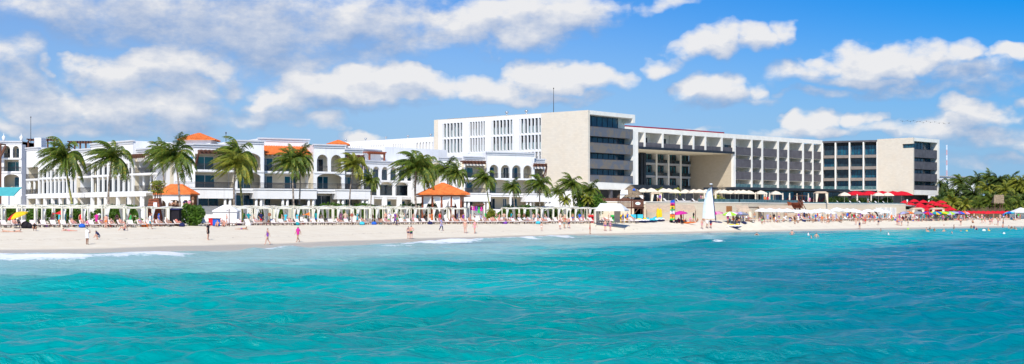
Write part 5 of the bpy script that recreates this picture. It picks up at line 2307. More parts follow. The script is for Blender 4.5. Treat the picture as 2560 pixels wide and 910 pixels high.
# tall flared planter frame beside it
g = atd(394, 181)
root = empty('planter', g)
tag(root, 'flared wooden planter frame with trailing plants standing above the lifeguard tower', 'planter')
q = MB()
zt_ = CAMZ + (HY - 465) / FOC * 181 - g.z
zm = zt_ - 1.7
for k in range(10):
    a = 2 * math.pi * k / 10
    q.bar((g.x + .45 * math.cos(a), g.y + .4 * math.sin(a), g.z + zm), (g.x + .85 * math.cos(a), g.y + .7 * math.sin(a), g.z + zt_), .04, .04, 4)
    q.bar((g.x + .9 * math.cos(a), g.y + .7 * math.sin(a), g.z + zt_), (g.x + .9 * math.cos(a + .63), g.y + .7 * math.sin(a + .63), g.z + zt_), .05, .05, 4)
q.box(g.x - .45, g.x + .45, g.y - .4, g.y + .4, g.z, g.z + zm)
q.build('frame', M_wood, root, g)
b = MB()
r = random.Random(8)
for i in range(500):
    p = Vector((g.x + r.gauss(0, .45), g.y + r.gauss(0, .35), g.z + zt_ + r.uniform(-1.0, .75)))
    e = Vector((r.uniform(-1, 1), r.uniform(-1, 1), r.uniform(-1, 1))).normalized()
    f = e.orthogonal().normalized()
    b.quad(p - e * .2, p - f * .07, p + e * .2, p + f * .07)
b.build('leaves', M_frondy, root, g)

# dark tent beside, white storage tent, barrels
g = atd(437, 173)
root = empty('dark_booth', g)
tag(root, 'small dark open booth right of the lifeguard tower', 'booth')
q = MB()
q.box(g.x - .65, g.x + .65, g.y - .3, g.y + 1.0, g.z, g.z + 2.2)
q.build('body', C_['black'], root, g)
q = MB()
q.box(g.x - .75, g.x + .75, g.y - .45, g.y + 1.1, g.z + 2.2, g.z + 2.4)
q.build('roof', C_['navy'], root, g)
g = atd(566, 184)
root = empty('storage_tent', g)
tag(root, 'narrow white fabric tent with a pointed roof beside the blue barrel', 'tent')
q = MB()
q.box(g.x - 1.7, g.x + 1.7, g.y - 1, g.y + 1, g.z, g.z + 2.0)
q.build('walls', M_fabw, root, g)
q = MB()
hip_roof(q, g.x, g.y, 1.8, 1.15, g.z + 2.05, g.z + 2.9, 0, .4, tiles=False)
q.build('roof', M_fabw, root, g)
for (px, nm, lab) in ((541, 'blue', 'bright blue barrel beside the narrow white tent'), (529, 'red', 'red barrel left of the bright blue barrel')):
    g = atd(px, 178 if nm == 'blue' else 179)
    root = empty('barrel', g)
    tag(root, lab, 'barrel')
    q = MB()
    k = 1.35 if nm == 'blue' else 1.1
    q.lathe([(.01, 0), (.38, 0), (.41, .3), (.38, .32), (.41, .6), (.38, .62), (.40, .92)], 14, g, sx=k, sy=k)
    q.build('drum', C_[nm], root, g, True)
    q = MB()
    q.lathe([(.42, .92), (.43, 1.02), (.01, 1.06)], 14, g, sx=k, sy=k)
    q.build('lid', C_['navy' if nm == 'blue' else 'red'], root, g)
g = atd(573, 177)
root = empty('beach_shower', g)
tag(root, 'thin dark shower post with a crossbar right of the blue barrel', 'shower')
q = MB()
q.bar(g, g + Vector((0, 0, 2.5)), .06, .05, 6)
q.bar(g + Vector((-.3, 0, 2.3)), g + Vector((.3, 0, 2.3)), .04, .04, 6)
q.build('post', M_wood, root, g)
q = MB()
q.lathe([(.14, 0), (.16, .05), (.02, .1)], 8, g + Vector((-.3, 0, 2.2)))
q.build('shower_head', M_steel, root, g)
# turquoise awning far left
g = atd(15, 190)
root = empty('awning', g)
tag(root, 'turquoise fabric awning at the left edge in front of the villa', 'awning')
q = MB()
d = 190
z1, z0 = CAMZ + (HY - 467) / FOC * d, CAMZ + (HY - 490) / FOC * d
x0, x1 = K(-40) * d, K(35) * d
q.hexa([(x0, d, z0), (x1, d, z0), (x1, d + 3, z1 - .1), (x0, d + 3, z1 - .1), (x0, d, z0 + .15), (x1, d, z0 + .15), (x1, d + 3, z1), (x0, d + 3, z1)])
q.build('canopy', mat('turquoise_fabric', (.08, .42, .44), .8, .08, 2), root, g)
for x in (x0, x1 - .1):
    for y in (d + .1, d + 2.8):
        q = MB()
        q.box(x, x + .1, y, y + .1, 2.0, z0)
        q.build('post', M_cabana, root, g)

# red-tiled gazebo
d = 216
gx_, zb = K(1107) * d, 2.1
root = empty('gazebo', (gx_, d, zb))
tag(root, 'open gazebo with an orange pyramid tile roof, dark posts and white drapes', 'gazebo')
og = (gx_, d, zb)
q = MB()
ze, za = CAMZ + (HY - 484.5) / FOC * (d - 4), CAMZ + (HY - 456) / FOC * d
hip_roof(q, gx_, d, 4.2, 4.2, ze, za, math.radians(8))
q.build('tile_roof', M_tile, root, og)
q = MB()
hip_roof(q, gx_, d, 4.25, 4.25, ze - .28, ze - .2, math.radians(8), tiles=False)
q.build('eave_beam', M_wood, root, og)
for (x, y) in ((-3.2, -3.2), (0, -3.6), (3.2, -3.2), (-3.4, 0), (3.4, 0), (-2.0, 3.2), (2.0, 3.2), (-1.5, -3.5), (1.6, -3.5)):
    q = MB()
    q.bar((gx_ + x, d + y, zb), (gx_ + x, d + y, ze - .2), .17, .15, 7)
    q.build('post', M_redwood, root, og)
for (x, y, s_) in ((-3.0, -3.3, 1), (-.2, -3.5, -1), (.2, -3.5, 1), (3.0, -3.3, -1)):
    q = MB()
    for i in range(6):
        f0, f1 = i / 6, (i + 1) / 6
        w0, w1 = 1.25 * (1 - f0) ** 1.5 + .18, 1.25 * (1 - f1) ** 1.5 + .18
        za_, zb_ = ze - .3 - f0 * 3.0, ze - .3 - f1 * 3.0
        q.hexa([(gx_ + x, d + y - .12, zb_), (gx_ + x + s_ * w1, d + y - .12, zb_), (gx_ + x + s_ * w1, d + y - .08, zb_), (gx_ + x, d + y - .08, zb_),
                (gx_ + x, d + y - .12, za_), (gx_ + x + s_ * w0, d + y - .12, za_), (gx_ + x + s_ * w0, d + y - .08, za_), (gx_ + x, d + y - .08, za_)])
    q.build('drape', M_fabw, root, og)

# magenta clothes rack / stand
g = atd(1192, 216)
root = empty('clothes_rack', g)
tag(root, 'dark beach stand hung with magenta and purple garments at the cabana row end', 'stand')
q = MB()
for x in (-1.1, 1.1):
    q.box(g.x + x - .05, g.x + x + .05, g.y - .05, g.y + .05, g.z, g.z + 3.1)
q.box(g.x - 1.2, g.x + 1.2, g.y - .04, g.y + .04, g.z + 2.9, g.z + 3.0)
q.box(g.x - .2, g.x + 1.3, g.y - .12, g.y - .05, g.z + 2.95, g.z + 3.25)
q.build('frame', M_wood, root, g)
r = random.Random(4)
for k in range(5):
    q = MB()
    x = g.x - .9 + k * .42
    z1 = g.z + 2.85 - r.random() * .2
    hgt = r.uniform(.6, 1.1)
    q.hexa([(x - .22, g.y - .12, z1 - hgt), (x + .2, g.y - .1, z1 - hgt), (x + .2, g.y + .05, z1 - hgt), (x - .22, g.y + .05, z1 - hgt),
            (x - .1, g.y - .1, z1), (x + .1, g.y - .1, z1), (x + .1, g.y + .03, z1), (x - .1, g.y + .03, z1)])
    q.build('garment', C_[('magenta', 'magenta', 'purple', 'green', 'magenta')[k]], root, g)

# white marquee
d = 222
g = atd(1527, d)
root = empty('marquee_tent', g)
tag(root, 'white gabled marquee tent with open front on the beach left of the thatched hut', 'tent')
zr, ze = CAMZ + (HY - 508) / FOC * d, CAMZ + (HY - 524) / FOC * d
xl, xr = K(1488) * d, K(1575) * d
q = MB()
ym = d + 1.6
A0, A1 = (xl, d - .8, ze), (xr - 1.1, d - 1.2, ze)
B0, B1 = (xl + 1.0, ym, zr), (xr - 1.5, ym, zr - .05)
Cc0, Cc1 = (xl + .4, d + 4, ze), (xr + .2, d + 4, ze)
q.quad(A0, A1, B1, B0)
q.quad(B0, B1, Cc1, Cc0)
q.tri(A1, Cc1, B1)
q.tri(Cc0, A0, B0)
for (a, b_) in ((A0, A1), (A1, Cc1)):
    q.quad((a[0], a[1], a[2] - .25), (b_[0], b_[1], b_[2] - .25), b_, a)
q.build('roof', M_fabw, root, g)
for (x, y, z) in (A0, A1, Cc0, Cc1, ((A0[0] + A1[0]) / 2, d - 1, ze)):
    q = MB()
    q.bar((x, y, 1.9), (x, y, z), .05, .05, 6)
    q.build('pole', M_cabana, root, g)
q = MB()
q.box(xl + 3.6, xr - 1.4, d + 3.8, d + 3.9, 2.0, ze)
q.box(xl, xl + 1.0, d + 3.7, d + 3.8, 2.0, ze)
q.build('back_sheet', mat('grey_sheet', (.45, .40, .36), .9, .05, 2), root, g)

# thatched lookout hut on a wooden platform
d = 250
gx_ = K(1577) * d
g = Vector((gx_, d, 2.1))
root = empty('lookout_hut', g)
tag(root, 'thatched lookout hut raised on a dark wooden platform with an oval white sign', 'hut')
zr, ze = CAMZ + (HY - 463) / FOC * d, CAMZ + (HY - 490) / FOC * d
q = MB()
r = random.Random(12)
prof = [(2.75, ze - zr - .25), (2.5, ze - zr), (2.0, (ze - zr) * .72), (1.2, (ze - zr) * .4), (.55, (ze - zr) * .16), (.12, -.1), (.02, .12)]
q.lathe(prof, 18, (gx_, d, zr))
for i in range(500):
    a = r.uniform(0, 6.28)
    f = r.random()
    R_ = 2.6 * f + .15
    zz = zr + (ze - zr) * f
    p = Vector((gx_ + R_ * math.cos(a), d + R_ * math.sin(a), zz + .05))
    dn = Vector((math.cos(a) * .8, math.sin(a) * .8, -.75)).normalized()
    sd = dn.cross(Vector((0, 0, 1))).normalized()
    q.tri(p - sd * .05, p + sd * .05, p + dn * r.uniform(.3, .55) + Vector((0, 0, .03)))
q.build('thatch_roof', M_thatch, root, g)
zd = CAMZ + (HY - 518) / FOC * d
zr2 = CAMZ + (HY - 501) / FOC * d
q = MB()
q.box(gx_ - 2.4, gx_ + 2.4, d - 2.2, d + 2.2, zd - .25, zd)
for (x, y) in ((-2.3, -2.1), (-.1, -2.1), (2.2, -2.1), (-2.3, 2.1), (2.2, 2.1)):
    q.box(gx_ + x - .1, gx_ + x + .1, d + y - .1, d + y + .1, 2.0, ze + .2)
q.bar((gx_ + .1, d - 2.1, zd - 1.7), (gx_ + 1.3, d - 2.1, zd - .3), .08, .08, 4)
for k in range(20):
    x = -2.3 + 4.5 * k / 19
    q.box(gx_ + x - .07, gx_ + x + .07, d - 2.25, d - 2.2, zd, zr2)
q.box(gx_ - 2.4, gx_ + 2.4, d - 2.28, d - 2.18, zr2, zr2 + .1)
q.box(gx_ + 2.2, gx_ + 2.3, d - 2.2, d + 2.2, zd, zr2)
q.box(gx_ + .2, gx_ + 2.1, d - 2.36, d - 2.29, zd - .0, zr2 + .05)
q.build('platform', M_wood, root, g)
q = MB()
n = 18
cxs, czs = gx_ + 1.15, (zd + zr2) / 2 + .05
for i in range(n):
    a0, a1 = 2 * math.pi * i / n, 2 * math.pi * (i + 1) / n
    q.hexa([(cxs, d - 2.44, czs), (cxs + .5 * math.cos(a0), d - 2.44, czs + .3 * math.sin(a0)), (cxs + .5 * math.cos(a1), d - 2.44, czs + .3 * math.sin(a1)), (cxs, d - 2.439, czs),
            (cxs, d - 2.37, czs), (cxs + .5 * math.cos(a0), d - 2.37, czs + .3 * math.sin(a0)), (cxs + .5 * math.cos(a1), d - 2.37, czs + .3 * math.sin(a1)), (cxs, d - 2.369, czs)])
so = q.build('oval_sign', C_['white'], root, g)
q = MB()
for k in range(4):
    q.box(cxs - .28 + k * .14, cxs - .2 + k * .14, d - 2.47, d - 2.445, czs - .07, czs + .07 + .04 * (k % 2))
q.build('lettering', C_['cyan'], so, g)
for (dx, dz, sx, sz, c, nm) in ((.45, 1.25, .62, .36, 'blue', 'blue_banner'), (-1.5, .72, 1.5, .9, 'white', 'white_banner')):
    q = MB()
    f = (zr - (ze + dz)) / (zr - ze)
    yo = -2.55 * f - .08
    q.hexa([(gx_ + dx - sx / 2, d + yo - .45, ze + dz - sz / 2), (gx_ + dx + sx / 2, d + yo - .45, ze + dz - sz / 2), (gx_ + dx + sx / 2, d + yo - .40, ze + dz - sz / 2), (gx_ + dx - sx / 2, d + yo - .40, ze + dz - sz / 2),
            (gx_ + dx - sx / 2 + .2, d + yo + .1, ze + dz + sz / 2), (gx_ + dx + sx / 2 - .05, d + yo + .1, ze + dz + sz / 2), (gx_ + dx + sx / 2 - .05, d + yo + .15, ze + dz + sz / 2), (gx_ + dx - sx / 2 + .2, d + yo + .15, ze + dz + sz / 2)])
    q.build(nm, C_[c], root, g)
for (x, s_) in ((-2.3, 1), (-.1, -1), (.1, 1), (2.2, -1)):
    q = MB()
    q.hexa([(gx_ + x, d - 2.22, zr2 + .3), (gx_ + x + s_ * .2, d - 2.22, zr2 + .3), (gx_ + x + s_ * .2, d - 2.18, zr2 + .3), (gx_ + x, d - 2.18, zr2 + .3),
            (gx_ + x, d - 2.22, ze + .1), (gx_ + x + s_ * 1.0, d - 2.22, ze + .1), (gx_ + x + s_ * 1.0, d - 2.18, ze + .1), (gx_ + x, d - 2.18, ze + .1)])
    q.build('drape', M_fabw, root, g)
# kiosk boards under it
for (px, w_, lab) in ((1585, 1.3, 'left light blue picture board under the thatched hut'), (1599, 1.3, 'right light blue picture board under the thatched hut')):
    gg = atd(px, 243)
    q = MB()
    q.box(gg.x - w_ / 2, gg.x + w_ / 2, gg.y - .04, gg.y + .04, gg.z + .5, gg.z + 1.3)
    for x in (-.5, .5):
        q.box(gg.x + x - .03, gg.x + x + .03, gg.y - .03, gg.y + .03, gg.z, gg.z + .5)
    tag(q.build('notice_board', C_['cyan'], None, gg), lab, 'board')

# beige stretched canopies in front of the wall


def stretch_canopy(px0, px1, py, d, nseg, lab, dp=3.0, sag=.35):
    g = atd((px0 + px1) / 2, d)
    root = empty('fabric_canopy', g)
    tag(root, lab, 'canopy')
    zt_ = CAMZ + (HY - py) / FOC * d
    x0, x1 = K(px0) * d, K(px1) * d
    q = MB()
    n = nseg * 8
    for i in range(n):
        f0, f1 = i / n, (i + 1) / n
        s0 = sag * abs(math.sin(math.pi * f0 * nseg))
        s1 = sag * abs(math.sin(math.pi * f1 * nseg))
        xa, xb = x0 + (x1 - x0) * f0, x0 + (x1 - x0) * f1
        za, zb_ = zt_ - .9, zt_
        q.hexa([(xa, d, za - s0), (xb, d, za - s1), (xb, d + dp, zb_ - s1 * .3), (xa, d + dp, zb_ - s0 * .3),
                (xa, d, za - s0 + .05), (xb, d, za - s1 + .05), (xb, d + dp, zb_ - s1 * .3 + .05), (xa, d + dp, zb_ - s0 * .3 + .05)])
        q.hexa([(xa, d - .02, za - s0 - .35), (xb, d - .02, za - s1 - .35), (xb, d + .01, za - s1 - .35), (xa, d + .01, za - s0 - .35),
                (xa, d - .02, za - s0), (xb, d - .02, za - s1), (xb, d + .01, za - s1), (xa, d + .01, za - s0)])
    q.build('canopy', M_beige, root, g)
    for i in range(nseg + 1):
        q = MB()
        x = x0 + (x1 - x0) * i / nseg
        q.box(x - .06, x + .06, d + .05, d + .17, 1.9, zt_ - 1.0)
        q.build('post', M_wood, root, g)


stretch_canopy(1617, 1739, 511, 256, 4, 'long beige fabric canopy along the retaining wall between the hut and the tall sail')
stretch_canopy(1843, 1874, 513, 276, 1, 'small beige fabric canopy right of the orange wood panel', 2.5)
stretch_canopy(1900, 1985, 514, 288, 2, 'flat beige fabric canopy on the wall left of the play ship', 2.5, .2)
stretch_canopy(1965, 2020, 527, 286, 1, 'low brown fabric canopy under the wooden play ship', 2.5, .2)
stretch_canopy(2128, 2156, 522, 318, 1, 'narrow brown fabric canopy behind the white beach parasols', 2.0, .2)


def beige_cabana(px, d, w_, h_, z0, lab):
    g = Vector((K(px) * d, d, z0))
    root = empty('draped_cabana', g)
    tag(root, lab, 'cabana', 'beige draped cabanas')
    a = w_ / 2
    for x in (-a, a):
        for y in (-a * .8, a * .8):
            q = MB()
            q.box(g.x + x - .06, g.x + x + .06, g.y + y - .06, g.y + y + .06, z0, z0 + h_)
            q.build('post', M_fabc, root, g)
    q = MB()
    q.hexa([(g.x - a - .2, g.y - a * .8 - .2, z0 + h_), (g.x + a + .2, g.y - a * .8 - .2, z0 + h_), (g.x + a + .2, g.y + a * .8 + .2, z0 + h_), (g.x - a - .2, g.y + a * .8 + .2, z0 + h_),
            (g.x - a * .7, g.y - a * .5, z0 + h_ + .45), (g.x + a * .7, g.y - a * .5, z0 + h_ + .45), (g.x + a * .7, g.y + a * .5, z0 + h_ + .45), (g.x - a * .7, g.y + a * .5, z0 + h_ + .45)])
    q.build('canopy', M_beige, root, g)
    for x, s_ in ((-a, 1), (a, -1)):
        q = MB()
        q.hexa([(g.x + x, g.y - a * .8 - .1, z0 + .3), (g.x + x + s_ * .25, g.y - a * .8 - .1, z0 + .3), (g.x + x + s_ * .25, g.y - a * .8 - .02, z0 + .3), (g.x + x, g.y - a * .8 - .02, z0 + .3),
                (g.x + x, g.y - a * .8 - .1, z0 + h_), (g.x + x + s_ * .6, g.y - a * .8 - .1, z0 + h_), (g.x + x + s_ * .6, g.y - a * .8 - .02, z0 + h_), (g.x + x, g.y - a * .8 - .02, z0 + h_)])
        q.build('curtain', M_fabc, root, g)


beige_cabana(2052, 316, 2.9, 2.7, ZT, 'beige draped cabana standing on the terrace above the white parasols')
beige_cabana(2292, 334, 3.0, 2.2, 2.4, 'beige draped cabana left of its twin below the red parasols')
beige_cabana(2342, 338, 3.1, 2.2, 2.4, 'beige draped cabana right of its twin below the red parasols')
beige_cabana(1860, 268, 2.6, 2.1, 2.0, 'low beige draped cabana on the sand right of the orange wood panel')
beige_cabana(1640, 300, 2.4, 2.3, ZT, 'cream draped cabana on the terrace left of the black canopy column')

# folded shell seats along the wall
for i, (px, lab) in enumerate(((2105, 'farthest left'), (2121, 'second from the left'), (2166, 'third from the left'), (2184, 'farthest right'))):
    d = 322
    g = Vector((K(px) * d, d, 2.1))
    root = empty('shell_daybed', g)
    tag(root, 'dark hooded wicker daybed against the terrace wall, %s' % lab, 'daybed', 'hooded wicker daybeds by the terrace wall')
    q = MB()
    for k in range(7):
        a0, a1 = math.pi * k / 7, math.pi * (k + 1) / 7
        q.hexa([(g.x - 1.2 * math.cos(a0), d, g.z + .5 + 1.6 * math.sin(a0)), (g.x - 1.2 * math.cos(a1), d, g.z + .5 + 1.6 * math.sin(a1)),
                (g.x - 1.1 * math.cos(a1), d + 1, g.z + .5 + 1.4 * math.sin(a1)), (g.x - 1.1 * math.cos(a0), d + 1, g.z + .5 + 1.4 * math.sin(a0)),
                (g.x - 1.27 * math.cos(a0), d, g.z + .5 + 1.68 * math.sin(a0)), (g.x - 1.27 * math.cos(a1), d, g.z + .5 + 1.68 * math.sin(a1)),
                (g.x - 1.17 * math.cos(a1), d + 1, g.z + .5 + 1.48 * math.sin(a1)), (g.x - 1.17 * math.cos(a0), d + 1, g.z + .5 + 1.48 * math.sin(a0))])
    q.build('hood', M_frameb, root, g)
    q = MB()
    q.box(g.x - 1.1, g.x + 1.1, d - .5, d + .9, g.z + .1, g.z + .5)
    q.build('seat', M_cushg, root, g)

# wooden play ship
d = 302
g = Vector((K(1989) * d, d, 2.1))
root = empty('play_ship', g)
tag(root, 'brown wooden play ship on stilts with a mast frame and slide stairs', 'playground')
zb_, zt_ = CAMZ + (HY - 520) / FOC * d, CAMZ + (HY - 506.5) / FOC * d
x0, x1 = K(1968) * d, K(2007) * d
q = MB()
prof = [(0, .25, .0), (.25, .8, .0), (.6, 1.0, 0), (.85, .95, .0), (1.0, .8, .15)]
n = 5
for i in range(4):
    f0, w0, _ = prof[i]
    f1, w1, _ = prof[i + 1]
    xa, xb = x0 + (x1 - x0) * f0, x0 + (x1 - x0) * f1
    sh0, sh1 = (.35 if i == 0 else .12), .12
    ka, kb = x0 + (x1 - x0) * (.1 + f0 * .85), x0 + (x1 - x0) * (.1 + f1 * .85)
    zt0 = zt_ + (.25 if f0 in (0, 1.0) else 0)
    zt1 = zt_ + (.25 if f1 in (0, 1.0) else 0)
    q.hexa([(ka, d - w0 * .5, zb_), (kb, d - w1 * .5, zb_), (kb, d + w1 * .5, zb_), (ka, d + w0 * .5, zb_),
            (xa, d - w0, zt0), (xb, d - w1, zt1), (xb, d + w1, zt1), (xa, d + w0, zt0)])
for k in range(4):
    zz = zb_ + (zt_ - zb_) * (k + .5) / 4
    q.box(x0 + .8, x1 - .4, d - .99 + .0 - (.02 * k), d - .55, zz - .02, zz + .02)
q.build('hull', M_redwood, root, g)
q = MB()
for x in (.25, .5, .8):
    xx = x0 + (x1 - x0) * x
    q.box(xx - .12, xx + .12, d - .4, d - .2, 2.0, zb_)
    q.box(xx - .12, xx + .12, d + .3, d + .5, 2.0, zb_)
q.bar((x0 + 2.6, d, zt_), (x0 + 2.4, d, zt_ + 2.2), .09, .07, 5)
q.bar((x0 + 3.6, d, zt_), (x0 + 3.5, d, zt_ + 1.9), .09, .07, 5)
q.box(x0 + 1.6, x0 + 4.6, d - .06, d + .06, zt_ + 1.55, zt_ + 1.67)
q.bar((x0 + 2.3, d - 1.1, zt_ + .7), (x0 + 4.3, d - 2.6, 2.6), .1, .1, 4)
q.bar((x0 + 2.9, d - 1.1, zt_ + .7), (x0 + 4.9, d - 2.6, 2.6), .1, .1, 4)
for k in range(9):
    f = (k + .5) / 9
    a_ = Vector((x0 + 2.3, d - 1.1, zt_ + .5)).lerp(Vector((x0 + 4.3, d - 2.6, 2.5)), f)
    q.bar(a_, a_ + Vector((.6, 0, 0)), .05, .05, 4)
q.build('mast_and_stairs', M_wood, root, g)

# watercraft


def jetski(px, py, d, rz, c1, c2, lab, z=None):
    g = onground(px, py) if z is None else Vector((K(px) * d, d, z))
    root = empty('jet_ski', g, rz)
    root.scale = (.85, .85, .85)
    tag(root, lab, 'jet ski', 'jet skis')
    q = MB()
    secs = [(-1.6, .42, .12), (-.9, .58, .05), (0, .6, .0), (.8, .5, .04), (1.35, .28, .2), (1.7, .04, .45)]
    for i in range(5):
        (a, wa, ka), (b_, wb, kb) = secs[i], secs[i + 1]
        q.hexa([(a, -wa * .35, ka), (b_, -wb * .35, kb), (b_, wb * .35, kb), (a, wa * .35, ka),
                (a, -wa, .42), (b_, -wb, .5), (b_, wb, .5), (a, wa, .42)])
    q.build('hull', C_['navy'], root)
    q = MB()
    for i in range(5):
        (a, wa, ka), (b_, wb, kb) = secs[i], secs[i + 1]
        q.hexa([(a, -wa, .43), (b_, -wb, .51), (b_, wb, .51), (a, wa, .43),
                (a, -wa * .6, .62), (b_, -wb * .55, .72), (b_, wb * .55, .72), (a, wa * .6, .62)])
    q.build('deck', C_[c2], root)
    q = MB()
    for (a, b_, wa, z0, z1) in ((-1.2, .1, .22, .62, .92), (.25, 1.1, .26, .7, 1.05)):
        q.hexa([(a, -wa, z0), (b_, -wa, z0), (b_, wa, z0), (a, wa, z0), (a + .1, -wa * .7, z1), (b_ - .3, -wa * .7, z1), (b_ - .3, wa * .7, z1), (a + .1, wa * .7, z1)])
    q.build('seat', C_[c1], root)
    q = MB()
    q.bar((.35, -.4, 1.12), (.35, .4, 1.12), .03, .03, 5)
    q.bar((.5, 0, .9), (.35, 0, 1.12), .05, .04, 5)
    q.build('handlebar', C_['black'], root)
    return root


jetski(1605, 557, 0, math.radians(10), 'yellow', 'white', 'white jet ski with a yellow seat, farthest left of the parked three')
jetski(1625, 556, 0, math.radians(-165), 'cyan', 'cyan', 'turquoise jet ski, middle one of the parked three')
jetski(1644, 554, 0, math.radians(-165), 'cyan', 'white', 'turquoise and white jet ski, farthest right of the parked three')
jetski(1836, 571, 0, math.radians(-8), 'yellow', 'white', 'white and navy jet ski with a yellow seat resting alone at the water edge')
jk = jetski(2149, 573, 292, math.radians(172), 'yellow', 'white', 'white jet ski with a yellow seat floating in the shallows at the right', z=-.12)

# beach cart with the narrow rainbow sail
g = atd(1690, 239)
root = empty('sail_cart', g)
tag(root, 'dark two-axle trolley with thick wheels standing by the rainbow sail', 'trolley')
q = MB()
q.bar((g.x - 1.1, g.y, g.z + .75), (g.x + 1.4, g.y, g.z + .35), .05, .05, 5)
q.bar((g.x - .9, g.y, g.z + .7), (g.x - .8, g.y, g.z + .25), .05, .05, 5)
q.bar((g.x - .9, g.y - .5, g.z + .3), (g.x - .9, g.y + .5, g.z + .3), .04, .04, 5)
q.bar((g.x + .1, g.y - .5, g.z + .3), (g.x + .1, g.y + .5, g.z + .3), .04, .04, 5)
q.bar((g.x + 1.1, g.y - .5, g.z + .3), (g.x + 1.1, g.y + .5, g.z + .3), .04, .04, 5)
q.build('frame', C_['black'], root, g)
for (x, y) in ((-.9, -.5), (.1, -.5), (1.1, -.5), (-.9, .5), (.1, .5), (1.1, .5)):
    q = MB()
    R_ = .28
    c0 = Vector((g.x + x, g.y + y, g.z + R_))
    q.bar(c0 + Vector((0, -.1, 0)), c0 + Vector((0, .1, 0)), R_, R_, 14)
    q.bar(c0 + Vector((0, -.12, 0)), c0 + Vector((0, .12, 0)), .1, .1, 8)
    q.build('wheel', C_['black'], root, g)
d = 238
zt_ = CAMZ + (HY - 499) / FOC * d
g = Vector((K(1680) * d, d, 2.3))
root = empty('rainbow_sail', g)
tag(root, 'narrow upright furled sail banner in rainbow stripes with dark letters', 'sail')
x0, x1 = K(1676.5) * d, K(1686.5) * d
q = MB()
q.bar((x1 + .05, d, 2.0), (x1 + .05, d, zt_ + .1), .06, .04, 6)
q.build('mast', C_['navy'], root, g)
strp = ['blue', 'blue', 'magenta', 'red', 'yellow', 'yellow', 'green', 'white', 'white', 'orange', 'orange', 'yellow', 'green']
cols_ = ['blue', 'magenta', 'red', 'yellow', 'green', 'white', 'orange']
q = MB()
H_ = zt_ - 2.35
for i, c in enumerate(strp):
    z1 = zt_ - H_ * i / len(strp)
    z0 = zt_ - H_ * (i + 1) / len(strp)
    yb = .06 * math.sin(i * .9)
    top_cut = .25 if i == 0 else 0
    q.hexa([(x0 - .012 * i, d + yb, z0), (x1, d, z0), (x1, d + .05, z0), (x0 - .012 * i, d + yb + .05, z0),
            (x0 - .012 * i, d + yb, z1 - top_cut), (x1, d, z1), (x1, d + .05, z1), (x0 - .012 * i, d + yb + .05, z1 - top_cut)], cols_.index(c))
q.build('sailcloth', [C_[c] for c in cols_], root, g)


def letter(mb, ch, x, y, z, h, w_):
    t = h * .17
    S = {'E': [(0, 0, .3, 1), (.3, 0, 1, .18), (.3, .41, .85, .59), (.3, .82, 1, 1)],
         'C': [(0, 0, .3, 1), (.3, 0, 1, .18), (.3, .82, 1, 1)],
         'A': [(0, 0, .25, 1), (.75, 0, 1, 1), (.25, .82, .75, 1), (.25, .4, .75, .56)],
         'T': [(0, .8, 1, 1), (.36, 0, .64, .8)],
         'B': [(0, 0, .3, 1), (.3, 0, .9, .16), (.3, .42, .9, .58), (.3, .84, .9, 1), (.75, .16, 1, .42), (.75, .58, 1, .84)]}[ch]
    for (a, b_, c, e) in S:
        mb.box(x + a * w_, x + c * w_, y - .012, y + .0, z + b_ * h, z + e * h)


q = MB()
for i, ch in ((3, 'B'), (5, 'E'), (7, 'C'), (9, 'A'), (11, 'T')):
    letter(q, ch, x0 + .16, d - .08, zt_ - H_ * (i + .85) / len(strp), .34, .38)
q.build('lettering', C_['navy'], root, g)

# catamaran with the tall white sail
d = 228
g = atd(1782, d)
root = empty('catamaran', g)
tag(root, 'beached catamaran with a tall white sail and a small white mast float', 'catamaran')
q = MB()
zt_ = CAMZ + (HY - 468) / FOC * d
mx, mb_ = K(1781) * d, K(1789) * d
q.bar((mb_, d, 2.3), (mx - .1, d, zt_ + .45), .09, .06, 7)
q.build('mast', C_['navy'], root, g)
q = MB()
leech = [(1756.5, 546), (1757, 530), (1759, 510), (1762.5, 492), (1766, 480), (1769.5, 473), (1779.5, 466.5)]
luff = [(1788.3, 546), (1786.5, 530), (1784.7, 510), (1783.0, 492), (1781.8, 480), (1781.0, 473), (1780.0, 466.5)]
nn = 8
for i in range(len(leech) - 1):
    for k in range(nn):
        f0, f1 = k / nn, (k + 1) / nn

        def sp_(i_, f):
            px_ = leech[i_][0] + (luff[i_][0] - leech[i_][0]) * f
            py_ = leech[i_][1]
            return (K(px_) * d, d + .55 * math.sin(math.pi * f), CAMZ + (HY - py_) / FOC * d)
        a, b_, c, e = sp_(i, f0), sp_(i, f1), sp_(i + 1, f1), sp_(i + 1, f0)
        q.quad(a, b_, c, e)
so = q.build('sail', mat('white_sailcloth', (.88, .88, .93), .7, .03, 1), root, g, True)
q = MB()
for k, i in enumerate((1, 2, 3, 4)):
    px0_, px1_ = leech[i][0], luff[i][0]
    for j in range(6):
        f0, f1 = j / 6, (j + 1) / 6
        z = CAMZ + (HY - leech[i][1]) / FOC * d
        q.box(K(px0_ + (px1_ - px0_) * f0) * d, K(px0_ + (px1_ - px0_) * f1) * d, d + .55 * math.sin(math.pi * (f0 + f1) / 2) - .03, d + .55 * math.sin(math.pi * (f0 + f1) / 2) - .012, z, z + .035)
q.build('battens', M_lgrey, so, g)
q = MB()
q.lathe([(.02, -.12), (.22, -.06), (.25, 0), (.22, .08), (.02, .12)], 10, (mx - .25, d, zt_ + .55), sx=1.2)
q.build('mast_float', C_['white'], root, g, True)
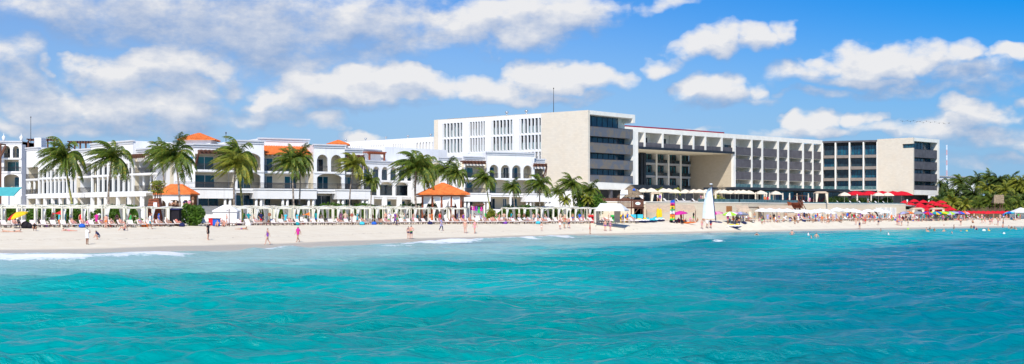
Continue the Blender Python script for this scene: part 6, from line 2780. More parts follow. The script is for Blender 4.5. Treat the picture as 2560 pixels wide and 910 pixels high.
for (yy, nm) in ((-.9, 0), (1.0, 1)):
    q = MB()
    secs = [(-3.0, .03, .45), (-2.2, .2, .1), (0, .26, 0), (1.8, .22, .05), (2.4, .1, .25)]
    for i in range(4):
        (a, wa, ka), (b_, wb, kb) = secs[i], secs[i + 1]
        q.hexa([(g.x + 1.2 + a, d + yy - wa * .4, g.z + .1 + ka), (g.x + 1.2 + b_, d + yy - wb * .4, g.z + .1 + kb), (g.x + 1.2 + b_, d + yy + wb * .4, g.z + .1 + kb), (g.x + 1.2 + a, d + yy + wa * .4, g.z + .1 + ka),
                (g.x + 1.2 + a, d + yy - wa, g.z + .65), (g.x + 1.2 + b_, d + yy - wb, g.z + .6), (g.x + 1.2 + b_, d + yy + wb, g.z + .6), (g.x + 1.2 + a, d + yy + wa, g.z + .65)])
    q.build('hull', C_['white'], root, g)
q = MB()
q.box(g.x + .2, g.x + 2.4, d - .9, d + 1.0, g.z + .67, g.z + .72)
q.build('trampoline', M_lgrey, root, g)


def kayak(px, py, rz, c, lab, upright=False, L=3.2):
    g = onground(px, py)
    root = empty('kayak', g, rz)
    tag(root, lab, 'kayak')
    q = MB()
    secs = [(-.5, .02, .2), (-.35, .26, .06), (0, .36, 0), (.35, .26, .06), (.5, .02, .2)]
    V = (lambda a, b_, c_: (b_, c_ - .2, (a + .5) * L)) if upright else (lambda a, b_, c_: (a * L, b_, c_))
    for i in range(4):
        (a, wa, ka), (b_, wb, kb) = secs[i], secs[i + 1]
        q.hexa([V(a, -wa * .5, ka), V(b_, -wb * .5, kb), V(b_, wb * .5, kb), V(a, wa * .5, ka), V(a, -wa, .3), V(b_, -wb, .3), V(b_, wb, .3), V(a, wa, .3)])
    q.build('hull', C_[c], root)
    q = MB()
    q.box(*((-.12, .12, .101, .106, L * .4, L * .55) if upright else (-.4, .4, -.16, .16, .303, .33)))
    q.build('seat', C_['black'], root)


kayak(1712, 559, .05, 'orange', 'long orange kayak lying on the sand right of the rainbow sail', L=4.4)
kayak(1700, 553, .1, 'orange', 'shorter orange kayak lying behind the long orange kayak', L=2.8)
kayak(1645, 552, 0, 'yellow', 'yellow kayak standing upright, left of its twin', True, 2.6)
kayak(1652, 552, .3, 'yellow', 'yellow kayak standing upright, right of its twin', True, 2.5)
kayak(1651, 549, .3, 'red', 'red kayak standing upright behind the yellow pair', True, 3.1)
for (px, c, lab) in ((1418, 'yellow', 'yellow upright surfboard inside the right cabana row'),):
    kayak(px, 549, .5, c, lab, True, 2.1)
for (px, py, c, lab) in ((1484, 552, 'red', 'red inflatable ring under the marquee'), (1536, 549, 'green', 'green inflatable cushion before the marquee'),
                         (1548, 550, 'yellow', 'left yellow inflatable cushion before the marquee'), (1564, 550, 'yellow', 'right yellow inflatable cushion before the marquee')):
    g = atd(px, float(Ld(px)) + 2.2)
    q = MB()
    q.lathe([(.2, .9), (.75, .95), (.85, 1.15), (.6, 1.35), (.2, 1.3), (.2, .9)], 12, g, sx=1.2)
    q.lathe([(.5, 0), (.45, .9)], 8, g)
    tag(q.build('float_stack', C_[c], None, g, True), lab, 'inflatable')

# bamboo fence, thatched shelter, end tent, far white building, radio mast
root = empty('bamboo_fence', (K(2460) * 372, 372, 2.1))
tag(root, 'long dark bamboo pole fence below the palm grove', 'fence')
of = tuple(root.location)
q = MB()
r = random.Random(6)
px = 2390.0
while px < 2512:
    x = K(px) * 372
    q.bar((x, 372, 2.0), (x + r.uniform(-.04, .04), 372, CAMZ + (HY - 520) / FOC * 372 + r.uniform(-.25, .35)), .085, .07, 5)
    px += 1.9
q.box(K(2390) * 372, K(2512) * 372, 372.1, 372.16, 3.0, 3.1)
q.box(K(2390) * 372, K(2512) * 372, 372.1, 372.16, 4.3, 4.4)
q.build('poles', M_bamboo, root, of)
d = 376
g = Vector((K(2494) * d, d, 2.1))
root = empty('thatched_shelter', g)
tag(root, 'thatched shelter with a steep grey-tan roof in front of the palm grove', 'shelter')
q = MB()
z0, z1 = CAMZ + (HY - 507) / FOC * d, CAMZ + (HY - 487) / FOC * d
x0, x1 = K(2479) * d, K(2512) * d
rx0, rx1 = K(2485.5) * d, K(2509) * d
q.quad((x0, d - 1.8, z0), (x1 - .9, d - 1.8, z0), (rx1, d, z1), (rx0, d, z1))
q.quad((x1 - .2, d + 1.8, z0), (x0 + .5, d + 1.8, z0), (rx0, d, z1), (rx1, d, z1))
q.tri((x0 + .5, d + 1.8, z0), (x0, d - 1.8, z0), (rx0, d, z1))
for i in range(300):
    u, v = r.random(), r.random()
    p = Vector((x0, d - 1.8, z0)).lerp(Vector((x1 - .9, d - 1.8, z0)), u).lerp(Vector((rx0, d, z1)).lerp(Vector((rx1, d, z1)), u), v)
    q.tri(p + Vector((-.06, -.03, 0)), p + Vector((.06, -.03, 0)), p + Vector((.0, -.3, -.4)))
q.build('thatch_roof', M_thatch, root, g)
for x in (x0 + .4, x1 - 1.3, (x0 + x1) / 2):
    for (xx, yy) in ((x, d - 1.5), (x + .4, d + 1.5)):
        q = MB()
        q.bar((xx, yy, 2.0), (xx, yy, z0), .13, .12, 6)
        q.build('post', M_wood, root, g)
d = 362
g = Vector((K(2552) * d, d, 2.0))
root = empty('white_tent', g)
tag(root, 'white pointed tent at the right edge past the red parasol row', 'tent')
q = MB()
hip_roof(q, g.x, d, 2.6, 2.4, CAMZ + (HY - 530) / FOC * d, CAMZ + (HY - 519) / FOC * d, 0, .2, tiles=False)
q.build('roof', M_fabw, root, g)
q = MB()
q.box(g.x - 2.4, g.x + 2.4, d + 2.0, d + 2.1, 2.0, CAMZ + (HY - 530.5) / FOC * d)
q.build('wall', M_fabw, root, g)
for x in (-2.4, 2.3):
    q = MB()
    q.box(g.x + x, g.x + x + .1, d - 2.2, d - 2.1, 2.0, CAMZ + (HY - 530.5) / FOC * d)
    q.build('pole', M_fabw, root, g)
Wz = Wall(XY(2338, 520), XY(2450, 540))
root = empty('far_building', Wz.p(0, 0, 2))
tag(root, 'white flat roofed building far behind the palm grove by the mast', 'building')
q = MB()
Wz.box(q, 0, Wz.L, 2, Wz.z_(2390, 443), -12, 0)
q.build('wall', M_white, root, Wz.p(0, 0, 2))
for px in (2345, 2365, 2385, 2400, 2425):
    q = MB()
    Wz.box(q, Wz.s_(px), Wz.s_(px) + 1.6, Wz.z_(px, 462), Wz.z_(px, 452), .02, .06)
    q.build('window', M_glassd, root, Wz.p(0, 0, 2))
q = MB()
Wz.box(q, -.3, Wz.L + .3, Wz.z_(2390, 443), Wz.z_(2390, 440.5), -12, .4)
q.build('roof_edge', M_lgrey, root, Wz.p(0, 0, 2))
d = 640
root = empty('radio_mast', (K(2367) * d, d, 2))
tag(root, 'slender red and white lattice radio mast behind the palm grove', 'mast')
zt_ = CAMZ + (HY - 362) / FOC * d
q = MB()
n = 14
for i in range(n):
    z0, z1 = 2 + (zt_ - 2) * i / n, 2 + (zt_ - 2) * (i + 1) / n
    mi = i % 2
    w_ = .42 - .2 * i / n
    xx, yy = K(2367) * d, d
    c3 = [(xx + w_ * math.cos(a), yy + w_ * math.sin(a)) for a in (.5, 2.6, 4.7)]
    for k in range(3):
        a, b_ = c3[k], c3[(k + 1) % 3]
        q.bar((a[0], a[1], z0), (a[0], a[1], z1), .09, .09, 4, mi)
        q.bar((a[0], a[1], z0), (b_[0], b_[1], (z0 + z1) / 2), .05, .05, 3, mi)
        q.bar((b_[0], b_[1], (z0 + z1) / 2), (a[0], a[1], z1), .05, .05, 3, mi)
q.build('lattice', [mat('mast_red', (.62, .36, .38), .6, .1, 1), mat('mast_white', (.72, .76, .82), .6, .05, 1)], root, tuple(root.location))
# distant dark tree belt hiding the flat land behind everything
r = random.Random(77)
M_belt = leaf_mat('far_foliage', (.03, .06, .02), (.05, .09, .025), (.09, .12, .04))
b = MB()
for i in range(9000):
    px = r.uniform(2330, 3300) if i % 2 else r.uniform(-900, 2700)
    d = r.uniform(470, 520)
    hh = 3.5 + 3.5 * float(fbm(np.array(px * .012), np.array(1.0), 5))
    p = Vector((K(px) * d, d, 2.2 + hh * r.random() ** .6))
    e = Vector((r.uniform(-1, 1), r.uniform(-1, 1), r.uniform(-1, 1))).normalized()
    f = e.orthogonal().normalized()
    b.quad(p - e * 1.3, p - f * .7, p + e * 1.3, p + f * .7)
tag(b.build('woodland', M_belt), 'far-off belt of dark trees behind the hotels', 'trees', kind='stuff')
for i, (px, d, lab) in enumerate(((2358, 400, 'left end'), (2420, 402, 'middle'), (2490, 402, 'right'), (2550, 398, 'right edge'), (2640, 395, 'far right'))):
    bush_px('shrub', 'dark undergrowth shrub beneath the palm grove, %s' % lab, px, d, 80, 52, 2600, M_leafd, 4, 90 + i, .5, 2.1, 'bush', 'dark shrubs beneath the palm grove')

# birds
Bd = [(2256, 303), (2268, 302), (2276, 304), (2284, 302), (2292, 305), (2300, 304), (2308, 307), (2316, 303), (2326, 306), (2337, 305), (2348, 308), (2360, 309), (2372, 308)]
b0 = None
for i, (px, py) in enumerate(Bd):
    d = 420
    p = P(px, py, d)
    if b0 is None:
        q = MB()
        q.lathe([(.02, -.35), (.12, -.1), (.13, .1), (.05, .35)], 6, (0, 0, 0), sx=1)
        for s_ in (-1, 1):
            q.hexa([(0, -.12, -.02), (s_ * .8, -.1, .18), (s_ * .8, .1, .18), (0, .14, -.02), (0, -.12, .03), (s_ * .8, -.1, .21), (s_ * .8, .1, .21), (0, .14, .03)])
            q.hexa([(s_ * .8, -.1, .18), (s_ * 1.5, .05, .02), (s_ * 1.5, .08, .02), (s_ * .8, .1, .18), (s_ * .8, -.1, .21), (s_ * 1.5, .05, .04), (s_ * 1.5, .08, .04), (s_ * .8, .1, .21)])
        b0 = q.build('bird', M_iron, None, (0, 0, 0))
        o = b0
    else:
        o = b0.copy()
        COL.objects.link(o)
    o.location = p
    o.scale = (.6, .6, .6)
    o.rotation_euler = (rnd.uniform(-.2, .2), rnd.uniform(-.3, .3), rnd.uniform(-.4, .4))
    tag(o, 'dark bird of the flock over the hotel, %s' % ('leftmost' if i == 0 else ORD[i] + ' from the left'), 'bird', 'flock of birds in the sky')

# buoys
for (px, py, c, lab) in ((2270, 573, 'lime', 'pale yellow buoy farthest left near the bathers'), (2417, 579, 'yellow', 'yellow buoy below the striped umbrella'),
                         (2473, 578, 'yellow', 'yellow buoy below the red umbrella'), (2526, 578, 'yellow', 'yellow buoy near the right edge'),
                         (2510, 585, 'white', 'white buoy farthest out near the right edge'), (2077, 569, 'yellow', 'yellow buoy close to the sand left of the floating jet ski'),
                         (2121, 568, 'orange', 'orange buoy beside the floating jet ski')):
    d = CAMZ * FOC / (py - HY)
    q = MB()
    q.lathe([(.02, -.28), (.22, -.2), (.32, 0), (.24, .2), (.06, .3), (.05, .42), (.01, .43)], 10, (K(px) * d, d, .05))
    bo_ = q.build('buoy', C_[c], None, (K(px) * d, d, 0), True)
    bo_.scale = (.75, .75, .75)
    tag(bo_, lab, 'buoy', 'swim zone buoys')


# ================================================================== people
BONES = [('pelvis', 'spine'), ('spine', 'chest'), ('chest', 'neck'), ('neck', 'head0'), ('head0', 'head1'),
         ('chest', 'shL'), ('shL', 'elL'), ('elL', 'wrL'), ('wrL', 'haL'), ('chest', 'shR'), ('shR', 'elR'), ('elR', 'wrR'), ('wrR', 'haR'),
         ('pelvis', 'hiL'), ('hiL', 'knL'), ('knL', 'anL'), ('anL', 'toL'), ('pelvis', 'hiR'), ('hiR', 'knR'), ('knR', 'anR'), ('anR', 'toR')]
RAD = dict(pelvis=(.15, .11), spine=(.125, .10), chest=(.155, .11), neck=(.055, .055), head0=(.085, .09), head1=(.088, .10), sh=(.065, .065),
           el=(.043, .043), wr=(.03, .03), ha=(.042, .022), hi=(.10, .10), kn=(.062, .062), an=(.04, .04), to=(.045, .03))
STD = dict(pelvis=(0, 0, .95), spine=(0, 0, 1.13), chest=(0, .01, 1.33), neck=(0, 0, 1.49), head0=(0, -.01, 1.58), head1=(0, -.02, 1.68),
           shL=(.18, 0, 1.41), elL=(.24, .03, 1.13), wrL=(.26, -.04, .88), haL=(.26, -.07, .78),
           shR=(-.18, 0, 1.41), elR=(-.24, .03, 1.13), wrR=(-.26, -.04, .88), haR=(-.26, -.07, .78),
           hiL=(.09, 0, .90), knL=(.10, -.02, .49), anL=(.11, .02, .08), toL=(.13, -.14, .03),
           hiR=(-.09, 0, .90), knR=(-.10, -.02, .49), anR=(-.11, .02, .08), toR=(-.13, -.14, .03))


def pose(**kw):
    p = dict(STD)
    p.update(kw)
    return p


POSES = {
 'stand': pose(anL=(.12, .03, .08), toL=(.16, -.12, .03)),
 'hips': pose(elL=(.38, .06, 1.16), wrL=(.22, -.05, 1.02), haL=(.15, -.09, .98), elR=(-.38, .06, 1.16), wrR=(-.22, -.05, 1.02), haR=(-.15, -.09, .98)),
 'walk': pose(knL=(.09, -.16, .51), anL=(.09, -.22, .10), toL=(.10, -.38, .06), knR=(-.09, .06, .48), anR=(-.09, .30, .14), toR=(-.10, .18, .03),
              elL=(.24, .14, 1.14), wrL=(.25, .20, .90), haL=(.25, .20, .80), elR=(-.24, -.06, 1.13), wrR=(-.24, -.22, .93), haR=(-.23, -.27, .84)),
 'camera': pose(elL=(.26, -.16, 1.22), wrL=(.10, -.27, 1.46), haL=(.06, -.27, 1.54), elR=(-.28, -.14, 1.20), wrR=(-.10, -.27, 1.46), haR=(-.06, -.27, 1.54)),
 'wave': pose(elL=(.36, -.02, 1.50), wrL=(.34, -.04, 1.76), haL=(.33, -.05, 1.86)),
 'crouch': pose(pelvis=(0, .12, .34), spine=(0, .02, .50), chest=(0, -.10, .66), neck=(0, -.20, .78), head0=(0, -.26, .85), head1=(0, -.32, .94),
                shL=(.17, -.12, .72), elL=(.22, -.30, .48), wrL=(.14, -.44, .28), haL=(.12, -.50, .20), shR=(-.17, -.12, .72), elR=(-.22, -.30, .48), wrR=(-.14, -.44, .28), haR=(-.12, -.50, .20),
                hiL=(.10, .10, .32), knL=(.18, -.26, .48), anL=(.14, -.06, .08), toL=(.16, -.22, .03), hiR=(-.10, .10, .32), knR=(-.18, -.26, .48), anR=(-.14, -.06, .08), toR=(-.16, -.22, .03)),
 'sit': pose(pelvis=(0, .1, .12), spine=(0, .18, .30), chest=(0, .18, .50), neck=(0, .14, .66), head0=(0, .12, .75), head1=(0, .10, .85),
             shL=(.18, .16, .58), elL=(.24, .02, .36), wrL=(.16, -.22, .40), haL=(.12, -.28, .42), shR=(-.18, .16, .58), elR=(-.26, .30, .32), wrR=(-.26, .36, .08), haR=(-.26, .34, .03),
             hiL=(.10, .06, .12), knL=(.14, -.30, .44), anL=(.14, -.52, .08), toL=(.15, -.66, .04), hiR=(-.10, .06, .12), knR=(-.12, -.30, .40), anR=(-.14, -.56, .08), toR=(-.15, -.70, .04)),
 'prone': pose(pelvis=(0, 0, .12), spine=(0, .18, .13), chest=(0, .38, .16), neck=(0, .54, .22), head0=(0, .62, .27), head1=(0, .70, .33),
               shL=(.18, .46, .14), elL=(.26, .62, .06), wrL=(.12, .80, .05), haL=(.06, .84, .04), shR=(-.18, .46, .14), elR=(-.26, .62, .06), wrR=(-.12, .80, .05), haR=(-.06, .84, .04),
               hiL=(.09, -.04, .11), knL=(.11, -.44, .07), anL=(.12, -.84, .06), toL=(.12, -.98, .04), hiR=(-.09, -.04, .11), knR=(-.11, -.44, .07), anR=(-.12, -.84, .06), toR=(-.12, -.98, .04)),
 'recline': pose(pelvis=(0, .12, .56), spine=(0, .28, .66), chest=(0, .42, .82), neck=(0, .53, .96), head0=(0, .58, 1.03), head1=(0, .62, 1.12),
                 shL=(.18, .48, .90), elL=(.27, .32, .72), wrL=(.22, .08, .62), haL=(.18, .0, .60), shR=(-.18, .48, .90), elR=(-.27, .32, .72), wrR=(-.22, .08, .62), haR=(-.18, 0, .60),
                 hiL=(.09, .06, .54), knL=(.11, -.32, .70), anL=(.12, -.66, .50), toL=(.13, -.78, .56), hiR=(-.09, .06, .54), knR=(-.11, -.36, .54), anR=(-.12, -.78, .50), toR=(-.13, -.84, .60)),
}
POSE_CACHE = {}


def seg_dist(p, a, b_):
    ab = b_ - a
    t = max(0.0, min(1.0, (p - a).dot(ab) / max(ab.length_squared, 1e-9)))
    return (p - (a + ab * t)).length, t


def make_pose(name):
    J = POSES[name]
    keys = list(J.keys())
    me = bpy.data.meshes.new('body')
    idx = {k: i for i, k in enumerate(keys)}
    me.from_pydata([J[k] for k in keys], [(idx[a], idx[b_]) for a, b_ in BONES], [])
    ob = bpy.data.objects.new('body_tmp', me)
    COL.objects.link(ob)
    sk = ob.modifiers.new('skin', 'SKIN')
    sk.use_smooth_shade = True
    sd = me.skin_vertices[0].data
    for k in keys:
        kk = k if k in RAD else k[:2]
        sd[idx[k]].radius = RAD[kk]
        sd[idx[k]].use_root = (k == 'pelvis')
    ss = ob.modifiers.new('sub', 'SUBSURF')
    ss.levels = ss.render_levels = 1
    dg = bpy.context.evaluated_depsgraph_get()
    dg.update()
    full = bpy.data.meshes.new_from_object(ob.evaluated_get(dg))
    bpy.data.objects.remove(ob)
    full.name = 'body'
    Jv = {k: Vector(v) for k, v in J.items()}
    info = []
    for p in full.polygons:
        best = None
        for bi, (a, b_) in enumerate(BONES):
            d, t = seg_dist(p.center, Jv[a], Jv[b_])
            d -= .04 if bi < 3 else 0
            if best is None or d < best[0]:
                best = (d, bi, t)
        info.append((best[1], best[2]))
    fwd = (Jv['head1'] - Jv['head0'])
    full.materials.append(None)
    POSE_CACHE[name] = dict(full=full, info=info, J=Jv, pieces={})
    return POSE_CACHE[name]


def piece(name, kind):
    c = POSE_CACHE[name]
    if kind in c['pieces']:
        return c['pieces'][kind]
    full, info, J = c['full'], c['info'], c['J']
    T = {'shorts': lambda b_, t: BONES[b_][0] in ('hiL', 'hiR') and BONES[b_][1][:2] == 'kn' and t < .62 or BONES[b_][1][:2] == 'hi' or (b_ == 0 and t < .45),
         'trunks': lambda b_, t: BONES[b_][1][:2] == 'kn' and t < .22 or BONES[b_][1][:2] == 'hi' or (b_ == 0 and t < .25),
         'bikini_top': lambda b_, t: (b_ == 1 and t > .62) or (b_ == 2 and t < .35),
         'swimsuit': lambda b_, t: b_ in (0, 1) or (b_ == 2 and t < .55) or BONES[b_][1][:2] == 'hi' or (BONES[b_][1][:2] == 'kn' and t < .08),
         'shirt': lambda b_, t: b_ in (0, 1, 2) or BONES[b_][1][:2] == 'sh' or (BONES[b_][1][:2] == 'el' and t < .6),
         'dress': lambda b_, t: b_ in (0, 1, 2) or BONES[b_][1][:2] in ('sh', 'hi') or (BONES[b_][1][:2] == 'el' and t < .3) or (BONES[b_][1][:2] == 'kn' and t < .5),
         'pants': lambda b_, t: BONES[b_][1][:2] in ('kn', 'hi') or (BONES[b_][1][:2] == 'an' and t < .9) or (b_ == 0 and t < .3)}
    used_v = {}
    vs, fs = [], []
    hd0, hd1 = J['head0'], J['head1']
    up = (hd1 - hd0).normalized()
    toe = ((J['toL'] - J['anL']) + (J['toR'] - J['anR']))
    face = Vector((toe.x, toe.y, 0)).normalized() if name not in ('prone', 'recline', 'sit', 'crouch') else Vector((0, -1, 0)) if name != 'prone' else Vector((0, .6, -.8))
    if name == 'recline':
        face = Vector((0, -.8, .55)).normalized()
    infl = .018 if kind in ('hair', 'cap') else (.03 if kind in ('dress', 'shirt') else .014)
    for p, (b_, t) in zip(full.polygons, info):
        if kind in ('hair', 'cap'):
            if b_ != 4 and not (b_ == 3 and t > .8):
                continue
            rel = p.center - hd0.lerp(hd1, .4)
            if rel.dot(up) < (.045 if rel.dot(face) > .01 else -.06) and kind == 'hair':
                continue
            if kind == 'cap' and rel.dot(up) < .04:
                continue
        elif not T[kind](b_, t):
            continue
        f = []
        for vi in p.vertices:
            if vi not in used_v:
                v = full.vertices[vi]
                used_v[vi] = len(vs)
                vs.append(v.co + v.normal * infl)
            f.append(used_v[vi])
        fs.append(f)
    me = bpy.data.meshes.new(kind)
    me.from_pydata([tuple(v) for v in vs], [], fs)
    me.polygons.foreach_set('use_smooth', [True] * len(me.polygons))
    me.materials.append(None)
    me.update()
    c['pieces'][kind] = me
    return me


SKINS = [mat('skin_light', (.62, .36, .26), .6, .06, 3), mat('skin_tan', (.48, .24, .14), .6, .06, 3), mat('skin_brown', (.26, .12, .065), .6, .06, 3),
         mat('skin_pink', (.66, .33, .24), .6, .06, 3)]
HAIRS = [mat('hair_dark', (.012, .008, .008), .5, .1, 3), mat('hair_brown', (.08, .04, .02), .5, .1, 3), mat('hair_blond', (.45, .30, .13), .5, .1, 3)]
for k_ in POSES:
    make_pose(k_)
PEOPLE = []
CROWD = []
PWORD = {'stand': 'standing', 'hips': 'standing with hands on hips', 'walk': 'walking', 'camera': 'raising both hands to the face', 'wave': 'waving', 'crouch': 'crouching',
         'sit': 'sitting', 'prone': 'lying', 'recline': 'reclining'}


def mesh_child(me, name, m, parent):
    o = bpy.data.objects.new(name, me)
    COL.objects.link(o)
    o.parent = parent
    o.material_slots[0].link = 'OBJECT'
    o.material_slots[0].material = m
    return o


def person(loc, rz, pz, clothes, skin=0, hair=0, hgt=1.0, label=None, px=None, where='', hat=None):
    """clothes: list of (piece, colour)"""
    if label is None and len(PEOPLE) >= 296:
        M4 = Matrix.Translation(loc) @ Matrix.Rotation(rz, 4, 'Z') @ Matrix.Scale(hgt, 4)
        CROWD.append((POSE_CACHE[pz]['full'], SKINS[skin], M4))
        for k, c in clothes:
            CROWD.append((piece(pz, k), C_[c], M4))
        CROWD.append((piece(pz, 'hair'), HAIRS[hair], M4))
        return None
    root = empty('person', loc, rz)
    root.scale = (hgt, hgt, hgt)
    mesh_child(POSE_CACHE[pz]['full'], 'body', SKINS[skin], root)
    for k, c in clothes:
        mesh_child(piece(pz, k), {'bikini_top': 'bikini_top'}.get(k, k), C_[c], root)
    if hat:
        mesh_child(piece(pz, 'cap'), 'cap', C_[hat], root)
    else:
        mesh_child(piece(pz, 'hair'), 'hair', HAIRS[hair], root)
    if label:
        tag(root, label, 'person', 'people on the beach')
    else:
        parts_ = []
        for k, c in clothes:
            if k != 'bikini_top' or len(clothes) == 1:
                parts_.append('%s %s' % (c, {'trunks': 'swimwear', 'bikini_top': 'top', 'swimsuit': 'swimsuit'}.get(k, k)))
        desc = 'person %s%sin %s' % ({'hips': 'standing ', 'wave': 'waving ', 'recline': ''}.get(pz, PWORD[pz] + ' ') if where != ' on the terrace' else '', where.strip() + (' ' if where else ''), parts_[0] if parts_ else 'swimwear')
        reg(root, 'person', desc, px, 'people on the beach')
    PEOPLE.append(root)
    return root


def pp(px, py, rz, pz, clothes, label, hgt=1.0, skin=0, hair=0, hat=None):
    return person(onground(px, py), math.radians(rz), pz, clothes, skin, hair, hgt, label, px, '', hat)


W = 'the water line'
pp(218, 612, 150, 'camera', [('dress', 'white')], 'person in a white tunic raising both hands to the face nearest the water at left', .97, 2)
pp(246, 599, -60, 'crouch', [('shirt', 'navy'), ('shorts', 'grey')], 'person crouching on the sand in a dark blue top at left', 1.0, 0, 0)
pp(520, 600, 80, 'stand', [('dress', 'black')], 'person in a short black dress standing alone on the open sand', 1.06, 0, 1)
pp(669, 612, -70, 'walk', [('swimsuit', 'purple')], 'person in a dark purple swimsuit strolling on the wet sand', 1.06, 0, 0)
pp(745, 606, -40, 'walk', [('shirt', 'magenta'), ('trunks', 'magenta')], 'person in a magenta top walking right of the purple swimsuit', 1.05, 1, 0)
pp(1021, 597, 160, 'stand', [('trunks', 'navy'), ('bikini_top', 'navy')], 'person in a navy bikini half hidden beside the green trunks', .95, 0, 1)
pp(1028, 597.5, 175, 'hips', [('shorts', 'navy'), ('trunks', 'green')], 'stout person in green and navy trunks seen from behind at the water edge', 1.04, 3, 0)
pp(1103, 577, 60, 'walk', [('dress', 'lilac'), ('pants', 'navy')], 'person walking in a striped cover-up left of the clothes rack', 1.05, 1, 0)
pp(1163, 583, 0, 'stand', [('trunks', 'beige'), ('bikini_top', 'beige')], 'tanned person in a pale beige bikini on the sand', 1.12, 3, 2)
pp(1187, 584, -30, 'walk', [('trunks', 'pink'), ('bikini_top', 'pink')], 'person in pink swimwear in front of the magenta clothes rack', 1.1, 3, 2)
pp(1354, 577, 10, 'stand', [('trunks', 'white')], 'small pale child standing alone before the right cabana row', .75, 0, 2)
pp(1400, 573, -20, 'walk', [('shorts', 'white'), ('bikini_top', 'navy')], 'person in white shorts, leftmost of three walkers', 1.05, 3, 0, 'navy')
pp(1411, 571, -10, 'walk', [('trunks', 'teal')], 'person in teal swimwear, middle of three walkers', .98, 1, 0)
pp(1422, 571, 20, 'walk', [('shorts', 'navy')], 'person in navy shorts, rightmost of three walkers', 1.05, 3, 0)
pp(1475, 585, 95, 'stand', [('trunks', 'red')], 'person in dark red trunks standing at the water line below the bush', 1.05, 1, 1)
pp(1513, 578, 10, 'stand', [('trunks', 'purple')], 'left person of a pair in purple trunks walking near the marquee', 1.08, 3, 0)
pp(1526, 578, -10, 'walk', [('trunks', 'purple'), ('bikini_top', 'purple')], 'right person of a pair in a purple bikini near the marquee', 1.0, 3, 1)
pp(1755, 573, 10, 'walk', [('trunks', 'pink')], 'person in pink trunks, leftmost of three below the tall white sail', 1.0, 3, 1)
pp(1768, 571, 10, 'walk', [('shirt', 'white')], 'person in a white shirt, middle one below the tall white sail', 1.0, 1, 0)
pp(1777, 572, -10, 'walk', [('shirt', 'navy'), ('shorts', 'red')], 'person in a navy top and red shorts below the tall white sail', 1.0, 1, 0)
pp(375, 573, 120, 'walk', [('shirt', 'white'), ('shorts', 'teal')], 'person in a white shirt and teal shorts walking below the lifeguard tower', 1.05, 1, 0, 'blue')
pp(265, 571, 170, 'stand', [('trunks', 'orange')], 'person in orange trunks standing between the red flag and the tower', 1.0, 3, 1)
pp(248, 565, 170, 'hips', [('shirt', 'white'), ('shorts', 'navy')], 'person in a white shirt and navy shorts among the left loungers', 1.05, 1, 0)
pp(88, 577, 0, 'crouch', [('shirt', 'black'), ('shorts', 'navy')], 'person in black crouching under the red and yellow umbrella', .95, 1, 0)
pp(20, 581, 90, 'prone', [('trunks', 'beige')], 'person lying on the open sand, farthest left', 1.0, 0, 2)
pp(37, 581, -80, 'prone', [('trunks', 'black')], 'person lying in black swimwear below the red and yellow umbrella', 1.0, 0, 1)
pp(172, 578, 100, 'prone', [('trunks', 'pink'), ('bikini_top', 'navy')], 'person lying on the sand right of the red flag pole', 1.0, 3, 0)
pp(310, 576, -80, 'sit', [('trunks', 'navy')], 'person sitting on the sand before the loungers left of the tower', 1.05, 3, 1)
pp(276, 568, -80, 'sit', [('trunks', 'red')], 'sunburnt person sitting at the front of the left loungers', 1.0, 3, 1)
pp(543, 567, 0, 'sit', [('trunks', 'navy')], 'left person of a pair sitting on the sand below the blue barrel', 1.05, 3, 1)
pp(560, 567, 0, 'sit', [('trunks', 'black')], 'right person of a pair sitting on the sand below the blue barrel', 1.05, 3, 0)
pp(552, 558, 170, 'stand', [('shirt', 'white'), ('shorts', 'blue')], 'person in a white shirt and bright blue shorts by the storage tent', 1.05, 0, 2)
pp(563, 557, 170, 'hips', [('shirt', 'pink'), ('shorts', 'white')], 'person in a pink shirt beside the bright blue shorts', .98, 0, 0, 'beige')
pp(605, 574, -100, 'prone', [('trunks', 'purple')], 'person lying flat on the sand right of the blue barrel', 1.0, 1, 0)
pp(1157, 553, 170, 'stand', [('shirt', 'red'), ('shorts', 'navy')], 'person in a red shirt standing before the gazebo cabanas', 1.1, 1, 0)
pp(988, 563, 60, 'walk', [('dress', 'purple'), ('pants', 'navy')], 'person in a dark patterned dress walking by the loungers left of the gazebo', 1.1, 1, 0)
pp(964, 560, 170, 'stand', [('shorts', 'black')], 'shirtless person in black shorts before the cabanas left of the gazebo', 1.1, 3, 2)
pp(973, 560, 170, 'stand', [('dress', 'lilac')], 'person in a light blue dress before the cabanas left of the gazebo', 1.05, 0, 2)
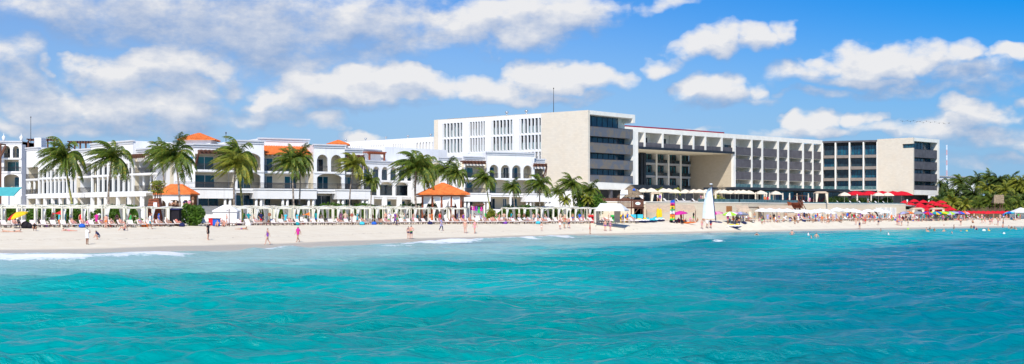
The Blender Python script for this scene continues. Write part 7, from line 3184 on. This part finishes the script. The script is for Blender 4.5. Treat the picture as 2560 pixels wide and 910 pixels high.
for (px, py, col, lab, sk, pz) in ((2196, 563, 'navy', 'person in navy shorts alone right of the floating jet ski', 1, 'stand'), (2243, 563, 'red', 'person in red trunks on the sand below the louvred doors', 3, 'stand'),
                               (2247, 564, 'blue', 'person in blue on the sand below the louvred doors', 3, 'hips'), (2254, 565, 'grey', 'person in grey on the sand below the louvred doors', 0, 'stand'),
                               (2270, 565, 'navy', 'person in navy trunks below the orange beach umbrella', 1, 'stand'), (2402, 564, 'black', 'broad person in black trunks below the striped umbrella', 3, 'hips'),
                               (2432, 558, 'black', 'person in black sitting on the sand right of the striped umbrella', 1, 'sit'), (2455, 558, 'green', 'person in green trunks left of the red umbrella', 3, 'stand'),
                               (2462, 558, 'beige', 'person in beige trunks left of the red umbrella', 3, 'walk'), (2475, 562, 'navy', 'person in navy trunks just right of the red umbrella', 3, 'stand'),
                               (2480, 561, 'pink', 'person in pink trunks right of the red umbrella', 3, 'walk'), (2495, 564, 'purple', 'person in purple trunks below the thatched shelter', 3, 'hips'),
                               (2508, 565, 'navy', 'person in long navy trunks right of the thatched shelter', 1, 'stand'), (2140, 562, 'beige', 'person in beige behind the floating jet ski', 3, 'stand'),
                               (2158, 560, 'navy', 'left person of a pair above the floating jet ski', 3, 'stand'), (2163, 560, 'red', 'right person of a pair above the floating jet ski', 1, 'hips'),
                               (1833, 560, 'orange', 'person in orange behind the lone beached jet ski', 1, 'stand'), (1841, 562, 'navy', 'person in navy behind the lone beached jet ski', 2, 'stand'),
                               (1848, 567, 'navy', 'person in navy right of the lone beached jet ski', 1, 'walk')):
    pp(px, py, rnd.uniform(-180, 180), pz, [('shorts' if sk == 1 else 'trunks', col)], lab, rnd.uniform(1.0, 1.1), sk, rnd.choice([0, 1, 2]))
# bathers in the water: feet on the bottom, water at the waist or chest
SW = [(1892, 589, 1.28, 'broad bather seen from behind, alone left of the others'), (1980, 588, 1.0, 'bather standing waist deep in dark trunks'),
      (2021, 591, 1.2, 'bather with a white cap, left of a group of three'), (2028, 596, 1.3, 'pale bather in the middle of a group of three'), (2041, 593, 1.15, 'bather at the right of a group of three'),
      (2202, 579, 1.2, 'bather chest deep right of the floating jet ski'), (2221, 589, 1.25, 'bather in white farthest out below the louvred doors'),
      (2211, 571, .8, 'left bather of a pair wading beside the jet ski'), (2215, 571, .8, 'right bather of a pair wading beside the jet ski'),
      (2294, 569, 1.0, 'left bather of a pair below the small beige cabana'), (2298, 571, 1.15, 'right bather of a pair below the small beige cabana'),
      (2316, 577, 1.1, 'bather at the left of four below the beige cabanas'), (2320, 580, 1.3, 'low bather among four below the beige cabanas'), (2325, 574, 1.1, 'farther bather among four below the beige cabanas'),
      (2336, 578, 1.15, 'bather at the right of four below the beige cabanas'), (2360, 570, .9, 'bather standing waist deep below the radio mast'), (2360, 580, 1.2, 'bather holding still below the one under the mast'),
      (2380, 584, 1.42, 'head of a bather farthest out under the striped umbrella'), (2385, 573, .7, 'bather in a bikini knee deep under the blue umbrella'), (2402, 580, 1.4, 'head of a bather left of a yellow buoy'),
      (2428, 571, 1.0, 'dark bather at the left of three under the grove'), (2435, 571, 1.0, 'dark bather in the middle of three under the grove'), (2441, 575, 1.15, 'bather at the right of three under the grove'),
      (2460, 578, 1.25, 'bather in a white top under the red umbrella'), (2471, 576, 1.2, 'bather close to a yellow buoy under the red umbrella'), (2487, 568, .95, 'left bather of a pair under the thatched shelter'),
      (2491, 568, .95, 'right bather of a pair under the thatched shelter'), (2507, 569, .9, 'bather standing right of the thatched shelter pair'), (2522, 571, 1.1, 'leftmost bather near the right edge'),
      (2529, 572, 1.15, 'second bather near the right edge'), (2537, 573, 1.15, 'third bather near the right edge'), (2541, 575, 1.35, 'low bather near the right edge'), (2555, 573, 1.2, 'bather at the very right edge')]
for (px, py, dep, lab) in SW:
    d = CAMZ * FOC / (py - HY)
    c = rnd.choice([[('trunks', 'navy')], [('trunks', 'black'), ('bikini_top', 'black')], [('swimsuit', 'navy')], [('trunks', 'red')]])
    if 'white' in lab:
        c = [('shirt', 'white')]
    person(Vector((K(px) * d, d, -dep)), rnd.uniform(-3, 3), rnd.choice(['stand', 'hips']), c, rnd.choice([0, 1, 3]), rnd.choice([0, 0, 1]), 1.08, lab,
           hat='white' if 'white cap' in lab else None)
pp(2149, 573, 0, 'stand', [('swimsuit', 'navy')], 'person in navy standing in the shallows beside the floating jet ski', 1.0, 1)
cols = ['navy', 'black', 'red', 'blue', 'white', 'pink', 'purple', 'teal', 'orange', 'grey', 'beige', 'green', 'lilac', 'magenta', 'cyan']
# on the terrace
for (px, off, c) in ((1644, 1.5, 'white'), (1650, 1.6, 'purple'), (1752, 1.5, 'pink'), (1757, 2, 'beige'), (1912, 1.5, 'orange'), (1918, 1.2, 'red'), (1921, 2.0, 'pink'), (2024, 2, 'pink'), (2170, 3, 'grey'), (2268, 14, 'white')):
    d = twd(px, off + 1)
    person(Vector((K(px) * d, d, ZT)), rnd.uniform(-3, 3), 'stand', [('shirt', c)], 1, 0, 1.0, None, px, ' on the terrace')
g = Vector((K(482) * 199, 199, 4.6))
q = MB()
q.box(g.x - 4.0, g.x + 1.6, g.y - .8, g.y + .9, 2.1, 4.6)
tag(q.build('veranda_base', M_offwhite), 'low white terrace plinth behind the round bush where diners sit', 'terrace')
person(g, 2.5, 'hips', [('shorts', 'beige')], 2, 0, 1.05, 'shirtless dark skinned person standing above the round green bush')
for i, x in enumerate((-3.4, -2.8, -2.1, -1.3, -.6)):
    person(g + Vector((x, .1, .25)), rnd.uniform(-1, 1), 'sit', [('shirt', ['white', 'beige', 'black', 'navy', 'pink'][i])], 1, 0, 1.0, 'diner in %s on the veranda behind the round bush' % ['white', 'beige', 'black', 'navy', 'pink'][i])
# sunbathers on loungers
k = 0
for (o, px, x, d, zz, rz) in LOUNG:
    if zz > 5:
        continue
    pr_ = .5 if (px < 460 or px > 1200) else .25
    if px > 2300:
        pr_ = 0
    if rnd.random() < pr_:
        c = rnd.choice(cols)
        person(Vector((x, d, zz)), rz, 'recline', [('trunks', c)] + ([('bikini_top', c)] if rnd.random() < .5 else []), rnd.choice([0, 1, 3, 3]), rnd.choice([0, 1, 2]), 1.0, None, px, ' on a lounger')
# the crowd around loungers, cabanas and umbrellas
for (p0, p1, n, o0, o1, poses) in ((100, 330, 16, .5, 6, ['stand', 'hips', 'sit', 'walk']), (350, 455, 3, .5, 3, ['stand', 'hips']), (560, 650, 4, 1, 4, ['stand', 'sit']),
                                  (600, 1000, 22, .3, 6, ['stand', 'sit', 'hips', 'walk']), (1000, 1230, 18, .3, 6, ['stand', 'sit', 'hips', 'walk']),
                                  (1230, 1590, 26, -.6, 4.5, ['sit', 'sit', 'stand', 'walk', 'hips']), (1690, 1760, 7, -.5, 2.5, ['sit', 'sit', 'stand']),
                                  (1815, 1985, 22, -2, 3, ['sit', 'sit', 'stand', 'hips', 'walk']), (1985, 2180, 52, -4.5, 4, ['stand', 'walk', 'hips', 'sit', 'wave', 'sit']),
                                  (2180, 2300, 34, -4.5, 3, ['stand', 'walk', 'hips', 'sit', 'sit']), (2300, 2420, 40, -5, 3, ['stand', 'walk', 'hips', 'sit', 'wave']),
                                  (2420, 2555, 22, -5, 2, ['stand', 'walk', 'hips', 'sit'])):
    for i in range(n):
        px = p0 + (p1 - p0) * (i + rnd.uniform(.1, .9)) / n
        d = float(Ld(px)) + rnd.uniform(o0, o1)
        x = K(px) * d
        c = rnd.choice(cols)
        k = rnd.choice(['trunks', 'shorts', 'swimsuit', 'dress', 'shirt'])
        cl = [(k, c)]
        if k == 'trunks' and rnd.random() < .5:
            cl.append(('bikini_top', c))
        if k == 'shirt':
            cl.append(('shorts', rnd.choice(cols)))
        person(Vector((x, d, gz(x, d) - .02)), rnd.uniform(-3.1, 3.1), rnd.choice(poses), cl, rnd.choice([0, 1, 1, 3, 3, 2]), rnd.choice([0, 0, 1, 2]), rnd.uniform(.95, 1.1), None, px)

if CROWD:
    vs, fs, mi, mats_ = [], [], [], []
    for me, mt, M4 in CROWD:
        if mt not in mats_:
            mats_.append(mt)
        n0 = len(vs)
        vs += [tuple(M4 @ v.co) for v in me.vertices]
        for p in me.polygons:
            fs.append([n0 + k for k in p.vertices])
            mi.append(mats_.index(mt))
    me = bpy.data.meshes.new('crowd')
    me.from_pydata(vs, [], fs)
    for mt in mats_:
        me.materials.append(mt)
    me.polygons.foreach_set('material_index', mi)
    me.update()
    o = bpy.data.objects.new('crowd', me)
    COL.objects.link(o)
    tag(o, 'dense crowd of small distant beachgoers among the umbrellas at the right', 'people', kind='stuff')
# towels and bags that litter the loungers
for i, (px, c) in enumerate(((205, 'blue'), (362, 'orange'), (455, 'navy'), (620, 'white'), (742, 'teal'), (905, 'cyan'), (935, 'blue'), (1075, 'navy'), (1262, 'purple'), (1345, 'cyan'), (1860, 'navy'), (2010, 'navy'), (2240, 'blue'), (2330, 'red'), (2395, 'red'), (2530, 'cyan'))):
    d = float(Ld(px)) - 1.2
    x = K(px) * d
    z = gz(x, d)
    q = MB()
    q.lathe([(.05, 0), (.3, .02), (.34, .2), (.24, .42), (.08, .5)], 8, (x, d, z), sx=1.3)
    q.bar((x - .15, d, z + .45), (x + .15, d, z + .45), .03, .03, 5)
    o = q.build('beach_bag', C_[c], None, (x, d, z), True)
    reg(o, 'bag', '%s beach bag on the sand' % c, px, 'beach bags by the loungers')
finish_labels()
